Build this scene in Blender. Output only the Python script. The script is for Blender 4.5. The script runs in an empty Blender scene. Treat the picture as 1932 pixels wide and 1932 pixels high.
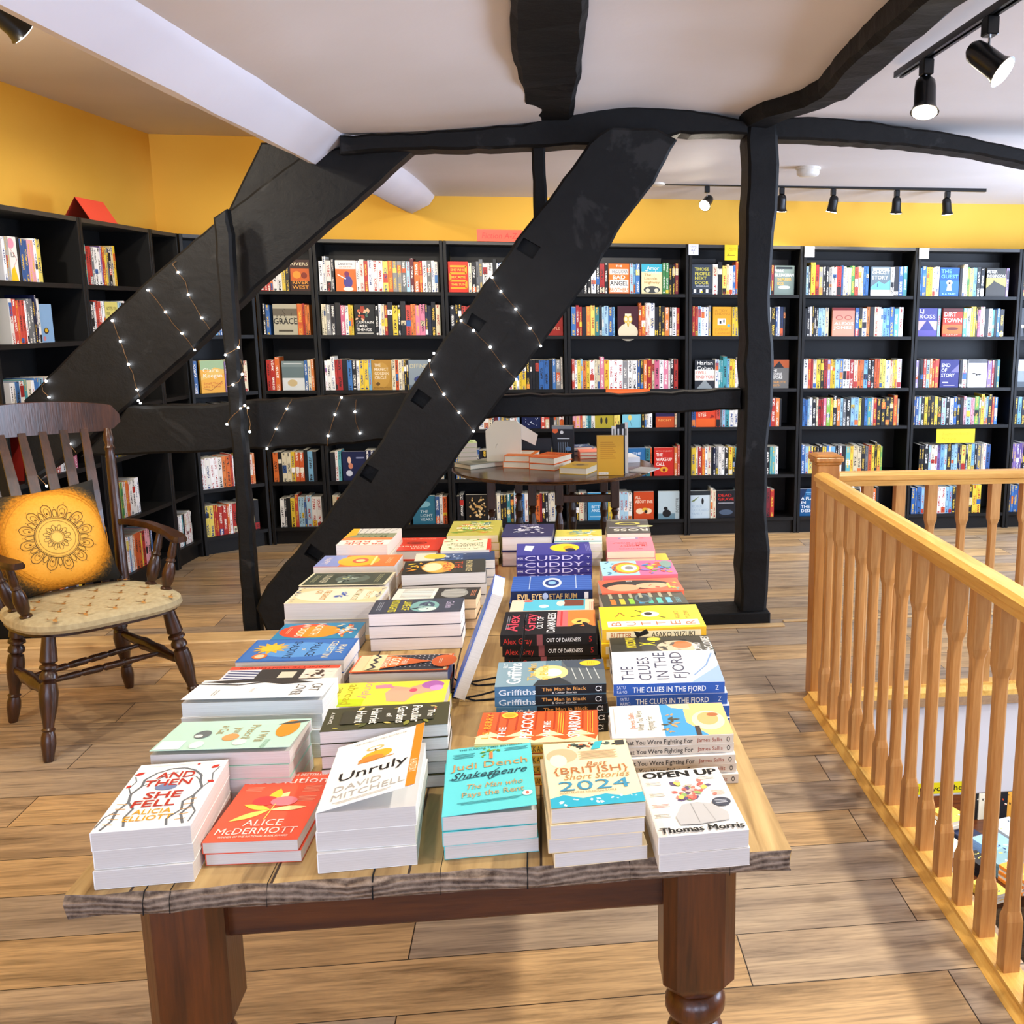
import bpy, math, random
from math import sin, cos, pi, radians, hypot
from mathutils import Vector, Matrix
from mathutils.geometry import tessellate_polygon
rnd = random.Random(11)
S = bpy.context.scene
COL = S.collection

# ------------------------------------------------------------------ camera
CX, FPX, PITCH, ROLL, PH, CAMH = 1288.0, 1941.49, 0.19159, 0.00576, radians(7.81), 1.55
def _rot(v): return Vector((v[0]*cos(PH)+v[1]*sin(PH), -v[0]*sin(PH)+v[1]*cos(PH), v[2]))
_F = _rot((0, cos(PITCH), -sin(PITCH))); _D0 = _rot((0, -sin(PITCH), -cos(PITCH))); _X = _rot((1, 0, 0))
_R = _X*cos(ROLL)-_D0*sin(ROLL); _D = _X*sin(ROLL)+_D0*cos(ROLL)
CAMP = Vector((0, 0, CAMH))
cam = bpy.data.cameras.new('camera'); camo = bpy.data.objects.new('camera', cam); COL.objects.link(camo)
cam.sensor_width = 36; cam.sensor_fit = 'HORIZONTAL'; cam.lens = 36*FPX/1932; cam.shift_x = -(CX-966)/1932
cam.clip_start = .02; cam.clip_end = 100
camo.matrix_world = Matrix(((_R.x, -_D.x, -_F.x, 0), (_R.y, -_D.y, -_F.y, 0), (_R.z, -_D.z, -_F.z, CAMH), (0, 0, 0, 1)))
S.camera = camo
def ray(u, v): return _F+_R*((u-CX)/FPX)+_D*((v-966)/FPX)
def atz(u, v, z): d = ray(u, v); return CAMP+d*((z-CAMH)/d.z)      # point of height z seen there when the room was measured
def aty(u, v, y): d = ray(u, v); return CAMP+d*(y/d.y)
def atp(u, v, p, n): d = ray(u, v); return CAMP+d*((Vector(p)-CAMP).dot(Vector(n))/d.dot(Vector(n)))
def proj(P):
    d = Vector(P)-CAMP; z = d.dot(_F); return CX+FPX*d.dot(_R)/z, 966+FPX*d.dot(_D)/z

# ------------------------------------------------------------------ world, daylight, exposure
W = bpy.data.worlds.new('world'); S.world = W; W.use_nodes = True
bg = W.node_tree.nodes['Background']; bg.inputs[0].default_value = (.72, .80, 1, 1); bg.inputs[1].default_value = 1.6
def area(name, loc, aim, sx, sy, power, col):
    l = bpy.data.lights.new(name, 'AREA'); l.shape = 'RECTANGLE'; l.size = sx; l.size_y = sy; l.energy = power; l.color = col
    o = bpy.data.objects.new(name, l); COL.objects.link(o); o.location = loc
    o.rotation_euler = (Vector(aim)-Vector(loc)).to_track_quat('-Z', 'Y').to_euler(); return o
# daylight coming in through the three street windows behind the photographer and the one over the stairs
for wx in (-2.1, -.1, 1.9):
    area('window_daylight', (wx, -2.22, 1.5), (wx, 3, 1.15), 1.2, 1.25, 22, (.58, .71, 1))
area('stairwell_daylight', (4.12, 2.2, 1.45), (1, 3.6, .7), 1.6, 1.2, 80, (.62, .75, 1))
area('back_window_daylight', (4.12, 5.6, 1.5), (1.5, 6.0, 1.6), 1.3, 1.2, 58, (.60, .74, 1))
area('downstairs_lighting', (2.6, 5.6, -.56), (2.6, 5.6, -3), 1.8, 2.2, 42, (1, .97, .93))
S.view_settings.view_transform = 'Standard'; S.view_settings.look = 'None'
S.view_settings.exposure = 0.82; S.view_settings.gamma = 1; S.view_settings.use_curve_mapping = False
S.cycles.use_denoising = True
S.cycles.max_bounces = 7; S.cycles.diffuse_bounces = 5; S.cycles.sample_clamp_indirect = 6
SPOTS_WARM = (1, .91, .78)
def spot(loc, aim, power, deg=70, col=SPOTS_WARM, blend=.6, r=.03):
    l = bpy.data.lights.new('spot_bulb_or_fill', 'SPOT'); l.energy = power; l.spot_size = radians(deg); l.spot_blend = blend
    l.color = col; l.shadow_soft_size = r
    o = bpy.data.objects.new('spot_bulb_or_fill', l); COL.objects.link(o); o.location = loc
    o.rotation_euler = (Vector(aim)-Vector(loc)).to_track_quat('-Z', 'Y').to_euler(); return o

# ------------------------------------------------------------------ colours and materials
def c(h):
    if not isinstance(h, str): return h
    h = h.lstrip('#'); r = [int(h[i:i+2], 16)/255 for i in (0, 2, 4)]
    return tuple((x/12.92 if x <= .04045 else ((x+.055)/1.055)**2.4) for x in r)+(1,)
class NT:
    def __init__(s, name, rough=.5, metal=0., spec=.5):
        s.m = bpy.data.materials.new(name); s.m.use_nodes = True; s.t = s.m.node_tree; s.b = s.t.nodes['Principled BSDF']
        s.b.inputs['Roughness'].default_value = rough; s.b.inputs['Metallic'].default_value = metal
        s.b.inputs['Specular IOR Level'].default_value = spec
    def n(s, typ, **k):
        x = s.t.nodes.new(typ)
        for a, v in k.items():
            if a.startswith('i_'): x.inputs[int(a[2:]) if a[2:].isdigit() else a[2:]].default_value = v
            else: setattr(x, a, v)
        return x
    def l(s, a, b): s.t.links.new(a, b)
    def coords(s, scale=(1, 1, 1), loc=(0, 0, 0), rot=(0, 0, 0), out='Object'):
        tc = s.n('ShaderNodeTexCoord'); mp = s.n('ShaderNodeMapping'); s.l(tc.outputs[out], mp.inputs[0])
        mp.inputs['Scale'].default_value = scale; mp.inputs['Location'].default_value = loc; mp.inputs['Rotation'].default_value = rot
        return mp.outputs[0]
    def noise(s, vec, scale, detail=3, rough=.5, dist=0):
        x = s.n('ShaderNodeTexNoise'); x.inputs['Scale'].default_value = scale; x.inputs['Detail'].default_value = detail
        x.inputs['Roughness'].default_value = rough; x.inputs['Distortion'].default_value = dist; s.l(vec, x.inputs['Vector']); return x.outputs['Fac']
    def ramp(s, fac, stops):
        x = s.n('ShaderNodeValToRGB'); e = x.color_ramp.elements
        while len(e) < len(stops): e.new(.5)
        for i, (p, cc) in enumerate(stops): e[i].position = p; e[i].color = c(cc)
        s.l(fac, x.inputs[0]); return x.outputs[0]
    def mix(s, fac, a, b, mode='MIX'):
        x = s.n('ShaderNodeMix', data_type='RGBA', blend_type=mode)
        for sock, v in ((x.inputs[0], fac), (x.inputs[6], a), (x.inputs[7], b)):
            if hasattr(v, 'links') or hasattr(v, 'is_linked'): s.l(v, sock)
            else: sock.default_value = v if not isinstance(v, str) else c(v)
        return x.outputs[2]
    def bump(s, h, strength=.3, dist=.01):
        x = s.n('ShaderNodeBump'); x.inputs['Strength'].default_value = strength; x.inputs['Distance'].default_value = dist
        s.l(h, x.inputs['Height']); s.l(x.outputs[0], s.b.inputs['Normal'])
    def color(s, v):
        if isinstance(v, str) or isinstance(v, tuple): s.b.inputs['Base Color'].default_value = c(v)
        else: s.l(v, s.b.inputs['Base Color'])
M = {}
def plain(name, col, rough=.5, metal=0., spec=.5, bump=0, bs=40):
    t = NT(name, rough, metal, spec)
    v = t.coords(); nz = t.noise(v, bs, 4)
    cc = c(col); dk = tuple(x*.86 for x in cc[:3])+(1,)
    t.color(t.ramp(nz, [(.3, dk), (.7, cc)]))
    if bump: t.bump(nz, bump, .004)
    M[name] = t.m; return t.m
def wood(name, dark, light, axis=0, rough=.45, scale=1., spec=.5, knots=False, bump=.12, lo=.32, hi=.68):
    t = NT(name, rough, 0, spec); sc = [14, 14, 14]; sc[axis] = 1.1
    v = t.coords([x*scale for x in sc]); nz = t.noise(v, 2.6, 6, .6, .8)
    v2 = t.coords([x*scale*5 for x in sc]); n2 = t.noise(v2, 3, 2)
    col = t.ramp(nz, [(lo, dark), (hi, light)])
    col = t.mix(.25, col, t.ramp(n2, [(.35, dark), (.65, light)]))
    if knots:
        sv = [3, 3, 3]; sv[axis] = 1.2
        k = t.noise(t.coords([x*scale for x in sv], (3, 1, 2)), 2.2, 1)
        col = t.mix(t.ramp(k, [(.67, '#000000'), (.72, '#ffffff')]), col, dark)
    t.color(col); t.bump(n2, bump, .003); M[name] = t.m; return t.m
def vcol(name, rough=.45, spec=.5, ink=False, pages=False):
    t = NT(name, rough, 0, spec); a = t.n('ShaderNodeVertexColor', layer_name='Col'); col = a.outputs[0]
    if ink:   # spine lettering: vertical rows of small marks in the title and author zones
        a2 = t.n('ShaderNodeVertexColor', layer_name='Ink'); uv = t.n('ShaderNodeUVMap', uv_map='UVMap')
        sp = t.n('ShaderNodeSeparateXYZ'); t.l(uv.outputs[0], sp.inputs[0])
        mp = t.n('ShaderNodeMapping'); mp.inputs['Scale'].default_value = (3.0, 34, 1); t.l(uv.outputs[0], mp.inputs[0])
        geo = t.n('ShaderNodeNewGeometry')
        vo = t.n('ShaderNodeTexNoise', noise_dimensions='3D'); vo.inputs['Scale'].default_value = 1.0; vo.inputs['Detail'].default_value = 1
        t.l(mp.outputs[0], vo.inputs['Vector'])
        gt = t.n('ShaderNodeMath', operation='GREATER_THAN', i_1=.5); t.l(vo.outputs['Fac'], gt.inputs[0])
        ce = t.n('ShaderNodeMath', operation='PINGPONG', i_1=1.0); t.l(sp.outputs[0], ce.inputs[0])
        ab = t.n('ShaderNodeMath', operation='SUBTRACT', i_1=.5); t.l(ce.outputs[0], ab.inputs[0])
        ab2 = t.n('ShaderNodeMath', operation='ABSOLUTE'); t.l(ab.outputs[0], ab2.inputs[0])
        lt = t.n('ShaderNodeMath', operation='LESS_THAN', i_1=.27); t.l(ab2.outputs[0], lt.inputs[0])
        zn = t.n('ShaderNodeMath', operation='SINE'); zm = t.n('ShaderNodeMath', operation='MULTIPLY', i_1=11.0); t.l(sp.outputs[1], zm.inputs[0]); t.l(zm.outputs[0], zn.inputs[0])
        z2 = t.n('ShaderNodeMath', operation='GREATER_THAN', i_1=-.45); t.l(zn.outputs[0], z2.inputs[0])
        m1 = t.n('ShaderNodeMath', operation='MULTIPLY'); t.l(gt.outputs[0], m1.inputs[0]); t.l(lt.outputs[0], m1.inputs[1])
        m2 = t.n('ShaderNodeMath', operation='MULTIPLY'); t.l(m1.outputs[0], m2.inputs[0]); t.l(z2.outputs[0], m2.inputs[1])
        col = t.mix(m2.outputs[0], col, a2.outputs[0])
    if pages:
        v = t.coords((3, 3, 900)); nz = t.noise(v, 1.0, 3, .7)
        col = t.mix(t.ramp(nz, [(.25, '#000000'), (.6, '#ffffff')]), t.mix(.8, col, (.62, .59, .54, 1), 'MULTIPLY'), col)
        col = t.mix(.55, a.outputs[0], col); t.bump(nz, .25, .001)
    t.color(col); M[name] = t.m; return t.m
vcol('print', .42, .35); vcol('spine_print', .4, .4, ink=True); vcol('paper', .85, .2, pages=True)
plain('black_case', '#121110', .5, 0, .3, bs=8); plain('case_edge', '#33312e', .45, 0, .5, bs=9)
plain('iron', '#0c0b0b', .35, .6); plain('black_metal', '#121212', .3, .3, .6); plain('chrome', '#b8b8b8', .2, 1)
plain('white_plastic', '#e8e4da', .4); plain('copper_wire', '#8a6a44', .35, .7)
wood('dark_oak', '#180b05', '#4a2812', 2, .28, 1, .6); wood('mahogany', '#331605', '#68340e', 2, .3, .8, .6, knots=True)
wood('mahogany_rail', '#32110500'[:7], '#5c2e0c', 0, .34, .8, .5); wood('round_oak', '#1d0d06', '#6b4020', 0, .16, 1, .7)
wood('pine', '#a86c34', '#cd9a5c', 2, .32, .9, .5, knots=True); wood('pine_rail', '#cf9440', '#efc268', 1, .3, .8, .5); wood('pine_railx', '#c48a3e', '#e4b062', 0, .3, .8, .5)
wood('sill_wood', '#b58f5c', '#dcbd88', 0, .5, .7)
wood('newel_pine', '#9c6026', '#c08644', 2, .35, .7, .5, knots=True)
def mk_emit(name, col, st):
    t = NT(name); t.b.inputs['Emission Color'].default_value = c(col); t.b.inputs['Emission Strength'].default_value = st; t.color(col); M[name] = t.m
mk_emit('lamp_glow', '#fff0d0', 28); mk_emit('fairy_glow', '#f4f8ff', 38)
def timber_mat():
    t = NT('black_timber', .6, 0, .25)
    v = t.coords((1, 1, 1)); n1 = t.noise(v, 3.2, 5, .6, .4); n2 = t.noise(t.coords((9, 9, 9)), 1.6, 6, .65, .3)
    base = t.ramp(n2, [(.3, '#070707'), (.7, '#0f0f0f')])
    worn = t.mix(.5, base, '#484848')
    t.color(t.mix(t.ramp(n1, [(.62, '#000000'), (.66, '#b0b0b0')]), base, worn))
    t.bump(n2, .35, .012); M['timber'] = t.m
    t = NT('timber_crack', .9); t.color('#020202'); M['crack'] = t.m
timber_mat()
def wall_mats():
    for nm, col, col2 in (('yellow_paint', '#f3bf4c', '#efb742'), ('white_paint', '#e2dcd9', '#dad3ce'), ('beam_paint', '#eceaf0', '#e2dfe6')):
        t = NT(nm, .75, 0, .3); nz = t.noise(t.coords(), 1.2, 3); n2 = t.noise(t.coords(), 26, 5)
        t.color(t.ramp(nz, [(.35, col2), (.65, col)])); t.bump(n2, .12, .006); M[nm] = t.m
wall_mats()
def floor_mat():
    t = NT('laminate_floor', .36, 0, .4)
    v = t.coords((1, 1, 1), (.35, -3.758+.2055*20, 0))
    br = t.n('ShaderNodeTexBrick', offset=.37, offset_frequency=2)
    for k, val in (('Scale', 1), ('Mortar Size', .0016), ('Mortar Smooth', .1), ('Bias', 0), ('Brick Width', 1.29), ('Row Height', .2055)): br.inputs[k].default_value = val
    br.inputs['Color1'].default_value = (0, 0, 0, 1); br.inputs['Color2'].default_value = (1, 1, 1, 1); br.inputs['Mortar'].default_value = (0, 0, 0, 1)
    t.l(v, br.inputs['Vector'])
    # per-plank shift of the grain
    ad = t.n('ShaderNodeVectorMath', operation='MULTIPLY_ADD'); t.l(br.outputs['Color'], ad.inputs[0]); ad.inputs[1].default_value = (7, 5, 3)
    t.l(t.coords((1.3, 11, 1)), ad.inputs[2])
    g1 = t.n('ShaderNodeTexNoise'); g1.inputs['Scale'].default_value = 1.25; g1.inputs['Detail'].default_value = 7; g1.inputs['Distortion'].default_value = .9; g1.inputs['Roughness'].default_value = .62
    t.l(ad.outputs[0], g1.inputs['Vector'])
    col = t.ramp(g1.outputs[0], [(.28, '#6e553b'), (.40, '#a5855c'), (.55, '#c8a372'), (.72, '#dab47e')])
    grey = t.ramp(g1.outputs[0], [(.28, '#665646'), (.45, '#a18c74'), (.7, '#c0a888')])
    col = t.mix(t.ramp(br.outputs['Color'], [(.2, '#000000'), (.75, '#ffffff')]), col, grey)
    fine = t.noise(t.coords((6, 110, 1)), 1.0, 3, .6)
    col = t.mix(.5, col, t.ramp(fine, [(.3, '#7c7c7c'), (.55, '#ffffff')]), 'MULTIPLY')
    sv = t.coords((2.2, 4.4, 1), (0.3, .2, 0)); kn = t.noise(sv, 1.3, 2, .5, .5)
    col = t.mix(t.ramp(kn, [(.70, '#000000'), (.75, '#999999')]), col, '#4a3828')
    col = t.mix(br.outputs['Fac'], col, '#2a1e14')
    t.color(col); t.bump(fine, .05, .002); M['floor'] = t.m
floor_mat()
def top_mats():
    t = NT('table_top_wood', .5, 0, .35)
    br = t.n('ShaderNodeTexBrick', offset=0)
    for k, val in (('Scale', 1), ('Mortar Size', .002), ('Brick Width', 50), ('Row Height', .19)): br.inputs[k].default_value = val
    br.inputs['Color1'].default_value = (0, 0, 0, 1); br.inputs['Color2'].default_value = (1, 1, 1, 1)
    t.l(t.coords((1, 1, 1), (0.02, 20, 0), (0, 0, pi/2)), br.inputs['Vector'])
    ad = t.n('ShaderNodeVectorMath', operation='MULTIPLY_ADD'); t.l(br.outputs['Color'], ad.inputs[0]); ad.inputs[1].default_value = (5, 5, 3); t.l(t.coords((16, 1.2, 1)), ad.inputs[2])
    g = t.n('ShaderNodeTexNoise'); g.inputs['Scale'].default_value = 1.6; g.inputs['Detail'].default_value = 6; g.inputs['Distortion'].default_value = 1.2; t.l(ad.outputs[0], g.inputs['Vector'])
    col = t.ramp(g.outputs[0], [(.3, '#86683c'), (.5, '#b0905c'), (.7, '#c4a670')])
    col = t.mix(br.outputs['Fac'], col, '#3c2a18'); t.color(col); t.bump(g.outputs[0], .2, .004); M['table_top'] = t.m
    t = NT('table_end_grain', .8, 0, .2)
    wv = t.n('ShaderNodeTexWave', wave_type='RINGS', rings_direction='Y'); wv.inputs['Scale'].default_value = 34; wv.inputs['Distortion'].default_value = 2.4; wv.inputs['Detail'].default_value = 3; wv.inputs['Detail Scale'].default_value = 1.1
    v = t.n('ShaderNodeTexCoord'); sx = t.n('ShaderNodeSeparateXYZ'); t.l(v.outputs['Object'], sx.inputs[0])
    pp = t.n('ShaderNodeMath', operation='PINGPONG', i_1=.135); t.l(sx.outputs[0], pp.inputs[0]); cb = t.n('ShaderNodeCombineXYZ'); t.l(pp.outputs[0], cb.inputs[0])
    az = t.n('ShaderNodeMath', operation='ADD', i_1=.085); t.l(sx.outputs[2], az.inputs[0]); t.l(az.outputs[0], cb.inputs[2]); t.l(cb.outputs[0], wv.inputs['Vector'])
    nz = t.noise(t.coords((1, 1, 1)), 60, 4, .7)
    col = t.ramp(wv.outputs['Fac'], [(.15, '#4a3b31'), (.5, '#836e5d'), (.95, '#a5917e')])
    col = t.mix(.5, col, t.ramp(nz, [(.35, '#40322a'), (.65, '#a08d7b')])); t.color(col); t.bump(wv.outputs['Fac'], .5, .004); M['end_grain'] = t.m
top_mats()
def fabric_mats():
    t = NT('seat_fabric', .9, 0, .2); n1 = t.noise(t.coords(), 55, 2); t.color(t.ramp(n1, [(.3, '#a89a78'), (.7, '#b8ab88')])); t.bump(n1, .1, .002); M['seat_fabric'] = t.m
fabric_mats()

# ------------------------------------------------------------------ mesh builder
ID = Matrix.Identity(4)
class MB:
    def __init__(s, col='#888888'): s.v = []; s.f = []; s.c = []; s.i = []; s.m = []; s.uv = []; s.col = col; s.T = None; s.mat = 0
    def face(s, pts, col=None, mat=None, uv=None, ink=None):
        n = len(s.v)
        for p in pts: s.v.append(tuple(s.T @ Vector(p)) if s.T else tuple(p))
        s.f.append(tuple(range(n, n+len(pts)))); k = c(col or s.col); s.c.append(k); s.i.append(c(ink) if ink else k); s.m.append(s.mat if mat is None else mat); s.uv.append(uv)
    def box(s, x0, x1, y0, y1, z0, z1, col=None, mat=None):
        a = [(x0, y0, z0), (x1, y0, z0), (x1, y1, z0), (x0, y1, z0), (x0, y0, z1), (x1, y0, z1), (x1, y1, z1), (x0, y1, z1)]
        for q in ((3, 2, 1, 0), (4, 5, 6, 7), (0, 1, 5, 4), (1, 2, 6, 5), (2, 3, 7, 6), (3, 0, 4, 7)): s.face([a[i] for i in q], col, mat)
    def cbox(s, x0, x1, y0, y1, z0, z1, b, col=None, mat=None):      # box with chamfered vertical and top edges
        lo = [(x0, y0), (x1, y0), (x1, y1), (x0, y1)]
        def ring(i, z, e):
            X0, X1, Y0, Y1 = x0+i, x1-i, y0+i, y1-i
            return [(X0+e, Y0, z), (X1-e, Y0, z), (X1, Y0+e, z), (X1, Y1-e, z), (X1-e, Y1, z), (X0+e, Y1, z), (X0, Y1-e, z), (X0, Y0+e, z)]
        R = [ring(b, z0, b), ring(0, z0+b, b), ring(0, z1-b, b), ring(b, z1, b)]; s.rings(R, True, col, mat)
    def rings(s, R, caps=True, col=None, mat=None, closed=True):
        n = len(R[0])
        for a, b in zip(R, R[1:]):
            for i in range(n if closed else n-1):
                j = (i+1) % n; s.face([a[i], a[j], b[j], b[i]], col, mat)
        if caps: s.face(R[0][::-1], col, mat); s.face(R[-1], col, mat)
    def tube(s, pts, r, n=8, col=None, mat=None, caps=True):
        pts = [Vector(p) for p in pts]; R = []; up = None
        rr = r if isinstance(r, (list, tuple)) else [r]*len(pts)
        for i, p in enumerate(pts):
            d = (pts[min(i+1, len(pts)-1)]-pts[max(i-1, 0)]).normalized()
            if up is None: up = d.orthogonal().normalized()
            up = (up-d*up.dot(d)).normalized(); sd = d.cross(up)
            R.append([tuple(p+(up*cos(2*pi*k/n)+sd*sin(2*pi*k/n))*rr[i]) for k in range(n)])
        s.rings(R, caps, col, mat)
    def turned(s, a, b, prof, n=16, col=None, mat=None):             # lathe between two points; prof = [(t, radius)]
        a = Vector(a); b = Vector(b); s.tube([a+(b-a)*t for t, _ in prof], [q for _, q in prof], n, col, mat)
    def ball(s, p, r, n=8, col=None, mat=None):
        p = Vector(p); R = [[tuple(p+Vector((cos(2*pi*k/n)*sin(pi*j/(n//2))*r, sin(2*pi*k/n)*sin(pi*j/(n//2))*r, -cos(pi*j/(n//2))*r))) for k in range(n)] for j in range(1, n//2)]; s.rings(R, True, col, mat)
    def build(s, name, mats, parent=None, smooth=False, bevel=0, merge=False):
        me = bpy.data.meshes.new(name); me.from_pydata(s.v, [], s.f)
        for m in (mats if isinstance(mats, (list, tuple)) else [mats]): me.materials.append(M[m])
        me.polygons.foreach_set('material_index', s.m)
        tot = sum(len(f) for f in s.f)
        a = me.color_attributes.new('Col', 'FLOAT_COLOR', 'CORNER'); buf = []
        for f, k in zip(s.f, s.c): buf += list(k)*len(f)
        a.data.foreach_set('color', buf)
        if any(u is not None for u in s.uv):
            a = me.color_attributes.new('Ink', 'FLOAT_COLOR', 'CORNER'); buf = []
            for f, k in zip(s.f, s.i): buf += list(k)*len(f)
            a.data.foreach_set('color', buf)
            u = me.uv_layers.new(name='UVMap'); buf = []
            for f, k in zip(s.f, s.uv):
                for q in (k if k else [(0, 0)]*len(f)): buf += [q[0], q[1]]
            u.data.foreach_set('uv', buf)
        if smooth:
            import bmesh
            bm = bmesh.new(); bm.from_mesh(me); bmesh.ops.remove_doubles(bm, verts=bm.verts, dist=1e-5)
            bmesh.ops.recalc_face_normals(bm, faces=bm.faces); bm.to_mesh(me); bm.free()
            for p_ in me.polygons: p_.use_smooth = True
            try: me.set_sharp_from_angle(angle=radians(38))
            except Exception: pass
        me.validate(); me.update()
        o = bpy.data.objects.new(name, me); COL.objects.link(o)
        if parent: o.parent = parent
        return o
def tag(o, label, cat, group=None, kind=None):
    if label: o['label'] = label
    if cat: o['category'] = cat
    if group: o['group'] = group
    if kind: o['kind'] = kind
    return o
def thing(name, label, cat, loc=(0, 0, 0), rot=(0, 0, 0), group=None):
    o = bpy.data.objects.new(name, None); COL.objects.link(o); o.location = loc; o.rotation_euler = rot; o.empty_display_size = .05
    return tag(o, label, cat, group)
def dup(root, label, loc, rz, group=None):
    r = root.copy(); COL.objects.link(r); r.location = loc; r.rotation_euler = (0, 0, rz); r['label'] = label
    if group: r['group'] = group
    for ch in list(root.children):
        k = ch.copy(); COL.objects.link(k); k.parent = r
    return r
def structure(o): o['kind'] = 'structure'; return o

# ------------------------------------------------------------------ lettering and cover art
_G = {}
def glyph(txt, bold=0., it=0.):
    key = (txt, bold, it)
    if key not in _G:
        cu = bpy.data.curves.new('t', 'FONT'); cu.body = txt; cu.size = 1; cu.resolution_u = 2; cu.offset = min(bold, .03)*.5; cu.shear = it
        ob = bpy.data.objects.new('t', cu); COL.objects.link(ob); dg = bpy.context.evaluated_depsgraph_get(); dg.update()
        me = bpy.data.meshes.new_from_object(ob.evaluated_get(dg)); V = [(v.co.x, v.co.y) for v in me.vertices]; Fc = [tuple(p.vertices) for p in me.polygons]
        bpy.data.objects.remove(ob); bpy.data.curves.remove(cu); bpy.data.meshes.remove(me)
        xs = [v[0] for v in V] or [0, 1]; ys = [v[1] for v in V] or [0, 1]
        _G[key] = (V, Fc, min(xs), max(xs), min(ys), max(ys))
    return _G[key]
class Frame:                                                          # a printed surface: u across, v up, n outwards, all in metres
    def __init__(s, o, u, v, w, h):
        s.o = Vector(o); s.u = Vector(u).normalized(); s.v = Vector(v).normalized(); s.n = s.u.cross(s.v); s.w = w; s.h = h
    def p(s, x, y, k): return tuple(s.o+s.u*(x*s.w)+s.v*(y*s.h)+s.n*(.00018+.000028*k))
def paint(mb, F, art, mat=0):
    k = 0
    for e in art:
        k += 1; t = e[0]
        if t == 'r': _, a, b, x, y, col = e; mb.face([F.p(a, b, k), F.p(x, b, k), F.p(x, y, k), F.p(a, y, k)], col, mat)
        elif t == 'e': _, a, b, rx, ry, col = e; mb.face([F.p(a+rx*cos(2*pi*i/22), b+ry*sin(2*pi*i/22), k) for i in range(22)], col, mat)
        elif t == 'p': mb.face([F.p(x, y, k) for x, y in e[1]], e[2], mat)
        elif t == 'l':                                               # line with a width (in fractions of the width)
            _, pts, w, col = e; asp = F.w/F.h
            for (a, b), (x, y) in zip(pts, pts[1:]):
                dx, dy = (x-a), (y-b)/asp; L = hypot(dx, dy) or 1; nx, ny = -dy/L*w/2, dx/L*w/2*asp
                mb.face([F.p(a-nx, b-ny, k), F.p(x-nx, y-ny, k), F.p(x+nx, y+ny, k), F.p(a+nx, b+ny, k)], col, mat)
        elif t == 'leaf':
            _, a, b, L, ang, fat, col = e; asp = F.w/F.h; P = []
            for i in range(7): q = i/6; P.append((q*L, sin(pi*q)*L*fat))
            for i in range(5, 0, -1): q = i/6; P.append((q*L, -sin(pi*q)*L*fat))
            mb.face([F.p(a+x*cos(ang)-y*sin(ang), b+(x*sin(ang)+y*cos(ang))*asp, k) for x, y in P], col, mat)
        elif t == 't':
            _, txt, cx, cy, h, col = e[:6]; o = e[6] if len(e) > 6 else {}
            V, Fc, x0, x1, y0, y1 = glyph(txt, o.get('b', 0), o.get('i', 0)); lines = txt.count('\n')+1
            sy = h*F.h/.72; tw = (x1-x0)*sy*.95/F.w; sx = sy*.95
            if 'w' in o: sx = o['w']*F.w/(x1-x0)
            ym = (y0+y1)/2 if lines > 1 else .36; xm = (x0+x1)/2; ro = o.get('rot', 0)
            base = F.o+F.u*(cx*F.w)+F.v*(cy*F.h)+F.n*(.00018+.000028*k)
            n0 = len(mb.v)
            for (x, y) in V:
                a, b = (x-xm)*sx, (y-ym)*sy
                if ro: a, b = a*cos(ro)-b*sin(ro), a*sin(ro)+b*cos(ro)
                q = base+F.u*a+F.v*b; mb.v.append(tuple(mb.T @ q) if mb.T else tuple(q))
            kk = c(col)
            for f in Fc: mb.f.append(tuple(n0+i for i in f)); mb.c.append(kk); mb.i.append(kk); mb.m.append(mat); mb.uv.append(None)
def scatter(seed, n, cols, box=(0, 0, 1, 1), L=(.08, .2), fat=.25):
    r = random.Random(seed); out = []
    for _ in range(n):
        l = r.uniform(*L); a = r.uniform(0, 2*pi); x = r.uniform(box[0]+l, box[2]-l) if box[2]-box[0] > 2*l else (box[0]+box[2])/2; y = r.uniform(box[1]+l*.7, box[3]-l*.7) if box[3]-box[1] > 1.4*l else (box[1]+box[3])/2
        out.append(('leaf', x, y, l, a, fat, r.choice(cols)))
    return out
def lines(cx, cy, n, w, col, gap=.02):                               # blurb lines too small to read
    return [('r', cx-w/2*(1-.12*(i % 2)), cy-i*gap, cx+w/2*(1-.12*(i % 2)), cy-i*gap+.007, col) for i in range(n)]

# ================================================================== the room
YB, YF, XR = 7.34, -2.3, 4.2
def lwx(y): return -2.466+(y-YB)*.104
HX0, HX1, HY0, HY1 = 1.135, 3.4, -1.6, 4.03          # stairwell opening
mb = MB()
def fl(x0, x1, y0, y1): mb.box(x0, x1, y0, y1, -.12, 0)
fl(-3.6, HX0, YF, YB); fl(HX0, XR, HY1, YB); fl(HX0, XR, YF, HY0); fl(HX1, XR, HY0, HY1)
structure(mb.build('floor', 'floor'))
mb = MB(); mb.face([(lwx(YF), YF, 0), (lwx(YB), YB, 0), (lwx(YB), YB, 2.85), (lwx(YF), YF, 2.85)])
mb.face([(lwx(YF)-.15, YF, 0), (lwx(YB)-.15, YB, 0), (lwx(YB)-.15, YB, 2.85), (lwx(YF)-.15, YF, 2.85)])
structure(mb.build('wall_left', 'yellow_paint'))
mb = MB(); mb.box(lwx(YB)-.1, XR, YB, YB+.15, 0, 2.85); structure(mb.build('wall_back', 'yellow_paint'))
mb = MB(); mb.box(XR, XR+.15, 4.1, 4.9, -.1, 2.85); mb.box(XR, XR+.15, 6.3, YB, -.1, 2.85); mb.box(XR, XR+.15, 4.9, 6.3, -.1, .85); mb.box(XR, XR+.15, 4.9, 6.3, 2.15, 2.85); mb.box(XR, XR+.15, YF, 4.1, 2.2, 2.85); mb.box(XR, XR+.15, YF, 4.1, -.1, .7)
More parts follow.
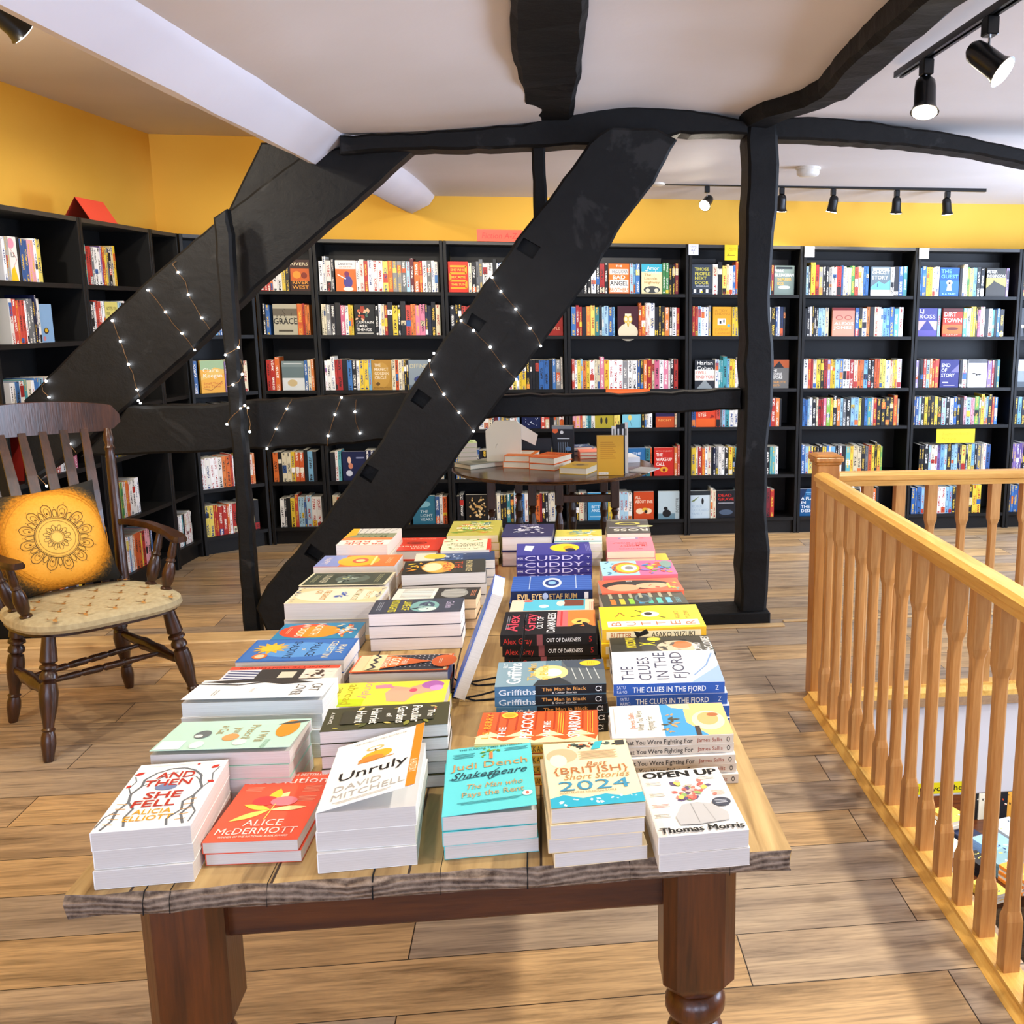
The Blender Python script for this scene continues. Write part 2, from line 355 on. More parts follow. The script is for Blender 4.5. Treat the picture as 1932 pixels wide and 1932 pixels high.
mb.box(XR, XR+.15, YF, 1.2, .7, 2.2); mb.box(XR, XR+.15, 3.2, 4.1, .7, 2.2); structure(mb.build('wall_right', 'white_paint'))
mb = MB(); y0, y1 = YF-.15, YF
mb.box(-3.6, XR, y0, y1, 0, .85); mb.box(-3.6, XR, y0, y1, 2.15, 2.85)
for a, b in ((-3.6, -2.75), (-1.45, -.75), (.55, 1.25), (2.55, XR)): mb.box(a, b, y0, y1, .85, 2.15)
structure(mb.build('wall_front', 'white_paint'))
n = 0
for a, b in ((-2.75, -1.45), (-.75, .55), (1.25, 2.55)):
    n += 1; mb = MB()
    for q in ((a, a+.05, .85, 2.15), (b-.05, b, .85, 2.15), ((a+b)/2-.02, (a+b)/2+.02, .85, 2.15), (a, b, .85, .9), (a, b, 2.1, 2.15), (a, b, 1.48, 1.52)): mb.box(q[0], q[1], YF-.1, YF-.04, q[2], q[3])
    structure(mb.build('window_%d' % n, 'white_plastic'))
mb = MB()
for q in ((1.2, 1.26, .7, 2.2), (3.14, 3.2, .7, 2.2), (2.17, 2.23, .7, 2.2), (1.2, 3.2, .7, .76), (1.2, 3.2, 2.14, 2.2)): mb.box(XR+.03, XR+.09, q[0], q[1], q[2], q[3])
structure(mb.build('window_4', 'white_plastic'))
mb = MB()
for q in ((4.9, 4.96, .85, 2.15), (6.24, 6.3, .85, 2.15), (5.57, 5.63, .85, 2.15), (4.9, 6.3, .85, .91), (4.9, 6.3, 2.09, 2.15)): mb.box(XR+.03, XR+.09, q[0], q[1], q[2], q[3])
structure(mb.build('window_5', 'white_plastic'))
# uneven old plaster ceiling: low along the tie beam, rising towards the street, dipping to the back wall
def interp(x, T):
    if x <= T[0][0]: return T[0][1]
    for (a, p), (b, q) in zip(T, T[1:]):
        if x <= b: k = (x-a)/(b-a); return p+(q-p)*k
    return T[-1][1]
TZ = [(-.9, 2.315), (-.5, 2.335), (0, 2.39), (.28, 2.445), (.45, 2.47), (1.1, 2.455), (4.2, 2.47)]
TN = [(-1.3, 2.28), (-.9, 2.30), (-.5, 2.43), (-.1, 2.53), (.5, 2.58), (.95, 2.55), (1.25, 2.49), (4.2, 2.47)]
TBK = [(-.95, 2.335), (-.3, 2.37), (.3, 2.40), (4.2, 2.41)]
def ceil_z(x, y):
    if y < 3.4: return interp(x, TN)
    if y < 4.93: k = (y-3.4)/1.53; k = k*k*(3-2*k)*.5+k*.5; return interp(x, TN)*(1-k)+interp(x, TZ)*k
    if y < 5.15: k = (y-4.93)/.22; return interp(x, TZ)*(1-k)+interp(x, TBK)*k
    if y < 6.3: return interp(x, TBK)
    k = (y-6.3)/(YB-6.3); return interp(x, TBK)*(1-k*k)+interp(x, [(-1, 2.305), (-.4, 2.31), (4.2, 2.335)])*k*k
mb = MB(); xs = [-1.12+i*.14 for i in range(39)]; ys = [YF+i*.19 for i in range(30)]+[3.4, 3.7, 4., 4.3, 4.6, 4.93, 5.15]+[5.4+i*.2 for i in range(10)]+[YB]
ys = sorted(set(round(y, 3) for y in ys))
for i in range(len(ys)-1):
    for j in range(len(xs)-1):
        q = [(xs[j], ys[i]), (xs[j+1], ys[i]), (xs[j+1], ys[i+1]), (xs[j], ys[i+1])]
        sh = [(x+.064*(y-4.93)*(1 if x < -.9 else 0), y, ceil_z(x, y)) for x, y in q]; mb.face(sh[::-1])
structure(mb.build('ceiling', 'white_paint', smooth=True))
mb = MB(); mb.face([(-3.7, YF, 2.655), (-.8, YF, 2.655), (-.8, YB, 2.655), (-3.7, YB, 2.655)]); structure(mb.build('ceiling', 'white_paint'))
mb = MB(); mb.box(-3.7, XR, YF, YB, 2.9, 3.0); structure(mb.build('ceiling', 'white_paint'))
# boxed-in plaster beam running back from the street wall over the truss
mb = MB(); R = []
r2 = random.Random(3)
y = YF
while y < YB+.01:
    sx = .064*(y-4.93); j = lambda a=.006: r2.uniform(-a, a)
    zt = 2.27 if y > 5.2 else (2.305 if y > 4 else 2.295)
    R.append([(-1.015+sx+j(), y, 2.197+j(.003)), (-.985+sx+j(), y, 2.192+j(.003)), (-.875+sx+j(), y, zt-.02+j()), (-.84+sx, y, zt+.03), (-.84+sx, y, 2.7), (-1.03+sx, y, 2.7), (-1.03+sx+j(.003), y, 2.24)]); y += .321
mb.rings(R); structure(tag(mb.build('trim_1', 'beam_paint', smooth=True), None, None))
# pine nosing / boxed sill in front of the truss on the left, thin oak strip on the right
mb = MB(); mb.cbox(-3.2, -1.02, 4.63, 4.775, 0, .1, .006); mb.cbox(-3.2, -.9, 4.60, 4.64, 0, .018, .003); structure(mb.build('trim_2', 'sill_wood'))
mb = MB(); mb.cbox(-.9, 1.19, 4.855, 4.905, 0, .008, .002); structure(mb.build('trim_3', 'sill_wood'))
mb = MB(); mb.cbox(1.2, XR, 4.93, 4.96, 0, .006, .002); structure(mb.build('trim_4', 'sill_wood'))

# ================================================================== black timbers of the truss
def offs(P, d):
    n = len(P); A = sum(P[i][0]*P[(i+1) % n][1]-P[(i+1) % n][0]*P[i][1] for i in range(n)); s = 1 if A > 0 else -1; out = []
    for i in range(n):
        a, b, q = P[i-1], P[i], P[(i+1) % n]
        e1 = Vector((b[0]-a[0], b[1]-a[1])).normalized(); e2 = Vector((q[0]-b[0], q[1]-b[1])).normalized()
        m = Vector((-(e1.y+e2.y), e1.x+e2.x)); m = m.normalized() if m.length > 1e-6 else Vector((-e1.y, e1.x)); out.append((b[0]+m.x*d*s, b[1]+m.y*d*s))
    return out
def hewn(P, step=.05, j=.004, seed=1):
    r = random.Random(seed); out = []; n = len(P)
    for i in range(n):
        a, b = P[i], P[(i+1) % n]; L = hypot(b[0]-a[0], b[1]-a[1]); k = max(1, int(L/step))
        for q in range(k): t = q/k; out.append((a[0]+(b[0]-a[0])*t+r.uniform(-j, j), a[1]+(b[1]-a[1])*t+r.uniform(-j, j)))
    return out
def timber(name, label, px, Y, th, seed=1, holes=(), cracks=(), j=.004, world=False):
    P = px if world else [(aty(u, v, Y).x, aty(u, v, Y).z) for u, v in px]
    P = hewn(P, .05, j, seed); ch = .011; I = offs(P, ch); mb = MB(); n = len(P)
    HO = [[(aty(u, v, Y).x, aty(u, v, Y).z) for u, v in h] for h in holes]
    tri = tessellate_polygon([[Vector((x, z, 0)) for x, z in I]]+[[Vector((x, z, 0)) for x, z in h] for h in HO])
    flat = I+[q for h in HO for q in h]
    for t in tri: mb.face([(flat[i][0], Y, flat[i][1]) for i in t])
    for h in HO:
        m = len(h)
        for i in range(m): a, b = h[i], h[(i+1) % m]; mb.face([(a[0], Y, a[1]), (b[0], Y, b[1]), (b[0], Y+.05, b[1]), (a[0], Y+.05, a[1])])
        mb.face([(x, Y+.05, z) for x, z in h])
    rings = [[(x, Y, z) for x, z in I], [(x, Y+ch, z) for x, z in P], [(x, Y+th-ch, z) for x, z in P], [(x, Y+th, z) for x, z in I]]
    mb.rings(rings, False)
    for t in tessellate_polygon([[Vector((x, z, 0)) for x, z in I]]): mb.face([(I[i][0], Y+th, I[i][1]) for i in t])
    for ck in cracks:
        q = [aty(u, v, Y-.0006) for u, v in ck]; L = len(q)
        w = [.0008+.0028*sin(pi*i/(L-1)) for i in range(L)]
        mb.face([(p.x-a, p.y, p.z+a) for p, a in zip(q, w)]+[(p.x+a, p.y, p.z-a) for p, a in list(zip(q, w))[::-1]], mat=1)
    o = mb.build(name, ['timber', 'crack']); tag(o, label, 'beam'); return o
timber('tie_beam', 'black oak tie beam crossing the room under the white ceiling, left of the square post', [(638, 256), (700, 252), (800, 249), (985, 234), (1040, 216), (1130, 198), (1200, 200), (1300, 207), (1412, 226), (1412, 252), (1285, 252), (1200, 268), (1110, 272), (985, 279), (770, 282), (640, 289)], 4.93, .17, 2)
timber('tie_beam', 'curved black beam running right from the square post to the photo edge', [(1458, 222), (1530, 216), (1600, 224), (1750, 244), (1850, 262), (1932, 280), (2060, 300), (2800, 390), (2800, 440), (2060, 335), (1932, 309), (1840, 290), (1700, 274), (1560, 266), (1458, 262)], 4.95, .15, 3)
br2 = [(1112, 268), (1078, 318), (1020, 392), (975, 452), (930, 515), (870, 598), (815, 672), (765, 750), (720, 828), (665, 905), (610, 982), (555, 1045), (503, 1106), (482, 1148), (503, 1190), (530, 1212), (575, 1192), (640, 1132), (700, 1072), (760, 1002), (830, 908), (900, 812), (965, 728), (1030, 640), (1085, 565), (1130, 500), (1175, 420), (1235, 345), (1278, 262), (1240, 240), (1150, 240)]
timber('diagonal_brace', 'massive black diagonal brace with cut mortises rising from the table to the tie beam', br2, 4.78, .145, 5,
       holes=[[(988, 448), (1020, 466), (1005, 489), (974, 470)], [(890, 590), (918, 607), (903, 628), (880, 612)], [(789, 733), (815, 751), (797, 772), (774, 756)], [(692, 875), (715, 887), (700, 912), (678, 898)], [(586, 1026), (612, 1044), (597, 1061), (573, 1046)]],
       cracks=[[(925, 666), (905, 688), (880, 735), (850, 770)], [(782, 838), (762, 868), (750, 905), (705, 950), (676, 992), (655, 1030)], [(1003, 412), (1020, 428), (1052, 458)], [(960, 625), (952, 640), (925, 672)]])
timber('diagonal_brace', 'wide black diagonal brace wound with fairy lights behind the rocking style chair'.replace('rocking style ', 'wooden '), [(570, 292), (500, 345), (430, 398), (300, 508), (180, 620), (44, 756), (44, 918), (70, 900), (150, 845), (240, 768), (350, 672), (480, 545), (590, 450), (700, 355), (778, 283), (680, 270)], 5.0, .14, 6, j=.002)
timber('rafter_stub', 'short dark timber standing behind the left diagonal brace against the orange wall', [(492, 268), (430, 396), (420, 420), (560, 330), (600, 270)], 5.16, .1, 7, j=.001)
timber('timber_stud', 'thin black upright stud with a pointed top, left of the diagonal mortised brace', [(402, 412), (428, 394), (434, 440), (440, 520), (452, 700), (466, 900), (478, 1050), (492, 1210), (460, 1213), (450, 1050), (440, 900), (425, 700), (412, 560)], 4.83, .08, 8, j=.003)
timber('timber_rail', 'thick black horizontal rail left of the mortised brace, hung with lights', [(222, 790), (240, 766), (380, 765), (475, 757), (620, 749), (800, 741), (760, 828), (640, 840), (480, 848), (300, 857), (150, 862)], 5.01, .13, 9)
timber('timber_rail', 'black horizontal rail between the mortised brace and the square post, above the round table', [(880, 747), (1000, 745), (1150, 745), (1270, 741), (1400, 733), (1400, 772), (1300, 778), (1180, 783), (1040, 787), (860, 790)], 5.0, .12, 10)
timber('timber_stud', 'thin black vertical stud hanging from the tie beam to the mortised brace', [(1002, 266), (1029, 266), (1030, 330), (1034, 400), (1008, 430), (1005, 340)], 4.97, .07, 12, j=.002)
# square post with foot block and bottom sill
mb = MB(); R = []; r2 = random.Random(5)
for i in range(24):
    z = .065+(2.44-.065)*i/23; x0 = .975+r2.uniform(-.006, .006); x1 = 1.108+.012*sin(i*.7)+r2.uniform(-.005, .005)-(.0 if i < 21 else -.01); ya = 4.93+r2.uniform(-.004, .004); yb = 5.12
    R.append([(x0+.012, ya, z), (x1-.016, ya, z), (x1, ya+.016, z), (x1, yb, z), (x0, yb, z), (x0, ya+.012, z)])
mb.rings(R); tag(mb.build('timber_post', ['timber']), 'square black oak post standing from floor sill to ceiling', 'beam')
mb = MB(); mb.cbox(-.45, 1.125, 4.905, 5.13, 0, .064, .006); tag(mb.build('sill_beam', ['timber']), 'low black sill beam on the floor under the square post', 'beam')
# ceiling joists running towards the street
def ceiling_beam(name, label, stations, seed, drop=.1):
    r = random.Random(seed); R = []; pts = []
    for (a, b) in zip(stations, stations[1:]):
        n = max(1, int(abs(a[1]-b[1])/.09))
        for i in range(n): t = i/n; pts.append([a[k]+(b[k]-a[k])*t for k in range(4)])
    pts.append(stations[-1])
    for x, y, z, w in pts:
        j = lambda q=.005: r.uniform(-q, q)
        R.append([(x-w/2+j(), y, z+.22), (x-w/2+j(), y, z+.02+j()), (x-w/2+.02+j(), y, z+j()), (x+w/2-.02+j(), y, z+j()), (x+w/2+j(), y, z+.02+j()), (x+w/2+j(), y, z+.22)])
    mb = MB(); mb.rings(R); return tag(mb.build(name, ['timber'], smooth=False), label, 'beam')
ceiling_beam('ceiling_joist', 'broad black ceiling joist coming forward from the middle of the tie beam', [(.05, 4.96, 2.395, .225), (.055, 4.4, 2.42, .232), (.05, 4.1, 2.44, .25), (.045, 3.9, 2.45, .255), (.048, 3.6, 2.475, .245), (.05, 3.2, 2.48, .235), (.05, 2.4, 2.48, .23), (.05, 0, 2.48, .23), (.05, -2.2, 2.48, .23)], 4)
ceiling_beam('ceiling_joist', 'bent black ceiling joist running forward from the square post beside the spotlight track', [(1.0, 4.98, 2.395, .13), (1.06, 4.72, 2.40, .13), (1.17, 4.48, 2.405, .13), (1.2, 4.3, 2.41, .14), (1.19, 3.9, 2.42, .155), (1.185, 3.5, 2.43, .15), (1.17, 3.0, 2.43, .14), (1.16, 1.5, 2.43, .14), (1.15, -2.2, 2.43, .14)], 5)

# ================================================================== bookcases
ROWS = [1.672, 1.392, 1.032, .765, .425, .115]        # top faces of the shelves, top row first
def bookcase(P0, ang, w, label, group='black bookcases lining the walls'):
    """P0 = front left foot, ang = heading of the front edge; depth goes to the left of it (into the wall)"""
    t = thing('bookcase', label, 'bookcase', (P0[0], P0[1], 0), (0, 0, ang), group); T = .022; dp = .28
    for x in (0, w-T):
        mb = MB('#2a2826'); mb.cbox(x+.001, x+T-.001, 0, dp, 0, 2.0, .0015); mb.build('side_panel', ['black_case'], t)
    mb = MB(); mb.box(T, w-T, dp-.006, dp, 0.02, 1.98); mb.build('back_panel', ['black_case'], t)
    mb = MB(); mb.box(T, w-T, .002, dp, 1.978, 1.999); mb.build('top_panel', ['case_edge'], t)
    mb = MB(); mb.box(T, w-T, .03, .045, 0, .093); mb.build('plinth', ['black_case'], t)
    for z in ROWS: mb = MB(); mb.box(T, w-T, .004, dp-.006, z-.022, z); mb.build('shelf', ['black_case'], t)
    return t
BX = [-1.808, -1.441, -.62, .178, 1.002, 1.793, 2.61, 3.373, 4.18]; YS = 7.055
BN = ['narrow case beside the corner case', 'wide case left of the mortised brace', 'case behind the mortised brace', 'case left of the square post', 'case behind the square post', 'first case right of the post', 'second case right of the post', 'case at the right photo edge']
CASES = []                                                # (origin, heading, width, short name)
for i in range(8):
    CASES.append((Vector((BX[i], YS, 0)), 0., BX[i+1]-BX[i]-.002, BN[i])); bookcase(CASES[-1][0], 0., CASES[-1][2], 'black bookcase, '+BN[i]+', on the back wall')
def lfx(y): return -2.159+(y-6.778)*.104
LA = math.atan2(1, .104)                                   # heading of the left wall run
LY = [4.14, 4.905, 5.684, 6.423, 6.775]; LN = ['left wall case nearest the street', 'left wall case behind the wooden chair', 'left wall case under the red folded card', 'slim left wall case next to the corner']
for i in range(1, 4):
    o = Vector((lfx(LY[i]), LY[i], 0)); e = Vector((lfx(LY[i+1]), LY[i+1], 0)); CASES.append((o, LA, (e-o).length-.002, LN[i])); bookcase(o, LA, CASES[-1][2], 'black bookcase, '+LN[i])
o = Vector((-2.15, 6.76, 0)); e = Vector((-1.812, 7.055, 0)); CASES.append((o, math.atan2(e.y-o.y, e.x-o.x), (e-o).length, 'angled corner case')); bookcase(o, CASES[-1][1], CASES[-1][2], 'narrow black bookcase set diagonally across the back left corner')

# ------------------------------------------------------------------ shelf books
PAL = {'w': ['#f2efe6', '#e9e4d8', '#ffffff'], 'c': ['#e6dab4', '#d9c79a', '#efe3c2'], 'k': ['#141416', '#1d1c22', '#101014'], 'r': ['#c8281e', '#d8402c', '#b52020'], 'o': ['#ee6a20', '#f08030', '#e0561c'],
       'y': ['#f5cf2a', '#eec41e', '#f3dc58'], 'b': ['#2a64b0', '#3878c4', '#2b5598'], 'n': ['#1c2450', '#20305c', '#18203e'], 't': ['#3aa0a8', '#58b4b8', '#2c8088'], 'g': ['#3c8c4a', '#6cae50', '#8cc83c'],
       'p': ['#e87898', '#d85a80', '#f0a0a8'], 'v': ['#8c6cb0', '#7458a0', '#a890c8'], 'e': ['#8c8c8a', '#a8a6a0', '#6c6e70'], 'm': ['#6a1c24', '#82202c'], 'l': ['#8cc0dc', '#a4d0e4', '#70b0d8'], 'B': ['#8a5a34', '#a06c44']}
def _ds(h): r_ = [int(h[i:i+2], 16) for i in (1, 3, 5)]; g_ = sum(r_)/3; return '#'+''.join('%02x' % int(x*.84+g_*.16) for x in r_)
PAL = {k: [_ds(x) for x in v] for k, v in PAL.items()}
CN = dict(w='white', c='cream', k='black', r='red', o='orange', y='yellow', b='blue', n='navy', t='teal', g='green', p='pink', v='purple', e='grey', m='maroon', l='pale blue', B='brown')
RN = ['top shelf', 'second shelf', 'third shelf', 'fourth shelf', 'fifth shelf', 'bottom shelf']
# rows of each case: colours in order from the left, then how full the row is (from, to)
FILL = {
 0: [('roeyorr', 0, 1), ('keptkwlorok', 0, 1), ('royblllboo', 0, 1), ('ccooyrktk', 0, 1), ('okccyorllkc', 0, .95), ('wkyyrcblwrry', .08, 1)],
 1: [('wwwwwloywtrwbyyoekkkmorwnwc', 0, 1), ('cwwkpkyonbkkkwrrykkroppknkck', 0, 1), ('wwrkrkwyclonovcoykkntmtbeb', 0, 1), ('ecbkrwytk', 0, 1), ('ktlyblnnkkeogwkkorwwlc', 0, 1), ('okcwbteknvkwolrkeckbtkow', 0, 1)],
 2: [('orrkewklyoywwwlt', 0, .96), ('krroworykwbvrrmmrm', 0, 1), ('ckwbkylolwycyyykkkekeee', 0, 1), ('kewkwnmkwwlrkwrkek', 0, 1), ('ebkceccooyyk', 0, 1), ('kwrkweknkckktkkbwkoyrkwprbt', 0, 1)],
 3: [('wckkogkrovbrwwllbclowtrgkkmr', 0, .97), ('brrkoyrtclwbrookmmpmoobwepgoykwrm', 0, .98), ('rwyyoywlckpryowwcktrrwbyblkorcmpgwkprkyrke', 0, .98), ('prltlcwroyylpwlkewpkcweck', 0, .98), ('cobneryobbeektorkyor', 0, .98), ('kkekvrbyblewrprblnycet', 0, .98)],
 4: [('kekekycbokyewclmlckw', 0, .95), ('rkwcekwkyygyclvltybywykbwnk', 0, .9), ('yorwrtlywkcykekyek', 0, .92), ('blwcrreltlwoekrorlbrok', 0, .88), ('ycrowlnewokyktbecccwkykktwv', .0, .86), ('lgbecprkktkorbtmrw', 0, .85)],
 5: [('cyyrokwgwkrwkorgrkcwoybwwbnkrtkbltw', 0, .96), ('kwkblvryyyworooybkwyokckwlwbltwkg', 0, .96), ('wrrcykrvyylbwewrcoolwgrowykycywko', 0, .96), ('blwkrkpgykolekrlnykbtwrkokrlorr', 0, .95), ('blycykyylbkwktycwckeoykyg', 0, .8), ('kwkbktlkrwkekwkrcyokb', 0, .78)],
 6: [('bcykcwwyltbolkwcgyekrkwegkooynvn', 0, .95), ('vvbwkworroywltwrykpwkotkbkt', 0, .93), ('vkrllorkbkwnyklkrwyckwewkbvrktcc', 0, .93), ('blroykkyvklkkrvbkklpkprgkybckprblc', 0, .94), ('krkccbkvlllblllnyknykkkbcwkr', .08, .85), ('bbllkbrpbnklktkrrkykck', .02, .8)],
 7: [('kbekw', 0, 1), ('kbwkr', 0, 1), ('ewkbk', 0, 1), ('kkbkw', 0, 1), ('vnreb', 0, 1), ('bwlkrg', 0, 1)],
 8: [('wbolcewkbyyepewwwyrm', .2, .62), ('wrorblwevknnwvegw', .2, .62), ('wkwcytcwrbltkwcrrky', .12, .66), ('rowroyrwwcpk', .2, .8), ('wkbytkwcrogwog', .1, .6), ('bttwlwobrwbpy', .1, .7)],
 9: [('trrkewowvryekcyw', .0, .52), ('tltwrrroywkttlltw', .0, .6), ('wcybrkty', 0, .4), ('ywkoyykw', 0, .5), ('wrwbgggowrwo', 0, .55), ('wlttwlwowyrpwb', 0, .7)],
 10: [('y', 0.02, .1), ('wy', .0, .12), ('rk', 0, .1), ('wb', 0, .15), ('y', 0, .1), ('rnwwtwwkw', .0, .85)],
 11: [('ek', 0, .3), ('wlyekbw', 0, .6), ('bvlbvyo', 0, .9), ('wrko', 0, .6), ('wwvrroorwyyywoc', 0, .95), ('yyrrooorwwwcccwk', 0, .95)],
}
FACE = {}                                                 # (case, row) -> [(centre px, width m, name, label, background, art)]
def fo(case, row, px, label, bgc, art, w=.128, h=.197): FACE.setdefault((case, row), []).append((px, w, h, label, bgc, art))
Wt, Bk = '#fbfaf4', '#17161a'
fo(0, 0, 570, 'dark orange cover with yellow capitals', '#3a1408', [('r', .05, .32, .95, .72, '#d8641c'), ('e', .35, .52, .2, .12, '#f0a030'), ('e', .7, .5, .15, .1, '#8c2c10'), ('t', 'RIVERS', .5, .87, .1, '#f6e8c0', {'w': .85, 'b': .02}), ('t', 'RIVER\nWEST', .5, .2, .11, '#f2a83c', {'w': .8, 'b': .02})])
fo(0, 1, 538, 'cream cover with a large black brush word', '#b9b39a', [('r', .0, .62, 1, .85, '#6c6454'), ('t', 'GRACE', .5, .45, .2, Bk, {'w': .98, 'b': .03}), ('r', .2, .1, .8, .16, '#4c4638'), *scatter(2, 12, [Bk, '#3c382c'], (.0, .3, 1, .95), (.06, .2), .1)], .15)
fo(0, 2, 553, 'grey seascape cover above a white rock', '#7c8c8c', [('r', 0, .45, 1, .8, '#66787a'), ('r', 0, 0, 1, .42, '#d8dcda'), ('e', .45, .25, .22, .12, '#c9b384'), ('r', .1, .9, .9, .93, '#c8d0d0')], .14, .19)
fo(1, 0, 652, 'white and orange cover with a violet seated figure', '#ee7430', [('r', 0, .72, 1, 1, '#f6f2ea'), ('t', 'Lessons', .5, .9, .1, '#3c4c6c', {'w': .7}), ('t', 'IAN McEWAN', .5, .79, .05, '#b86030', {'w': .6}), ('e', .6, .3, .22, .2, '#4b4390'), ('e', .55, .56, .12, .09, '#7c2c5c'), ('e', .6, .08, .25, .07, '#f4ece4'), ('l', [(.1, .55), (.5, .4)], .05, '#f4ece4')])
fo(1, 1, 688, 'black floral cover with pale capitals', '#1b1d1d', scatter(5, 22, ['#c86840', '#e8b890', '#4a7060', '#a8402c'], (0, .42, 1, 1), (.1, .3), .3)+[('t', 'CERTAIN\nDARK\nTHINGS', .5, .3, .09, '#f4f2ea', {'w': .85, 'b': .02}), ('r', .1, .04, .9, .08, '#b4b0a4')])
fo(1, 2, 720, 'gold cover with cream capitals', '#b08434', [('e', .5, .5, .42, .42, '#bd9240'), ('t', 'THE\nPERFECT\nGOLDEN\nCIRCLE', .5, .62, .1, '#f4ead0', {'w': .72, 'b': .01}), ('e', .3, .2, .1, .06, '#5c4420'), ('t', 'BENJAMIN MYERS', .5, .07, .05, '#5c4420', {'w': .85})])
fo(1, 2, 790, 'grey blue cover with a pale title and dark boat', '#8a98a0', [('t', 'OFFING', .5, .8, .15, '#cfc69c', {'w': .9, 'b': .02}), ('e', .6, .35, .35, .12, '#3a4678'), ('r', 0, 0, 1, .15, '#5a6a7c')])
fo(1, 4, 668, 'navy cover with small pink figures', '#182048', [('e', .3, .7, .08, .12, '#e8c0a8'), ('e', .35, .5, .1, .1, '#d88868'), ('e', .28, .25, .14, .1, '#d8dce8'), ('r', .6, .75, .95, .8, '#8c94b8')], .15)
fo(1, 5, 800, 'teal cover with pale lettering, beside the mortised brace', '#2c6c84', [('e', .4, .7, .4, .12, '#7cb0bc'), ('t', 'THE\nLIGHT\nYEARS', .6, .3, .1, '#cfe0e4', {'w': .55})], .15)
fo(2, 0, 864, 'orange red cover with a coiled yellow stripe', '#d8341c', [('l', [(.1, .85), (.9, .85), (.9, .62), (.1, .62), (.1, .38), (.9, .38), (.9, .14), (.1, .14)], .1, '#f2a020'), ('t', 'SHE WHO', .5, .735, .08, '#f6c040', {'w': .75, 'b': .02}), ('t', 'BECAME', .5, .5, .08, '#f6c040', {'w': .75, 'b': .02}), ('t', 'THE SUN', .5, .26, .08, '#f6c040', {'w': .75, 'b': .02})])
fo(2, 1, 1052, 'dark red cover with small pale capitals', '#9c2414', [('t', 'REAL\nPEOPLE', .5, .3, .09, '#e8b08c', {'w': .7}), ('r', .1, .8, .9, .84, '#d06840')])
fo(2, 3, 1002, 'midnight blue cover with white script, behind the laptop', '#0e1a44', [('t', 'hey\nThat', .5, .62, .13, '#e8ecf8', {'w': .6, 'i': .3}), *scatter(9, 10, ['#dfe8f8'], (.05, .02, .95, .4), (.05, .14), .15)])
fo(2, 5, 900, 'black cover with two gold baroque figures', '#15130f', scatter(21, 34, ['#dcb878', '#c69a58', '#ead09a'], (.05, .05, .95, .95), (.06, .18), .35), .15)
fo(3, 0, 1168, 'orange and white cover of stacked capitals', '#e6701c', [('r', .05, .05, .95, .82, '#f6efe2'), ('t', 'THE', .5, .92, .07, '#f8f4ea', {'w': .3, 'b': .02}), ('t', 'THEODORA', .5, .74, .12, '#6a7078', {'w': .85, 'b': .03}), ('r', .05, .46, .95, .64, '#ee7a24'), ('t', 'BAD', .5, .55, .13, Wt, {'w': .6, 'b': .03}), ('t', 'ANGEL', .5, .35, .15, '#2b2f3c', {'w': .88, 'b': .03}), ('t', 'BROTHERS', .5, .13, .12, '#ee7a24', {'w': .9, 'b': .03})], .14)
fo(3, 0, 1230, 'cream and turquoise cover with an old motor car', '#efdfb0', [('r', 0, .74, 1, 1, '#3fb0c8'), ('t', 'Amor', .55, .87, .13, '#f6f2dc', {'w': .6, 'b': .01}), ('t', 'Towles', .55, .73, .12, '#f6f2dc', {'w': .75, 'b': .01}), ('t', 'The\nLincoln\nHighway', .5, .5, .09, '#b08020', {'w': .75, 'b': .015}), ('e', .5, .14, .4, .12, '#474a48'), ('e', .3, .12, .1, .07, '#e4dcc0'), ('e', .72, .12, .1, .07, '#e4dcc0')], .14)
fo(3, 1, 1185, 'maroon cover with a cream body shape and yellow rings', '#431420', [('e', .5, .12, .48, .3, '#e6d8b6'), ('r', .35, .3, .65, .75, '#e8dcbc'), ('e', .4, .56, .11, .12, '#d8b63c'), ('e', .4, .56, .07, .08, '#e8dcbc'), ('e', .6, .56, .11, .12, '#d8b63c'), ('e', .6, .56, .07, .08, '#e8dcbc'), ('l', [(.45, .45), (.5, .3), (.55, .45)], .04, '#d8b63c')], .14)
fo(3, 3, 1140, 'olive cover with pale strokes and a tiny couple', '#b0a02c', [*[('l', [(.1+i*.12, .95), (.12+i*.12, .45)], .03, '#e4dca0') for i in range(7)], ('e', .35, .25, .06, .12, '#2c2a20'), ('e', .62, .25, .06, .12, '#2c2a20')], .13)
fo(3, 3, 1192, 'sky blue cover with a small yellow bird', '#7cc4d4', [('e', .75, .85, .2, .08, '#eec83c'), ('e', .4, .35, .1, .1, '#e8d070'), ('l', [(.4, .25), (.5, .05)], .02, '#4c6c70')], .13)
fo(3, 3, 1255, 'dark violet cover over orange ground', '#281c48', [('r', 0, 0, 1, .38, '#c8501c'), ('e', .5, .75, .2, .06, '#d4c8e8'), ('t', 'NIGHT', .5, .25, .08, '#f0b060', {'w': .7})], .13)
fo(3, 4, 1202, 'deep blue cover partly behind the yellow display book', '#2c6ca4', [('t', 'THE', .5, .8, .1, '#e0ecf8', {'w': .5}), ('e', .5, .3, .3, .2, '#184070')], .12)
fo(3, 4, 1253, 'red cover with white capitals', '#c8281c', [('t', 'BETH O\'LEARY', .5, .88, .05, '#f2b09c', {'w': .8}), ('t', 'THE\nWAKE-UP\nCALL', .5, .58, .12, '#fbeee0', {'w': .8, 'b': .03}), ('e', .5, .22, .2, .1, '#e8a02c'), ('e', .5, .2, .08, .05, '#7c1810')], .14)
fo(3, 5, 1128, 'blue cover with white capitals behind a table leg', '#3c94c4', [('r', 0, .7, 1, .95, '#c8b040'), ('t', 'BITTER\nANGLES', .55, .42, .1, '#dff2fa', {'w': .75, 'b': .02}), ('r', .1, .12, .8, .15, '#bfe0ee')], .14)
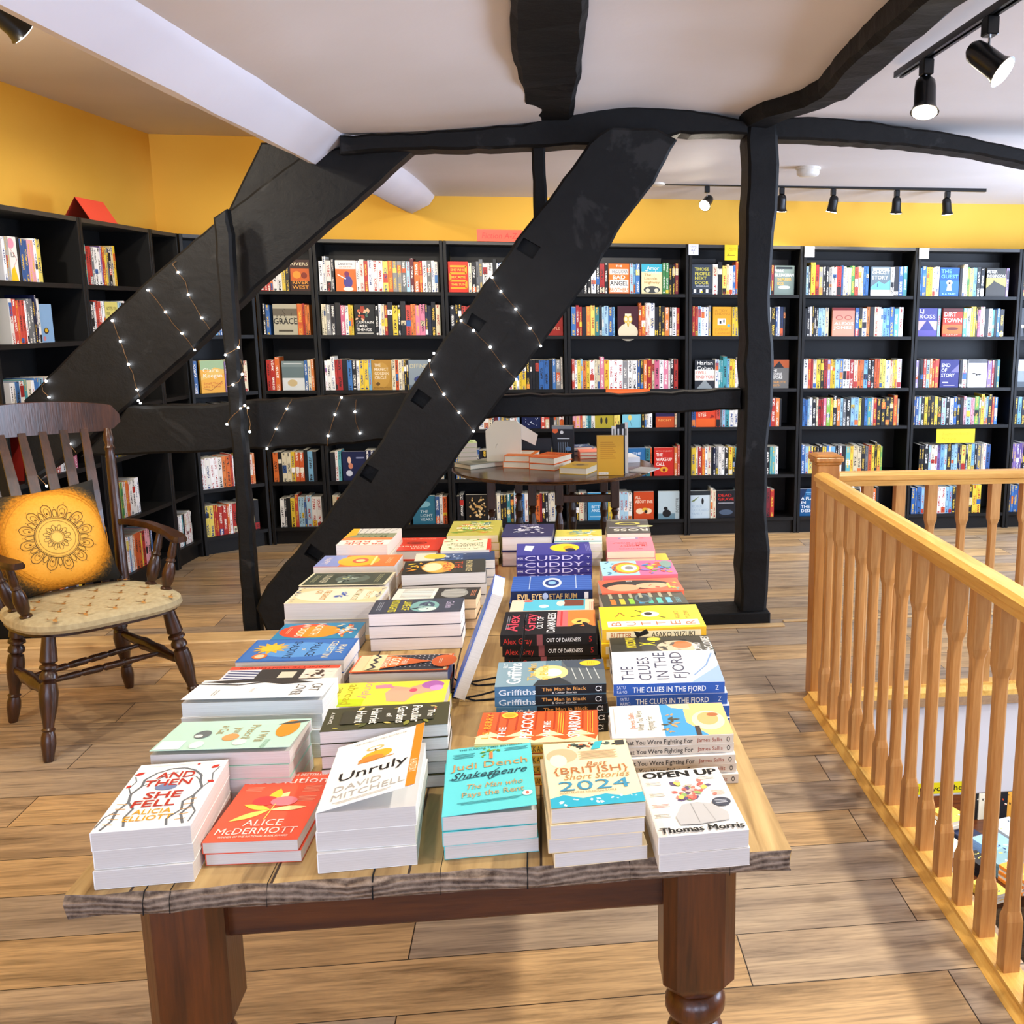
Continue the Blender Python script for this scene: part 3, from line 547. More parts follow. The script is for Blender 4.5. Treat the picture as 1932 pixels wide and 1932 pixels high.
fo(3, 5, 1215, 'orange cover with white and black figures', '#c8481c', [('t', 'ALL\nABOUT EVIE', .5, .72, .11, '#f6e4c8', {'w': .88, 'b': .02}), ('e', .3, .3, .2, .1, '#f4d8b0'), ('e', .7, .3, .2, .1, '#f4d8b0'), ('e', .55, .35, .15, .07, '#e8b83c'), ('e', .6, .28, .08, .06, '#241814')], .14)
fo(3, 5, 1262, 'pale blue cover with a black kneeling figure', '#b9ccd0', [('r', 0, 0, .8, .2, '#6c8c98'), ('e', .4, .2, .2, .14, '#15181c'), ('e', .35, .38, .1, .06, '#15181c'), ('t', 'FOSTER', .9, .5, .12, '#5c6468', {'w': .7, 'rot': pi/2})], .15)
fo(4, 0, 1320, 'slate cover with yellow capitals over a row of houses', '#3a4350', [('t', 'THOSE\nPEOPLE\nNEXT\nDOOR', .5, .62, .11, '#d9cf4c', {'w': .75, 'b': .02}), ('t', 'KIA ABDULLAH', .5, .28, .05, '#e4e8ec', {'w': .6}), ('r', 0, .04, 1, .18, '#20242c'), *[('r', .08+.3*i, .05, .2+.3*i, .17, '#eef0f0') for i in range(3)], ('r', .42, .05, .52, .11, '#e8d040')], .14)
fo(4, 0, 1480, 'grey green cover with white capitals above a gold title', '#6c7c78', [('r', .1, .88, .9, .96, '#20282c'), ('t', 'MARK\nBILLINGHAM', .5, .75, .1, '#f0f4f4', {'w': .95, 'b': .02}), ('t', 'THE MURDER\nBOOK', .5, .46, .1, '#d8a83c', {'w': .7, 'b': .02}), ('e', .5, .26, .3, .06, '#d4e4e4')], .14)
fo(4, 1, 1363, 'mustard yellow cover with a white crossword grid', '#e2a420', [('t', 'A TIDY\nENDING', .5, .82, .08, '#c47c14', {'w': .8}), ('r', .25, .38, .68, .6, '#f8f4e8'), ('r', .35, .42, .45, .52, Bk), ('r', .55, .46, .62, .56, Bk), ('e', .85, .36, .08, .05, '#58a8c8'), ('t', 'JOANNA\nCANNON', .5, .16, .09, '#c8801c', {'w': .8})], .13)
fo(4, 2, 1330, 'black and white cover with red capitals over a road', '#23262c', [('r', 0, .28, 1, .66, '#efe8da'), ('t', 'Harlan\nCoben', .5, .8, .13, '#f2f0e8', {'w': .8, 'b': .02}), ('t', 'I WILL\nFIND YOU', .5, .48, .11, '#d04028', {'w': .88, 'b': .02}), ('p', [(.1, 0), (.9, 0), (.55, .28), (.45, .28)], '#8c9494')], .14)
fo(4, 2, 1470, 'grey cover with a burnt orange peak', '#6b6862', [('r', 0, .72, 1, 1, '#b4541c'), ('p', [(.2, .72), (.5, .95), (.75, .72)], Bk), ('t', 'THE\nPEOPLE\nBEFORE', .38, .5, .09, '#f0ede2', {'w': .6, 'b': .02}), ('t', 'CHARLOTTE\nNORTH', .5, .16, .08, '#e8a040', {'w': .7})], .14)
fo(4, 3, 1332, 'red orange cover with white capitals', '#d8401c', [('r', 0, 0, 1, .3, '#e8601c'), ('t', 'THOSE\nEMPTY\nEYES', .42, .62, .13, '#f6dcc0', {'w': .6, 'b': .03}), ('p', [(.7, .3), (.8, .45), (.95, .35)], '#8c2010')], .14)
fo(4, 5, 1313, 'pale grey cover with a lone walker', '#c3d3d8', [('r', 0, .84, 1, 1, '#20282c'), ('p', [(0, .6), (.45, .8), (.2, .62)], '#6c7c40'), ('e', .62, .62, .06, .12, '#101214'), ('t', 'ROBERT\nGODDARD\nFAMILY', .5, .3, .1, '#9cb4c4', {'w': .85})], .14)
fo(4, 5, 1370, 'black cover with dark red capitals, next to the post', '#12151c', [('t', 'DEAD\nGRAVE', .5, .75, .1, '#c8281c', {'w': .8, 'b': .02}), ('r', .1, .52, .9, .56, '#8c8c90'), ('e', .5, .2, .35, .1, '#4c5c70')], .14)
fo(5, 0, 1662, 'grey blue cover with a figure on snow', '#5c6c78', [('r', 0, 0, 1, .3, '#eaf6fc'), ('p', [(0, .3), (.4, .5), (.7, .4), (1, .55), (1, .2), (0, .2)], '#5fb0d4'), ('r', .1, .9, .9, .96, '#d8dce0'), ('t', 'GHOST\nSTORY', .5, .72, .13, '#eceadf', {'w': .88, 'b': .01}), ('r', .32, .3, .36, .42, '#2c4c70')], .14)
fo(5, 1, 1592, 'salmon pink cover with drawn spectacles', '#e89a80', [('r', 0, .9, 1, 1, '#8c2420'), ('e', .3, .65, .16, .08, '#a02c28'), ('e', .3, .65, .13, .065, '#e89a80'), ('e', .7, .65, .16, .08, '#a02c28'), ('e', .7, .65, .13, .065, '#e89a80'), ('t', 'ALEXIS\nJONES', .5, .36, .1, '#fbf2e8', {'w': .88, 'b': .02})], .16)
fo(5, 5, 1519, 'blue cover with white capitals, just left of the newel post', '#155a8c', [('p', [(0, 1), (.35, 1), (.1, .5), (0, .45)], '#0c2c54'), ('r', .3, .85, .8, .88, '#7cb0d4'), ('r', .35, .79, .75, .82, '#7cb0d4'), ('t', 'A FLAW\nIN\nTHE\nDESIGN', .5, .42, .11, '#f4f8fa', {'w': .85, 'b': .03})], .15)
fo(6, 0, 1792, 'blue cover with a white keyhole', '#2a64b4', [('r', 0, .55, 1, 1, '#1c4c98'), ('t', 'THE\nGUEST', .5, .78, .13, '#6cb4e4', {'w': .9, 'b': .01}), ('e', .5, .48, .16, .09, '#eef4f8'), ('p', [(.36, .2), (.64, .2), (.57, .45), (.43, .45)], '#eef4f8'), ('e', .5, .46, .06, .04, Bk), ('t', 'B A PARIS', .5, .08, .07, '#a8d4f0', {'w': .7})], .14)
fo(6, 0, 1880, 'dark cover with yellow dusk and white capitals', '#2c2a24', [('r', 0, .3, 1, .66, '#d8c85c'), ('p', [(0, 0), (1, 0), (1, .35), (.4, .55), (0, .3)], '#38342c'), ('t', 'PETER\nROBINSON', .5, .8, .11, '#eeeae0', {'w': .92, 'b': .02}), ('r', .36, .5, .4, .6, Bk)], .145)
fo(6, 1, 1748, 'violet cover with a pointed blue mountain', '#4c4c90', [('t', 'LJ\nROSS', .5, .8, .14, '#e8dcd0', {'w': .8, 'b': .01}), ('r', 0, .15, 1, .55, '#c8a8a0'), ('p', [(.1, .2), (.5, .6), (.9, .2)], '#3c3c84'), ('r', 0, 0, 1, .22, '#5c509c')], .145)
fo(6, 1, 1798, 'red cover with white capitals over orange water', '#c8381c', [('r', 0, .88, 1, 1, '#5c1814'), ('t', 'DIRT\nTOWN', .5, .68, .15, '#fbf0e4', {'w': .92, 'b': .03}), ('r', 0, .1, 1, .42, '#ee6c28'), ('e', .5, .28, .3, .05, '#6c2414'), ('t', 'HAYLEY', .5, .06, .06, '#f4d0a8', {'w': .6})], .145)
fo(6, 2, 1792, 'indigo cover with white stacked capitals', '#343478', [('p', [(.55, .55), (1, .85), (1, .55)], '#7c74b4'), ('t', 'END\nOF\nSTORY', .42, .62, .13, '#f6f6fa', {'w': .72, 'b': .03}), ('r', .15, .16, .45, .2, '#eceaf4'), ('r', .2, .06, .8, .09, '#a89cd0')], .14)
fo(6, 2, 1845, 'white cover with crawling black ants', '#f2f0ea', [('r', 0, .88, 1, 1, '#5c5c5c'), ('e', .3, .5, .1, .025, '#241c14'), ('e', .45, .46, .06, .03, '#241c14'), ('e', .6, .47, .09, .025, '#241c14'), *[('l', [(.3+.08*i, .48), (.26+.09*i, .38)], .015, '#241c14') for i in range(5)]], .14)
fo(7, 2, 1924, 'grey landscape cover cut by the photo edge', '#8c9498', [('r', 0, .6, 1, 1, '#d8d4d0'), ('r', 0, 0, 1, .2, '#4c5458')], .1)
fo(8, 0, 28, 'white cover with pink and yellow shapes', '#f2ece2', [('e', .3, .85, .4, .12, '#ec9cb0'), ('p', [(0, 0), (.9, 0), (.5, .35), (.1, .25)], '#f0c420'), ('t', 'ICA', .45, .6, .12, Bk, {'w': .5, 'b': .03}), ('l', [(.1, .75), (.9, .5), (.5, .35)], .03, '#c8381c')], .06)
fo(8, 1, 90, 'leaning sky blue cover with a curled gold mark', '#8cb4dc', [('e', .4, .3, .2, .08, '#3c3020'), ('e', .4, .31, .12, .05, '#e8b828'), ('e', .2, .1, .12, .06, '#d88c94')], .1, .18)
fo(9, 1, 214, 'yellow cover with dark capitals', '#e6da78', [('t', 'NOTES ON\nINK', .5, .75, .1, '#3c3a20', {'w': .8}), ('e', .4, .4, .25, .15, '#e8901c'), ('e', .7, .3, .18, .1, '#f4f0d0')], .13)
fo(11, 2, 402, 'golden cover with cream script and a river bend', '#e8ac3c', [('r', 0, .72, 1, 1, '#9cb88c'), ('p', [(0, .5), (.6, .78), (1, .7), (1, .6), (0, .4)], '#e6bc5c'), ('t', 'Claire\nKeegan', .5, .6, .12, '#f8f2dc', {'w': .8}), ('t', 'Small Things\nLike These', .5, .25, .07, '#c8541c', {'w': .8}), ('l', [(.05, .15), (.4, .08), (.9, .35)], .02, '#8c3c14')], .15, .205)
fo(11, 0, 355, 'plain grey cover behind the left brace', '#7c8084', [('r', .1, .1, .9, .9, '#8a8e92')], .13, .2)
OCC = [br2, [(560, 295), (430, 400), (-30, 830), (-30, 960), (240, 770), (480, 545), (700, 355), (775, 285)], [(405, 405), (440, 405), (492, 1210), (460, 1212)], [(1392, 230), (1462, 230), (1440, 1155), (1376, 1150)], [(200, 766), (475, 757), (760, 743), (720, 835), (200, 860)], [(930, 745), (1390, 735), (1390, 773), (900, 787)], [(0, 750), (225, 765), (360, 980), (330, 1440), (0, 1440)]]
def inside(x, y, P):
    k = False; j = len(P)-1
    for i in range(len(P)):
        if (P[i][1] > y) != (P[j][1] > y) and x < (P[j][0]-P[i][0])*(y-P[i][1])/(P[j][1]-P[i][1])+P[i][0]: k = not k
        j = i
    return k
def spine_book(mb, x, t, h, z, col, ink, back=.03, lean=0., d=.135):
    """upright book in case coordinates: x along the front, y into the case"""
    def q(a, b, e): return (x+a+e*math.tan(lean), back+b, z+e)
    u0 = rnd.uniform(0, 9)
    b = .0015; pg = '#e4dcc8'
    mb.face([q(0, b, 0), q(b, 0, 0), q(b, 0, h), q(0, b, h)], col); mb.face([q(t-b, 0, 0), q(t, b, 0), q(t, b, h), q(t-b, 0, h)], col)
    mb.face([q(b, 0, 0), q(t-b, 0, 0), q(t-b, 0, h), q(b, 0, h)], col, uv=[(int(u0)*2, u0), (int(u0)*2+1, u0), (int(u0)*2+1, u0+1), (int(u0)*2, u0+1)], ink=ink)
    mb.face([q(0, b, 0), q(0, d, 0), q(0, d, h), q(0, b, h)], col); mb.face([q(t, b, 0), q(t, d, 0), q(t, d, h), q(t, b, h)], col)
    mb.face([q(0, b, h), q(b, 0, h), q(t-b, 0, h), q(t, b, h), q(t, d, h), q(0, d, h)], pg); mb.face([q(0, b, 0), q(t, b, 0), q(t, d, 0), q(0, d, 0)], pg)
    mb.face([q(0, d, 0), q(t, d, 0), q(t, d, h), q(0, d, h)], pg)
    if rnd.random() < .4:                                # coloured band on the spine
        a = rnd.choice((.02, .3, .62)); e = a+rnd.uniform(.1, .3); cc = rnd.choice(PAL[rnd.choice('wkroybc')])
        mb.face([q(b, -.0003, a*h), q(t-b, -.0003, a*h), q(t-b, -.0003, e*h), q(b, -.0003, e*h)], cc, uv=[(int(u0)*2, u0+a), (int(u0)*2+1, u0+a), (int(u0)*2+1, u0+e), (int(u0)*2, u0+e)], ink=ink)
    elif rnd.random() < .5: mb.face([q(t*.25, -.0003, h*.03), q(t*.75, -.0003, h*.03), q(t*.75, -.0003, h*.07), q(t*.25, -.0003, h*.07)], ink)
CANDS = []; PICK = 123
for ci, (o, hd, w, nm) in enumerate(CASES):
    ux = Vector((cos(hd), sin(hd), 0)); uy = Vector((-sin(hd), cos(hd), 0))
    for ri, z in enumerate(ROWS):
        pat, f0, f1 = FILL[ci][ri]; x = .028+f0*(w-.056); xe = .028+f1*(w-.056); faces = []
        for (px, fw, fh, lab, bgc, art) in FACE.get((ci, ri), []):
            n = (-uy).normalized(); P = atp(px, 640, o+uy*.03, n); fx = (P-o).dot(ux)-fw/2
            P2 = atp(px, proj(o+ux*.3+Vector((0, 0, z+.1)))[1], o+uy*.03, n); fx = (P2-o).dot(ux)-fw/2; fx = max(.026, min(w-.026-fw, fx)); faces.append((fx, fw, fh, lab, bgc, art))
        faces.sort(key=lambda q: q[0])
        for i in range(1, len(faces)):
            if faces[i][0] < faces[i-1][0]+faces[i-1][1]+.004: f = list(faces[i]); f[0] = faces[i-1][0]+faces[i-1][1]+.006; faces[i] = tuple(f)
        for (fx, fw, fh, lab, bgc, art) in faces:
            t = thing('paperback_book', lab[0].upper()*0+'front-facing '+lab+', '+RN[ri], 'book', o+ux*fx+uy*.035+Vector((0, 0, z)), (0, 0, hd), 'books shown cover outwards on the shelves')
            mb = MB(bgc); mb.box(0, fw, 0, .001, 0, fh, bgc); mb.box(0, .001, .001, .022, 0, fh, bgc); mb.box(0, fw, .022, .023, 0, fh, bgc)
            paint(mb, Frame((0, 0, 0), (1, 0, 0), (0, 0, 1), fw, fh), art); mb.build('cover', ['print'], t)
            mb = MB('#e4dcc8'); mb.box(.001, fw-.001, .001, .022, .001, fh-.001); mb.build('page_block', ['paper'], t)
        row = []; hb = rnd.uniform(.195, .2)
        while x < xe-.012:
            blk = next((f for f in faces if x < f[0]+f[1] and x+.018 > f[0]), None)
            if blk: x = blk[0]+blk[1]+.002; continue
            k = pat[min(len(pat)-1, int((x-.028-f0*(w-.056))/max(.01, (xe-.028-f0*(w-.056)))*len(pat)))]
            if rnd.random() < .2: k = rnd.choice('wkwkbcel')
            t = rnd.choice((.014, .018, .021, .024, .028, .032)); nf = next((f for f in faces if f[0] > x), None)
            if nf and x+t > nf[0]: x = nf[0]; continue
            if x+t > xe: break
            rep = 2 if rnd.random() < .14 else 1; col = rnd.choice(PAL[k]); ink = rnd.choice(('#f6f2e8', '#1a1a1c', '#e8c040') if k not in 'wcyl' else ('#1a1a1c', '#b02820', '#20407c')); h = hb+rnd.uniform(-.008, .006)
            if rnd.random() < .06: h += .018
            for _ in range(rep):
                if x+t > xe or (nf and x+t > nf[0]): break
                row.append([x, t, h, col, ink, k, 0.]); x += t+.0008
        if f1 < .85 and row: row[-1][6] = 0.
        for i, (bx, t, h, col, ink, k, ln) in enumerate(row):
            P = o+ux*(bx+t/2)+Vector((0, 0, z+h/2)); d = (P-CAMP).length; uu, vv = proj(P)
            vis = 0 < uu < 1932 and not any(inside(uu, vv, q) for q in OCC)
            asp = abs((P-CAMP).normalized().dot(uy)); pk = row[i-1][5] if i else None; nk = row[i+1][5] if i+1 < len(row) else None
            CANDS.append(((t*h*asp/d**2) if vis else 0, ci, ri, bx, t, h, col, ink, k, z, pk, nk))
CANDS.sort(key=lambda q: -q[0]); picked = sorted(CANDS[:PICK], key=lambda q: (q[1], q[2], q[3])); rest = [MB()]; labs = {}
for q in picked: key = (q[1], q[2], q[8], q[10], q[11]); labs.setdefault(key, []).append(q)
for key, L in labs.items():
    for i, (a_, ci, ri, bx, t, h, col, ink, k, z, pk, nk) in enumerate(L):
        o, hd, w, nm = CASES[ci]; mb = MB(col); spine_book(mb, -t/2, t, h, 0, col, ink, back=0)
        ob = mb.build('paperback_book', ['spine_print']); ob.location = o+Vector((cos(hd), sin(hd), 0))*(bx+t/2)+Vector((-sin(hd), cos(hd), 0))*.03+Vector((0, 0, z)); ob.rotation_euler = (0, 0, hd)
        side = ('between %s and %s' % (CN[pk], CN[nk])) if pk and nk else ('at the left end beside %s' % CN[nk] if nk else ('at the right end beside %s' % CN[pk] if pk else 'standing alone'))
        pre = ['', 'second ', 'third ', 'fourth ', 'fifth ', 'sixth '][i] if len(L) > 1 and i else ('first ' if len(L) > 1 else '')
        tag(ob, '%s%s spine %s, %s, %s' % (pre, CN[k], side, RN[ri], nm.replace(' the ', ' ')), 'book', 'paperbacks on the black shelves')
mb = MB()
for (a_, ci, ri, bx, t, h, col, ink, k, z, pk, nk) in CANDS[PICK:]:
    o, hd, w, nm = CASES[ci]; mb.T = Matrix.Translation(o) @ Matrix.Rotation(hd, 4, 'Z'); spine_book(mb, bx, t, h, z, col, ink)
mb.T = None; tag(mb.build('shelved_books', ['spine_print']), 'remaining rows of small mixed paperbacks filling the black shelves', 'books', None, 'stuff')
# grey display boards behind the top rows
for ci, a, b, lab in ((3, .22, .66, 'case left of the square post'), (4, .03, .22, 'case behind the post, left end'), (4, .53, .74, 'case behind the post, right end'), (5, .04, .72, 'first case right of the post'), (6, .1, .7, 'second case right of the post')):
    o, hd, w, nm = CASES[ci]; mb = MB(); mb.box(o.x+a, o.x+b, o.y+.235, o.y+.24, 1.673, 1.673+.245); tag(mb.build('display_board', ['case_edge']), 'grey display board behind top shelf books, '+lab, 'board', 'grey boards behind the top shelf books')

# ================================================================== the big display table
TT = .75
tb = thing('display_table', 'long farmhouse table with weathered pine top and turned mahogany legs, covered in books', 'table', (-.155, 2.5, 0))
mb = MB(); r2 = random.Random(8); xs = [-.515+i*1.03/22 for i in range(23)]
def toprow(y, z, i): return [(x+(0 if 0 < k < 22 else r2.uniform(-.002, .002)), y+r2.uniform(-.004, .004)*i, z) for k, x in enumerate(xs)]
ya, yb = 1.395-2.5, 3.68-2.5
F0 = toprow(ya+.008, TT, 1); F1 = toprow(ya, TT-.008, 1); F2 = toprow(ya+.001, TT-.026, 1); F3 = toprow(ya+.008, TT-.034, 1); B0 = toprow(yb, TT, 0); B3 = toprow(yb, TT-.034, 0)
for a, b, m in ((B0, F0, 0), (F0, F1, 1), (F1, F2, 1), (F2, F3, 1), (F3, B3, 0), (B3, B0, 1)):
    for k in range(22): mb.face([a[k], b[k], b[k+1], a[k+1]], mat=m)
for k in (0, 22): mb.face([B0[k], F0[k], F1[k], F2[k], F3[k], B3[k]], mat=0)
for k, (x, w) in enumerate(((-.41, .001), (-.375, .0009), (-.245, .0006), (-.1, .0014), (-.005, .0005), (.12, .0012), (.27, .0006), (.42, .0007))):
    mb.face([(x-w, ya-.0045, TT-.03), (x+w, ya-.0045, TT-.03), (x+w, ya-.0045, TT-.01), (x+w, ya+.006, TT+.0006), (x-w, ya+.006, TT+.0006), (x-w+.001, ya-.0045, TT-.01)], mat=2)
    mb.face([(x-w, ya+.006, TT+.0006), (x+w, ya+.006, TT+.0006), (x+w*.4, ya+.14+.05*(k % 3), TT+.0006), (x, ya+.16+.05*(k % 3), TT+.0006)], mat=2)
mb.build('tabletop', ['table_top', 'end_grain', 'crack'], tb)
def turned_leg(x, y):
    mb = MB(); h = .058; z1, z0 = .716, .47; e = .022
    def sq(z, s, e): return [(x-s+e, y-s, z), (x+s-e, y-s, z), (x+s, y-s+e, z), (x+s, y+s-e, z), (x+s-e, y+s, z), (x-s+e, y+s, z), (x-s, y+s-e, z), (x-s, y-s+e, z)]
    mb.rings([sq(z1, h, .006), sq(z1-.02, h, .02), sq(z0+.02, h, .02), sq(z0-.004, h-.013, .024), sq(z0-.01, h-.02, .022)][::-1])
    prof = [(.462, .030), (.455, .043), (.44, .050), (.425, .050), (.41, .043), (.402, .033), (.395, .040), (.385, .046), (.37, .042), (.33, .047), (.24, .036), (.16, .026), (.12, .024), (.105, .036), (.09, .036), (.08, .026), (.06, .034), (.03, .030), (0, .024)]
    mb.turned((x, y, .462), (x, y, 0), [((.462-a)/.462, b) for a, b in prof], 24); return mb.build('leg', ['mahogany'], tb, smooth=True)
LX0, LX1, LY0, LY1 = -.542+.155, .232+.155, 1.505-2.5, 3.55-2.5
for x in (LX0, LX1):
    for y in (LY0, LY1): turned_leg(x, y)
for a in ((LX0+.05, LX1-.05, LY0-.02, LY0+.005), (LX0+.05, LX1-.05, LY1-.01, LY1+.015)): mb = MB(); mb.cbox(*a, .618, .716, .004); mb.build('apron', ['mahogany_rail'], tb)
for x in (LX0, LX1): mb = MB(); mb.cbox(x-.012, x+.012, LY0+.05, LY1-.05, .618, .716, .004); mb.build('apron', ['mahogany_rail'], tb)

# ------------------------------------------------------------------ piles on the table
def make_book(name, label, loc, rz, cw, ch, t, bgc, art, spine=None, spinebg=None, hard=False, page='#d9d3cb', group=None, tilt=0, category='book', back=None):
    """lying book, spine towards local -x, cover reading up local +y"""
    root = thing(name, label, category, loc, (0, 0, rz), group); o = .003 if hard else 0; ct = .0022 if hard else .0007; ins = .0035 if hard else .0004
    mb = MB(bgc); x0, x1, y0, y1 = -cw/2, cw/2, -ch/2, ch/2; z1 = t-.0004
    lift = math.tan(tilt)
    def slab(za, zb, lf=0):
        P = []; N = 5
        lo = [[(x0+cw*i/N, yy, za+lf*(i/N)*cw) for i in range(N+1)] for yy in (y0, y1)]; hi = [[(p[0], p[1], p[2]+zb-za) for p in q] for q in lo]
        for i in range(N):
            for q in ([lo[0][i+1], lo[0][i], lo[1][i], lo[1][i+1]], [hi[0][i], hi[0][i+1], hi[1][i+1], hi[1][i]], [lo[0][i], lo[0][i+1], hi[0][i+1], hi[0][i]], [lo[1][i+1], lo[1][i], hi[1][i], hi[1][i+1]]): mb.face(q)
        for i in (0, N): mb.face([lo[0][i], lo[1][i], hi[1][i], hi[0][i]])
    slab(0, ct); slab(z1-ct, z1, lift)
    b = min(.0016, t/6); sb = spinebg or bgc
    mb.face([(x0, y0, b), (x0-.0006, y0, t/2), (x0, y0, z1-b), (x0, y1, z1-b), (x0-.0006, y1, t/2), (x0, y1, b)][::-1], sb)
    mb.box(x0-.0006, x0+.0008, y0, y1, b*.4, z1-b*.4, sb)
    if lift == 0: paint(mb, Frame((x0, y0, z1), (1, 0, 0), (0, 1, 0), cw, ch), art)
    else:                                                # cover curled up at the fore edge: print follows it
        n0 = len(mb.v); paint(mb, Frame((x0, y0, z1), (1, 0, 0), (0, 1, 0), cw, ch), art)
        for i in range(n0, len(mb.v)): v = mb.v[i]; mb.v[i] = (v[0], v[1], v[2]+lift*(v[0]-x0)+.0003)
    if spine: paint(mb, Frame((x0-.0007, y1, 0), (0, -1, 0), (0, 0, 1), ch, z1), spine)
    mb.build('cover', ['print'], root)
    mb = MB(page); mb.box(x0+.0008, x1-ins, y0+ins, y1-ins, ct, z1-ct); mb.build('page_block', ['paper'], root)
    return root
ORD = {2: ['lower copy'], 3: ['middle copy', 'bottom copy'], 4: ['second copy down', 'third copy down', 'bottom copy'], 5: ['second copy down', 'third copy down', 'fourth copy down', 'bottom copy'], 6: ['second copy down', 'third copy down', 'fourth copy down', 'fifth copy down', 'bottom copy'], 7: ['second copy down', 'third copy down', 'fourth copy down', 'fifth copy down', 'sixth copy down', 'bottom copy']}
def pile(px, z, n, ori, desc, bgc, art, spine=None, sbg=None, d=None, hard=False, page='#dad4ce', tilt=0, ztop=None, w=None, shift=None, jit=1.):
    FL, FR, BR, BL = px; P = [atz(u, v, z) if u else None for u, v in ((q if q else (None, None)) for q in px)]
    bk = P[2] is not None and P[3] is not None
    W_ = (P[1]-P[0]).length if (P[0] is not None and P[1] is not None) else (P[2]-P[3]).length
    if P[0] is not None and P[1] is not None and bk: W_ = ((P[1]-P[0]).length+(P[2]-P[3]).length)/2
    W_ = w or W_; ax = (P[2]-P[3]) if bk else (P[1]-P[0]); hd = math.atan2(ax.y, ax.x)
    if P[0] is not None and P[1] is not None and bk: ax2 = P[1]-P[0]; hd = (hd+math.atan2(ax2.y, ax2.x))/2
    hd = max(-.05, min(.05, hd))
    if d is None: d = ((P[0]-P[3]).length+(P[1]-P[2]).length)/2; cen = (P[0]+P[1]+P[2]+P[3])/4
    else:
        if bk: cen = (P[2]+P[3])/2-Vector((-sin(hd), cos(hd), 0))*d/2
        else: cen = (P[0]+P[1])/2+Vector((-sin(hd), cos(hd), 0))*d/2
    cw, ch = (W_, d) if ori in (0, 180) else (d, W_); rz = hd+{0: 0, 180: pi, 'ccw': pi/2, 'cw': -pi/2}[ori]
    t = (z-TT-.001)/n; r = random.Random(int(W_*1e5)); g = 'copies piled: '+' '.join(desc.split(', ')[0].split()[:8]) if n > 2 else None
    short = desc.split(', ')[0]
    def lab(i): s_ = ORD[n][i]+' under the '+short; return s_ if len(s_.split()) <= 16 else ' '.join(s_.split()[:16])
    tl = desc+(', top copy' if n > 1 else ''); tl = tl if len(tl.split()) <= 16 else (short+', top copy' if len(short.split()) <= 14 else short)
    top = make_book('paperback_book' if not hard else 'hardback_book', tl, (cen.x, cen.y, TT+.0005+t*(n-1)), rz, cw, ch, t-.0005, bgc, art, spine, sbg, hard, page, g, tilt)
    low = make_book(top.name.split('.')[0], lab(0), (cen.x, cen.y, TT+.0005), rz, cw, ch, t-.0005, bgc, [], spine, sbg, hard, page, g) if n > 1 else None
    for i in range(1, n):
        dx, dy = r.uniform(-.004, .004)*jit, r.uniform(-.004, .004)*jit
        if shift: dx += shift[0]*i; dy += shift[1]*i
        L = (cen.x+dx, cen.y+dy, TT+.0005+t*(n-1-i)); a = rz+r.uniform(-.02, .02)*jit
        if i == 1: low.location = L; low.rotation_euler = (0, 0, a)
        else: dup(low, lab(i-1), L, a, g)
    return top
GR = '#6c7074'
A1 = [('l', [(.08, .02), (.13, .14), (.11, .28), (.17, .4), (.13, .52), (.19, .64), (.17, .74), (.26, .84), (.4, .9), (.55, .9), (.68, .85), (.79, .76), (.82, .66), (.88, .56), (.84, .44), (.88, .3), (.82, .18), (.9, .04)], .03, GR), ('l', [(.17, .4), (.27, .3), (.24, .18), (.3, .05)], .026, GR), ('l', [(.13, .52), (.06, .62), (.09, .72), (.04, .8)], .014, GR), ('l', [(.19, .64), (.3, .7), (.38, .8), (.5, .84)], .014, GR), ('l', [(.11, .28), (.03, .2), (.01, .06)], .018, GR),
      ('l', [(.84, .44), (.76, .36), (.8, .24), (.7, .12), (.74, .03)], .026, GR), ('l', [(.88, .56), (.95, .66), (.91, .78), (.95, .88)], .014, GR), ('l', [(.82, .66), (.74, .74), (.66, .76)], .012, GR), ('l', [(.88, .3), (.96, .2), (.95, .06)], .018, GR), *[('l', [(.06+.02*(i % 2), .1+.07*i), (.17+.02*(i % 2), .09+.07*i)], .012, '#e0a860') for i in range(5)], *[('l', [(.79, .1+.07*i), (.9, .11+.07*i)], .012, '#e0a860') for i in range(5)], ('l', [(.1, .955), (.9, .955)], .006, '#b0aca4'),
      ('leaf', .02, .82, .12, .6, .3, '#c83424'), ('leaf', .86, .86, .12, .9, .3, '#c83424'), ('leaf', .9, .66, .1, -.6, .3, '#c83424'), ('leaf', .03, .62, .08, 1.2, .3, '#c83424'), ('leaf', .68, .93, .06, 1.4, .3, '#c83424'), ('e', .47, .6, .12, .05, '#7484a8'),
      ('t', 'AND', .5, .79, .1, '#b93424', {'w': .42, 'b': .03}), ('t', 'THEN', .46, .67, .1, '#b93424', {'w': .52, 'b': .03}), ('t', 'SHE', .5, .48, .1, '#b93424', {'w': .4, 'b': .03}), ('t', 'FELL', .46, .36, .1, '#b93424', {'w': .46, 'b': .03}), ('t', 'ALICIA', .5, .24, .07, '#dca018', {'w': .4, 'b': .02}), ('t', 'ELLIOTT', .5, .15, .07, '#dca018', {'w': .5, 'b': .02})]
pile([(162, 1572), (356, 1555), (435, 1429), (271, 1444)], .838, 3, 0, 'white paperback with grey branches and red capitals, front left table corner', Wt, A1)
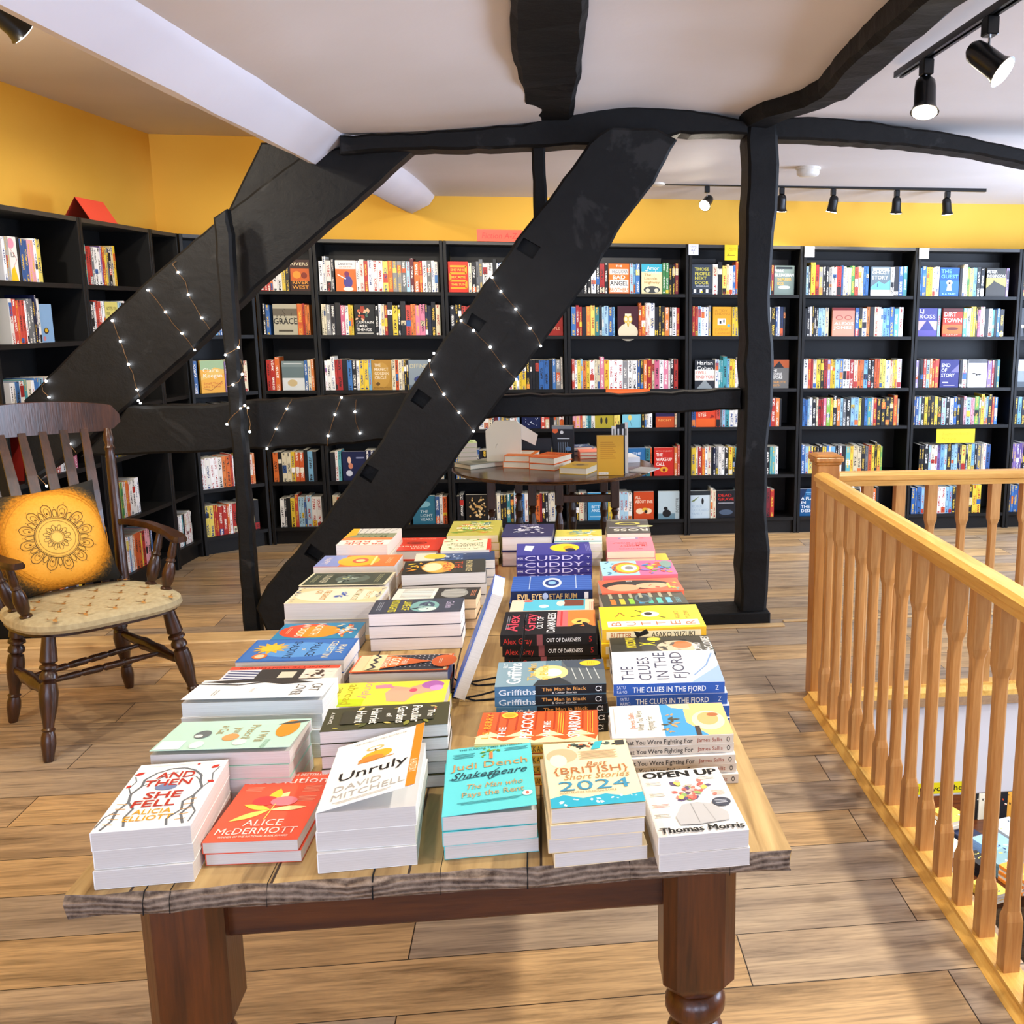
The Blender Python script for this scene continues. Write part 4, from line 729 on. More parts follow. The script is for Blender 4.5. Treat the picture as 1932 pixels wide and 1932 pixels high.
B1 = [('t', 'NEW YORK TIMES BESTSELLER', .5, .955, .035, '#fbeede', {'w': .86, 'b': .02}), ('t', 'absolution', .5, .87, .1, '#fbe8dc', {'w': .92}), *lines(.17, .76, 4, .2, '#f2a080'), *lines(.84, .76, 5, .2, '#f2a080'), *lines(.84, .6, 4, .2, '#f2a080'),
      ('leaf', .5, .42, .36, 2.75, .16, '#f4d44c'), ('leaf', .5, .42, .4, .12, .14, '#fbe9a0'), ('leaf', .5, .42, .46, 3.75, .13, '#f4dc6c'), ('leaf', .48, .52, .3, 1.15, .22, '#fbe69a'), ('leaf', .45, .52, .36, 1.5, .2, '#f0cc34'), ('e', .38, .55, .14, .07, '#e0403c'), ('e', .6, .54, .15, .07, '#f08088'), ('l', [(.5, .28), (.52, .5)], .012, '#f6d868'),
      ('t', 'ALICE', .52, .24, .085, '#fbe6d8', {'w': .42}), ('t', 'McDERMOTT', .5, .13, .085, '#fbe6d8', {'w': .86}), ('t', 'WINNER OF THE NATIONAL BOOK AWARD', .5, .055, .025, '#fbd8c4', {'w': .74, 'b': .02})]
pile([(386.5, 1588), (575, 1581.5), (620.7, 1454.4), (472.6, 1457.7)], .789, 2, 0, 'coral red paperback with yellow lily leaves, second pile of the front row', '#ee5c3c', B1)
B2 = [('e', .46, .79, .1, .035, '#f2c070'), ('e', .46, .79, .07, .022, Wt), ('l', [(.48, .72), (.46, .78)], .015, '#4c3c1c'), ('e', .5, .66, .17, .075, '#eeb32c'), ('e', .44, .62, .14, .05, '#e88c3c'), ('l', [(.3, .585), (.7, .585)], .02, '#c88420'), ('t', 'Unruly', .5, .44, .13, '#1c1c1c', {'w': .74, 'b': .015}), ('t', 'DAVID\nMITCHELL', .5, .2, .085, '#b4b0aa', {'w': .76}), ('t', 'THE SUNDAY TIMES BESTSELLER', .5, .93, .025, '#9c9890', {'w': .6}), ('r', .9, .0, 1, 1, '#f08c1c'), ('t', 'A HISTORY', .95, .3, .05, '#fbe8d0', {'w': .34, 'rot': -pi/2}), *lines(.45, .06, 2, .6, '#c8c4bc')]
pile([(595, 1531.5), (781, 1520), (806, 1397), (640, 1410)], .845, 3, 0, 'white paperback with a small golden bell and orange flap edge, cover curling up', Wt, B2, tilt=.24)
B3 = [('t', 'THE SUNDAY TIMES BESTSELLER', .52, .955, .028, '#2c6c70', {'w': .76, 'b': .01}), *lines(.2, .88, 4, .26, '#2f7d84'), *lines(.82, .9, 3, .28, '#2f7d84'), *scatter(4, 12, ['#4c8c3c', '#d8b040', '#8cae40'], (.35, .78, .68, .97), (.04, .08), .3), ('l', [(.52, .76), (.52, .86)], .04, '#ee7c44'), ('t', 'Judi Dench', .5, .68, .1, '#c2955a', {'w': .88, 'b': .005}), ('t', 'Shakespeare', .5, .54, .1, '#1d3d48', {'w': .86, 'i': .45}), ('l', [(.05, .5), (.12, .47), (.6, .52)], .012, '#1d3d48'), ('l', [(.62, .6), (.48, .5), (.5, .44), (.62, .5)], .012, '#1d3d48'),
      ('t', 'The Man who', .56, .36, .075, '#c2955a', {'w': .62, 'i': .3}), ('t', 'Pays the Rent', .54, .25, .075, '#c2955a', {'w': .68}), *lines(.5, .14, 2, .7, '#2f7d84'), ('e', .91, .17, .055, .035, '#f4f0e8'), ('e', .91, .17, .02, .022, '#d86c5c')]
pile([(822.7, 1538), (1001, 1529), (1010, 1398), (855, 1417.6)], .822, 3, 0, 'turquoise paperback with gold and black script, fourth pile of the front row', '#62cdd0', B3, tilt=.06)
B4 = [('e', .2, .78, .18, .12, '#e8b088'), ('e', .15, .7, .1, .1, '#f4e6c4'), *scatter(14, 26, ['#33403c', '#4c5c50', '#2c2c28', '#c86840'], (.2, .86, 1, 1), (.04, .1), .3), ('p', [(.55, .85), (.62, .98), (.72, .99), (.66, .86)], '#3cb0bc'), ('r', .86, .9, .97, .98, '#3c3c38'), *lines(.62, .82, 7, .45, '#b08c64'), ('t', 'Best', .58, .62, .07, '#a8642c', {'w': .24, 'i': .3}), ('t', '{BRITISH}', .5, .53, .1, '#b06c38', {'w': .84}), ('t', 'Short Stories', .55, .43, .085, '#b08448', {'w': .74, 'i': .3}), ('t', '2024', .5, .3, .14, '#3c8cac', {'w': .78}), ('t', 'SERIES EDITOR NICHOLAS ROYLE', .42, .2, .028, '#8c6c40', {'w': .62, 'b': .01}),
      ('p', [(0, 0), (1, 0), (1, .14), (.8, .1), (.6, .15), (.35, .11), (.15, .17), (0, .13)], '#2fa4bc'), *scatter(6, 16, ['#e6f6f4', '#bfe8ea'], (0, .0, 1, .15), (.03, .07), .3)]
pile([(1034, 1525.7), (1209, 1512), (1186, 1388), (1031, 1407)], .845, 4, 0, 'cream paperback with birds and a blue number, fifth pile of the front row', '#f3deb2', B4)
B5 = [('r', 0, 0, .1, 1, '#e0d4c2'), *[('t', 'OPEN UP', .5+dx_, .93+dy_, .1, '#15140f', {'w': .9}) for dx_, dy_ in ((0, 0), (.011, 0), (-.011, 0), (0, .005), (0, -.005))], *lines(.14, .8, 3, .18, '#a49c8c'), *lines(.8, .84, 3, .2, '#b4ac9c'), *lines(.14, .62, 3, .18, '#a49c8c'), *lines(.14, .45, 3, .2, '#d08878'), *lines(.12, .3, 3, .18, '#a49c8c'), *lines(.86, .6, 4, .16, '#c8a090'),
      *scatter(31, 40, ['#e87868', '#f0a8a0', '#e8c860', '#5c4c6c', '#8ca860', '#f4d0b8', '#d85c50'], (.2, .42, .88, .86), (.07, .15), .3), ('p', [(.28, .13), (.26, .25), (.38, .42), (.56, .44), (.72, .4), (.86, .26), (.84, .15), (.5, .12)], '#b4b2b0'), ('l', [(.48, .42), (.5, .14)], .012, '#8c8a88'), ('l', [(.62, .4), (.68, .15)], .012, '#9c9a98'), ('e', .84, .42, .11, .065, '#3a3f4c'), *lines(.84, .44, 3, .14, '#c8ccd4'), *[('t', 'Thomas Morris', .5+dx_, .065+dy_, .075, '#15140f', {'w': .93}) for dx_, dy_ in ((0, 0), (.006, 0), (-.006, 0), (0, .003), (0, -.003))]]
pile([(1235.7, 1578), (1405, 1565), (1361, 1443.6), (1209, 1457)], .808, 2, 0, 'pale paperback with a flower-headed figure and black capitals, front right table corner', '#f6f0e6', B5)
A2 = [('e', .35, .88, .3, .08, '#f09428'), ('leaf', .2, .78, .4, 1.9, .12, '#4c5048'), ('t', 'I Will', .62, .73, .07, '#b8a468', {'w': .34}), ('t', 'Prescribe', .5, .62, .07, '#b8a468', {'w': .6}), ('t', 'you', .4, .52, .07, '#b8a468', {'w': .24}), ('t', 'a Cat', .35, .4, .07, '#b8a468', {'w': .3}), ('e', .62, .5, .12, .06, '#e8a060'), ('e', .8, .6, .1, .05, '#f2efe2'), ('e', .5, .27, .14, .06, '#6c7474'), ('e', .55, .25, .05, .03, '#f2efe2'), ('e', .85, .3, .12, .05, '#e4f2ea'), ('r', .7, .02, .98, .2, '#f4faf6'), ('t', 'SYOU ISHIDA', .88, .8, .04, '#7ca488', {'w': .3, 'rot': 0})]
pile([(283, 1423), (546.6, 1414.6), (587, 1354), (343, 1361)], .845, 4, 'cw', 'mint green cat paperback behind the front left pile', '#c0e2d0', A2, tilt=.05, sbg='#b4dccb')
A3 = [('p', [(.1, 0), (.2, .2), (.14, .42), (.3, .62), (.22, .85), (.1, .7), (0, .9), (0, .3), (.05, .1)], '#3c3834'), ('l', [(.2, .0), (.3, .3), (.14, .5)], .05, '#3c3834'), ('t', 'CAT\nLOVER', .62, .84, .08, '#6c6860', {'w': .6}), *lines(.7, .2, 2, .3, '#a8a49c'), ('t', 'Stories', .6, .45, .03, '#a8a49c', {'w': .2})]
pile([(345, 1323), (602, 1321), (639, 1280), (389, 1280)], .862, 4, 'cw', 'plain white paperback with a black cat tail, left column', '#faf8f4', A3, page='#dfe2e2', tilt=.06)
A4 = [('r', 0, 0, .16, 1, '#e8543c'), ('t', 'JEANETTE WINTERSON', .08, .5, .05, '#8c1c10', {'w': .95*1.6, 'rot': -pi/2, 'b': .03}), ('r', .16, .0, 1, .3, '#d8dce4'), *[('l', [(.2+.12*i, .02), (.28+.12*i, .3)], .05, '#3c4470') for i in range(7)], ('r', .16, .3, 1, .7, '#3a3836'), ('r', .3, .5, .6, .64, '#d9d4bc'), *scatter(8, 22, ['#e8dcc8', '#4c3c34', '#f2ece0'], (.16, .68, 1, 1), (.08, .2), .25)]
pile([None, None, (643, 1254), (439, 1257)], .835, 3, 'cw', 'red edged paperback with black and white swirls, left column', '#ecdfd0', A4, d=.118)
A5 = [('r', .03, .02, .97, .98, '#3f74bc'), ('e', .5, .5, .34, .36, '#5c9ad8'), ('t', 'RAY', .5, .9, .07, '#e8dcb0', {'w': .4, 'b': .01}), ('t', 'CELESTIN', .5, .8, .07, '#e8dcb0', {'w': .75, 'b': .01}), ('t', 'PALACE', .5, .64, .08, '#1c2c4c', {'w': .62, 'b': .01}), ('t', 'of', .5, .55, .05, '#e8dcb0', {'w': .1}), ('t', 'SHADOWS', .5, .44, .08, '#1c2c4c', {'w': .75, 'b': .01}), *[('leaf', .42, .22, .26, i*pi/6, .14, '#f2b42c') for i in range(12)], ('e', .42, .22, .15, .09, '#f4c23c'), ('e', .78, .18, .12, .07, '#e4762c'), ('e', .78, .18, .08, .045, '#f2c8a0')]
pile([(450.5, 1244.7), (647, 1247), (674, 1204.6), (485, 1204.6)], .835, 3, 'cw', 'blue paperback with a yellow sun and dark capitals, left column', '#3567b0', A5)
A6 = [('e', .5, .35, .44, .33, '#e4502c'), ('e', .55, .5, .38, .26, '#f09a24'), ('t', 'NORTH', .42, .47, .1, '#f6ecd8', {'w': .75, 'b': .02}), ('t', 'WOODS', .45, .3, .1, '#f6ecd8', {'w': .8, 'b': .02}), *scatter(12, 26, ['#f0a83c', '#e46c3c', '#cfe0e8', '#f4d8a0', '#1c6c94'], (0, .64, 1, 1), (.1, .22), .25), *lines(.5, .14, 2, .4, '#f6c8a0')]
pile([None, None, (689, 1173.5), (540, 1175)], .80, 2, 'cw', 'small blue paperback with an orange apple shape, left column', '#2f88b4', A6, d=.125)
A7 = [('r', .04, .03, .96, .97, '#e8d7a4'), ('e', .5, .5, .42, .46, '#f6eccc'), ('t', 'THE LATE', .5, .85, .06, '#c8922c', {'w': .5, 'b': .01}), ('t', 'MISS MOOSE', .5, .72, .07, '#a8924c', {'w': .7, 'b': .01}), *scatter(17, 12, ['#3c5cac', '#5878c0'], (.25, .45, .75, .66), (.08, .16), .18), ('t', 'THE GHOST\nCAT', .5, .32, .07, '#c8922c', {'w': .6, 'b': .01}), *scatter(18, 14, ['#4c5c74', '#8c94a0'], (0, 0, 1, .08), (.04, .08), .2), *scatter(19, 14, ['#4c5c74', '#8c94a0'], (0, .92, 1, 1), (.04, .08), .2)]
pile([(539, 1136.5), (712, 1136), (728.7, 1107.5), (565.6, 1107.5)], .838, 2, 'cw', 'thick cream paperback with an oval frame and blue figure, left column', '#f2e6c4', A7)
A8 = [('r', .04, .03, .96, .97, '#3f4c40'), ('e', .5, .55, .32, .2, '#5f7064'), *scatter(23, 16, ['#7c9484', '#c9cf8c', '#a8b8a8', '#2c382e'], (.1, .3, .9, .72), (.1, .24), .16), ('t', 'UNDER', .5, .24, .09, '#d8d3b4', {'w': .66}), *lines(.5, .13, 3, .6, '#a8ac88'), *lines(.5, .88, 3, .66, '#a8ac88')]
pile([(568, 1107), (729, 1105), (744, 1079), (588, 1080)], .83, 2, 'cw', 'dark green paperback with cream border, left column', '#ece4c0', A8, tilt=.03)
A9 = [('r', 0, 0, 1, .3, '#8c9cd4'), ('r', 0, .72, 1, 1, '#ee7a34'), ('e', .5, .5, .46, .26, '#f4bc28'), ('e', .5, .52, .22, .1, '#e4573c'), ('e', .5, .52, .12, .06, '#f6dc8c'), ('t', 'HAPPY', .5, .1, .08, '#f2e4dc', {'w': .6}), *lines(.5, .9, 3, .5, '#f6c48c'), ('l', [(.1, .68), (.9, .7)], .05, '#f4e08c')]
pile([(593.6, 1068), (744, 1067.4), (759.7, 1045.4), (612, 1048)], .832, 2, 'cw', 'orange and lilac paperback with a yellow sun face, left column', '#ee7a34', A9)
A10 = [('r', 0, .72, 1, 1, '#fbf4e4'), ('t', 'FRANK', .5, .93, .1, '#d8502c', {'w': .8, 'b': .04}), ('t', '& RED', .5, .81, .1, '#d8502c', {'w': .75, 'b': .04}), ('r', 0, .55, 1, .72, '#d8874c'), ('r', 0, .3, 1, .56, '#8c9474'), ('t', 'MATT\nCOYNE', .5, .42, .1, '#5c6c4c', {'w': .7, 'b': .02}), ('r', 0, 0, 1, .3, '#d8d6cc'), *[('l', [(.05+.15*i, 0), (.2+.12*i, .3)], .012, '#5c544c') for i in range(7)], ('p', [(1, 0), (1, .6), (.8, .4), (.86, 0)], '#e8b428')]
pile([None, None, (755.8, 997.5), (669, 996)], .862, 3, 180, 'upside-down paperback with red capitals on cream, back left corner', '#e4dcc8', A10, d=.236, w=.15)
A11 = [('t', 'Alan\nBennett', .5, .77, .1, '#f6d8c0', {'w': .62, 'b': .01}), ('e', .5, .42, .2, .1, '#7c1c10'), ('e', .5, .42, .16, .08, '#c8341c'), ('e', .5, .43, .12, .06, '#8c2414'), ('t', 'Killing Time', .5, .12, .07, '#f6c8a8', {'w': .64, 'b': .01})]
pile([(726.5, 1041.6), (830.8, 1040.6), (836.7, 1016), (751, 1011.5)], .815, 2, 180, 'small red hardback with white lettering, back of the table', '#d93c20', A11, d=.185, hard=True)
A12 = [('r', .0, 0, .07, 1, '#d8321c'), ('t', 'A FOLK', .53, .86, .08, '#8c8850', {'w': .6, 'b': .01}), ('t', 'FLOURED\nUNDER THE\nMISTLETOE', .53, .52, .08, '#5c6c34', {'w': .74, 'b': .01}), *scatter(27, 12, ['#6c9444', '#c8502c', '#8ca85c'], (.1, .02, 1, .3), (.07, .14), .22), ('leaf', .12, .74, .1, .4, .3, '#4c8434'), ('leaf', .86, .74, .1, 2.4, .3, '#4c8434')]
pile([(833.7, 1039.7), (928, 1037.7), (926, 1014), (838.7, 1017)], .84, 3, 180, 'cream paperback with green lettering and red spine, back of the table', '#ede4c0', A12, d=.165, sbg='#d8321c')
A13 = [*scatter(33, 46, ['#7c9c34', '#c8b43c', '#a8c858', '#5c8468', '#e8d474', '#d88c3c'], (0, 0, 1, 1), (.14, .34), .22), ('t', 'Isabella\nTree', .5, .3, .09, '#f2efc8', {'w': .6, 'b': .01}), ('t', 'Wilding', .5, .56, .11, '#f6f2d4', {'w': .74, 'b': .02})]
pile([(844.6, 1014), (945, 1012), (945.9, 981), (857, 982.6)], .852, 4, 180, 'green and yellow leafy paperback, tallest pile at the table back', '#b9b04a', A13, d=.235, page='#c8bf98')
B6 = [*scatter(41, 60, ['#8c8c3c', '#b4a84c', '#5c6034', '#a45c4c', '#c9b864'], (0, 0, 1, 1), (.1, .26), .2), ('r', .22, .14, .78, .88, '#3f3e30'), ('t', 'The', .5, .86, .06, '#f4f1e2', {'w': .3, 'b': .02}), ('t', 'Peculiar', .5, .74, .08, '#f4f1e2', {'w': .72, 'b': .03}), ('t', 'Gardens', .5, .62, .08, '#f4f1e2', {'w': .72, 'b': .03}), ('t', 'of', .5, .52, .05, '#f4f1e2', {'w': .16, 'b': .02}), ('t', 'Harriet', .5, .41, .08, '#f4f1e2', {'w': .66, 'b': .03}), ('t', 'Hunt', .5, .29, .08, '#f4f1e2', {'w': .5, 'b': .03}), ('t', 'A NOVEL', .5, .06, .03, '#f4f1e2', {'w': .5})]
pile([(594.6, 1379), (840, 1365), (853, 1321), (627.7, 1336.5)], .865, 5, 'cw', 'dark leafy paperback with white script, tall pile behind the golden bell book', '#47462f', B6)
B7 = [('r', .7, 0, 1, .3, '#c4d81c'), ('p', [(.0, .35), (.28, .5), (.5, .46), (.86, .5), (.9, .66), (.62, .72), (.45, .92), (.16, .96), (.12, .78), (.3, .66), (.2, .5)], '#e8b090'), ('e', .2, .86, .18, .1, '#b86cb8'), ('e', .34, .9, .12, .06, '#d898d8'), ('e', .42, .7, .08, .035, '#d8506c'), ('p', [(.15, .34), (.3, .36), (.28, .52), (.12, .48)], '#e88ca0'), ('t', 'lonely', .35, .3, .09, '#e8a098', {'w': .7}), ('t', 'abroad', .5, .16, .09, '#b8a820', {'w': .84}), ('t', 'CLAIRE LYNCH', .5, .05, .035, '#8c8414', {'w': .6})]
pile([None, None, (849, 1281), (639, 1288.6)], .808, 2, 'cw', 'bright yellow paperback with a pink haired face, middle column', '#f6e94a', B7, d=.128)
B8 = [('r', .03, .02, .97, .98, '#e6d3a0'), ('r', .05, .3, .95, .95, '#2f3440'), *[('r', .12+.13*(i % 6), .34+.05*(i//6), .15+.13*(i % 6), .355+.05*(i//6), '#d8dce0') for i in range(66)], ('e', .5, .93, .36, .13, '#ea6c2c'), ('p', [(.1, .3), (.9, .3), (.5, .8)], '#ea7434'), ('r', .05, .14, .95, .3, '#f0d9a4'), ('l', [(.05, .18), (.2, .24), (.35, .18), (.5, .24), (.65, .18), (.8, .24), (.95, .18)], .05, '#2f3440'), ('t', 'THEIR', .5, .52, .06, '#f8f0d8', {'w': .3, 'b': .02}), ('t', 'GOD', .5, .42, .1, '#f8f0d8', {'w': .44, 'b': .03}), ('t', 'WATCHING', .5, .33, .06, '#f8f0d8', {'w': .6, 'b': .02}), *lines(.5, .9, 2, .3, '#f6dcc0')]
pile([(652, 1274.4), (837.4, 1268), (858, 1231.7), (679.5, 1235.6)], .808, 2, 'cw', 'orange and slate patterned paperback with zigzags, middle column', '#ea6a34', B8, d=.12, tilt=.04)
B9 = [('r', .03, .02, .97, .98, '#414856'), ('e', .55, .58, .4, .16, '#7fb0ac'), ('e', .5, .6, .25, .09, '#4c5c70'), ('e', .75, .62, .16, .1, '#cfe4dc'), *scatter(47, 12, ['#2c323c', '#9cc4bc', '#5c6880'], (.05, .4, .95, .76), (.1, .22), .18), ('t', 'LAKE OF', .5, .38, .09, '#e2d83c', {'w': .66, 'b': .02}), ('t', 'MIDNIGHTS', .5, .24, .09, '#e2d83c', {'w': .85, 'b': .02}), ('t', 'Gallen', .5, .86, .09, '#b8b0c8', {'w': .5, 'b': .01}), *lines(.5, .1, 3, .6, '#98a0ac')]
pile([(691, 1156.7), (866, 1153), (878.8, 1125.6), (714.4, 1132)], .845, 3, 'cw', 'slate paperback with yellow capitals and grey waves, middle column', '#3c4250', B9, page='#f0eaea', jit=.6)
B10 = [('r', .05, .02, .98, .5, '#e9e8da'), ('e', .5, .72, .38, .16, '#9a9a92'), ('e', .5, .3, .4, .2, '#f6f4ea'), *[('l', [(.1+.1*i, .1), (.16+.1*i, .46)], .02, '#2c2c2a') for i in range(8)], *[('l', [(.2+.1*i, .58), (.16+.11*i, .84)], .02, '#e8e8e0') for i in range(6)], ('r', .05, .88, .95, .99, '#34332f'), *lines(.5, .96, 3, .5, '#d8885c')]
pile([(739, 1128), (898, 1132), (904.8, 1106), (748, 1110)], .832, 3, 'cw', 'black and white paperback of drawn mountains, middle column', '#34332f', B10, page='#e8c8a0')
B11 = [('r', .0, 0, 1, .32, '#2c2a24'), ('e', .5, .42, .44, .2, '#f2b24c'), ('e', .5, .35, .3, .12, '#fbe4b4'), ('t', 'THE\nHEAT', .5, .6, .1, '#c8522c', {'w': .7, 'b': .02}), ('r', .04, .72, .96, .98, '#3c3c34'), ('t', 'PATIENCE', .5, .8, .08, '#d8c890', {'w': .8, 'b': .01}), *scatter(51, 20, ['#e8c83c', '#15140f', '#d8842c'], (0, 0, 1, .3), (.08, .2), .2)]
pile([(756, 1086), (912.4, 1076), (919, 1054), (766, 1058)], .847, 3, 'cw', 'dark paperback with a golden blaze and orange letters, middle column', '#3a3a30', B11)
B12 = [('r', 0, 0, 1, .25, '#e0dcc4'), ('e', .4, .25, .3, .14, '#e4c83c'), ('r', 0, .6, 1, 1, '#2c4066'), *scatter(53, 16, ['#8ca4c4', '#1c2c4c', '#c8d4e0'], (0, .25, 1, .7), (.1, .2), .2)]
pile([None, None, (933, 1038), (785.5, 1044.6)], .832, 3, 'cw', 'deep blue paperback with a yellow glow, middle column near the table back', '#34507c', B12, d=.11)
C1 = [('r', 0, 0, .2, 1, '#f2dfa8'), *[('p', [(.2, .02+.25*i), (.36, .145+.25*i), (.2, .27+.25*i)][::1], '#f2dfa8') for i in range(4)], *[('p', [(.2, -.1+.25*i if i else 0), (.06, .02+.25*i), (.2, .14+.25*i)], '#dc5c24') for i in range(4)], *[('r', .4, .04+.08*i, .98, .055+.08*i, '#b03c14') for i in range(12)], ('e', .88, .76, .1, .07, '#eec53c'), ('e', .88, .76, .07, .05, '#d8a020'), ('t', 'I. S. BERRY', .55, .93, .06, '#eea02c', {'w': .8, 'b': .02}), ('t', 'THE', .32, .8, .06, '#fbf4e8', {'w': .34, 'b': .03}), ('t', 'PEACOCK', .56, .6, .1, '#fbf4e8', {'w': .86, 'b': .04}), ('t', 'AND THE', .4, .43, .06, '#fbf4e8', {'w': .5, 'b': .03}), ('t', 'SPARROW', .56, .2, .1, '#fbf4e8', {'w': .86, 'b': .04}), *lines(.6, .33, 3, .7, '#eeb03c'), *lines(.6, .08, 3, .7, '#eeb03c')]
pile([(889, 1405), (1125, 1400), (1125.6, 1341.7), (914, 1340)], .83, 4, 'ccw', 'orange paperback with white capitals and cream triangles, above the cream bird pile', '#dc5a26', C1, spine=[('r', .0, .8, 1, 1, '#f0d890'), ('t', 'THE PEACOCK AND THE SPARROW', .55, .42, .55, '#4c3c18', {'w': .62, 'b': .01})], sbg='#dda62e', d=.14)
C2 = [('r', 0, 0, 1, .4, '#5c6468'), ('r', 0, .55, 1, 1, '#7c98a4'), ('e', .5, .5, .3, .16, '#f4d08c'), ('e', .5, .48, .16, .08, '#fbf2d8'), ('p', [(.55, .0), (1, 0), (1, .4), (.7, .35)], '#46505c'), *[('l', [(.2, .06+.07*i), (.65, .1+.07*i)], .012, '#c8ccc8') for i in range(4)], ('p', [(.0, .3), (.3, .42), (.2, .62), (0, .66)], '#31373c'), ('t', 'Griffiths', .52, .84, .13, '#eef2f2', {'w': .84, 'b': .02}), ('t', 'ELLY', .85, .93, .04, '#eef2f2', {'w': .2, 'b': .02}), ('t', 'The Man\nin Black', .55, .62, .08, '#e8b84c', {'w': .7, 'b': .01}), ('e', .84, .13, .12, .1, '#efc22c'), *lines(.84, .15, 4, .14, '#c89418')]
SP2 = [('r', 0, 0, .36, 1, '#4c7ca0'), ('t', 'Griffiths', .2, .42, .6, '#e8f0f4', {'w': .33, 'b': .02}), ('t', 'The Man in Black', .62, .6, .36, '#e8a458', {'w': .4, 'b': .02}), ('t', '& Other Stories', .62, .22, .22, '#e8e4dc', {'w': .22, 'b': .01}), ('t', '\u03a9', .93, .5, .6, '#f0f0f0', {'w': .05, 'rot': pi/2})]
pile([(933, 1294), (1144, 1289), (1137.7, 1241), (941, 1250)], .852, 5, 'ccw', 'grey blue paperback with a sunlit cliff and black spine, third pile from the front', '#5f7c8c', C2, spine=SP2, sbg='#17181c', shift=(.001, 0))
C3 = [('r', 0, 0, .3, 1, '#111'[:1]+'121216'), ('r', .3, 0, 1, .3, '#e8843c'), ('r', .3, .3, 1, .42, '#d86c70'), ('e', .5, .16, .14, .1, '#f6c460'), *scatter(61, 9, ['#17171c', '#2c2028'], (.1, .02, .7, .25), (.1, .24), .2), ('r', .34, .36, .96, .38, '#c83c3c'), ('t', 'Alex\nGray', .5, .78, .13, '#e4485c', {'w': .74, 'b': .02}), ('t', 'OUT OF', .48, .6, .07, '#f2f0f0', {'w': .5, 'b': .01}), ('t', 'DARKNESS', .48, .48, .09, '#f2f0f0', {'w': .82, 'b': .02}), *lines(.5, .95, 2, .6, '#8c8c94')]
SP3 = [('t', 'Alex Gray', .18, .45, .55, '#c8342c', {'w': .3}), ('r', .38, 0, .44, 1, '#8c4c50'), ('t', 'OUT OF DARKNESS', .66, .48, .36, '#f2f2f2', {'w': .36, 'b': .02}), ('t', '5', .94, .5, .5, '#b82c2c', {'w': .03, 'b': .04})]
pile([(945, 1197), (1124.8, 1194), (1122, 1149), (952.7, 1154)], .832, 3, 'ccw', 'black paperback with red lettering and an orange sunset, behind the easel', '#16151a', C3, spine=SP3, sbg='#121114', shift=(.006, 0))
C4 = [('r', .2, .1, 1, .84, '#5cc0d8'), ('e', .5, .6, .12, .06, '#cfeef4'), ('r', .5, .12, .96, .36, '#7c4434'), ('e', .9, .8, .07, .06, '#e4583c'), *lines(.5, .04, 3, .6, '#d88c74'), ('e', .7, .4, .2, .05, '#e8e0d0')]
pile([None, None, (1119.6, 1129.5), (967, 1131)], .803, 2, 'ccw', 'pale pink bordered paperback with a turquoise sea picture', '#f4d9c0', C4, d=.125)
C5 = [('r', 0, 0, 1, 1, '#2f5cb4'), *[('l', [(.1+.14*i, 0), (.2+.12*i, .4), (.1+.14*i, 1)], .02, '#5c84d0') for i in range(6)], ('e', .5, .5, .34, .12, '#dfe8f4'), ('e', .5, .5, .22, .09, '#1c3c84'), ('e', .5, .5, .12, .05, '#8cc0e4'), ('l', [(.1, .2), (.95, .2)], .012, '#c8d8f0'), ('l', [(.1, .78), (.95, .78)], .012, '#c8d8f0')]
pile([(963, 1115), (1117, 1111), (1115.7, 1084), (969.5, 1087)], .815, 2, 'ccw', 'bright blue paperback with a white rimmed eye', '#2c58ac', C5, spine=[('t', 'EVIL EYE', .23, .48, .5, '#f4cf8c', {'w': .3, 'b': .04}), ('e', .42, .5, .035, .3, '#b8ccf0'), ('t', 'ETAF RUM', .64, .48, .5, '#c8a468', {'w': .34, 'b': .04}), ('r', .9, .2, .95, .8, '#eef0f4')], sbg='#15244a')
C6 = [('e', .55, .35, .34, .2, '#f4d22c'), ('e', .5, .3, .2, .07, '#e8a820'), ('e', .35, .28, .14, .07, '#1c2048'), ('p', [(.3, .8), (.75, .76), (.8, .88), (.4, .9)], '#dfe4f4'), ('t', 'CUDDY', .25, .55, .12, '#c8ccec', {'w': .4}), *lines(.5, .06, 4, .6, '#8c8ccc'), ('l', [(.6, .6), (.8, .5)], .03, '#eef')] if False else [('e', .55, .35, .34, .2, '#f4d22c'), ('e', .5, .3, .2, .07, '#e8a820'), ('e', .35, .28, .14, .07, '#1c2048'), ('p', [(.3, .8), (.75, .76), (.8, .88), (.4, .9)], '#dfe4f4'), *lines(.5, .06, 4, .6, '#8c8ccc')]
SP6 = [('t', 'MYERS', .05, .5, .3, '#d8d8f0', {'w': .07, 'b': .02}), ('t', 'CUDDY', .5, .48, .78, '#c9c4ec', {'w': .78}), ('t', 'Y', .95, .4, .35, '#e8e8f4', {'w': .04})]
pile([(973.4, 1049), (1115, 1044), (1111.8, 1022), (974.7, 1024.7)], .832, 4, 'ccw', 'violet blue paperback with a yellow moon and tall spine letters', '#3c3c94', C6, spine=SP6, sbg='#33307c', d=.16, jit=.4)
C7 = [*scatter(71, 30, ['#e8e6ee', '#c8c6d4'], (.14, .15, .86, .85), (.07, .16), .26), ('t', 'THE\nHOLIDAY', .5, .5, .07, '#2c2a54', {'w': .3, 'b': .02}), ('t', 'WINTER', .5, .12, .05, '#c8c6d8', {'w': .4})]
pile([(949.6, 1013), (1042, 1011.8), (1045.9, 989.8), (955, 986)], .85, 2, 180, 'thick navy hardback with silver leaf ornament, back of the table', '#2b2a56', C7, hard=True, d=.19)
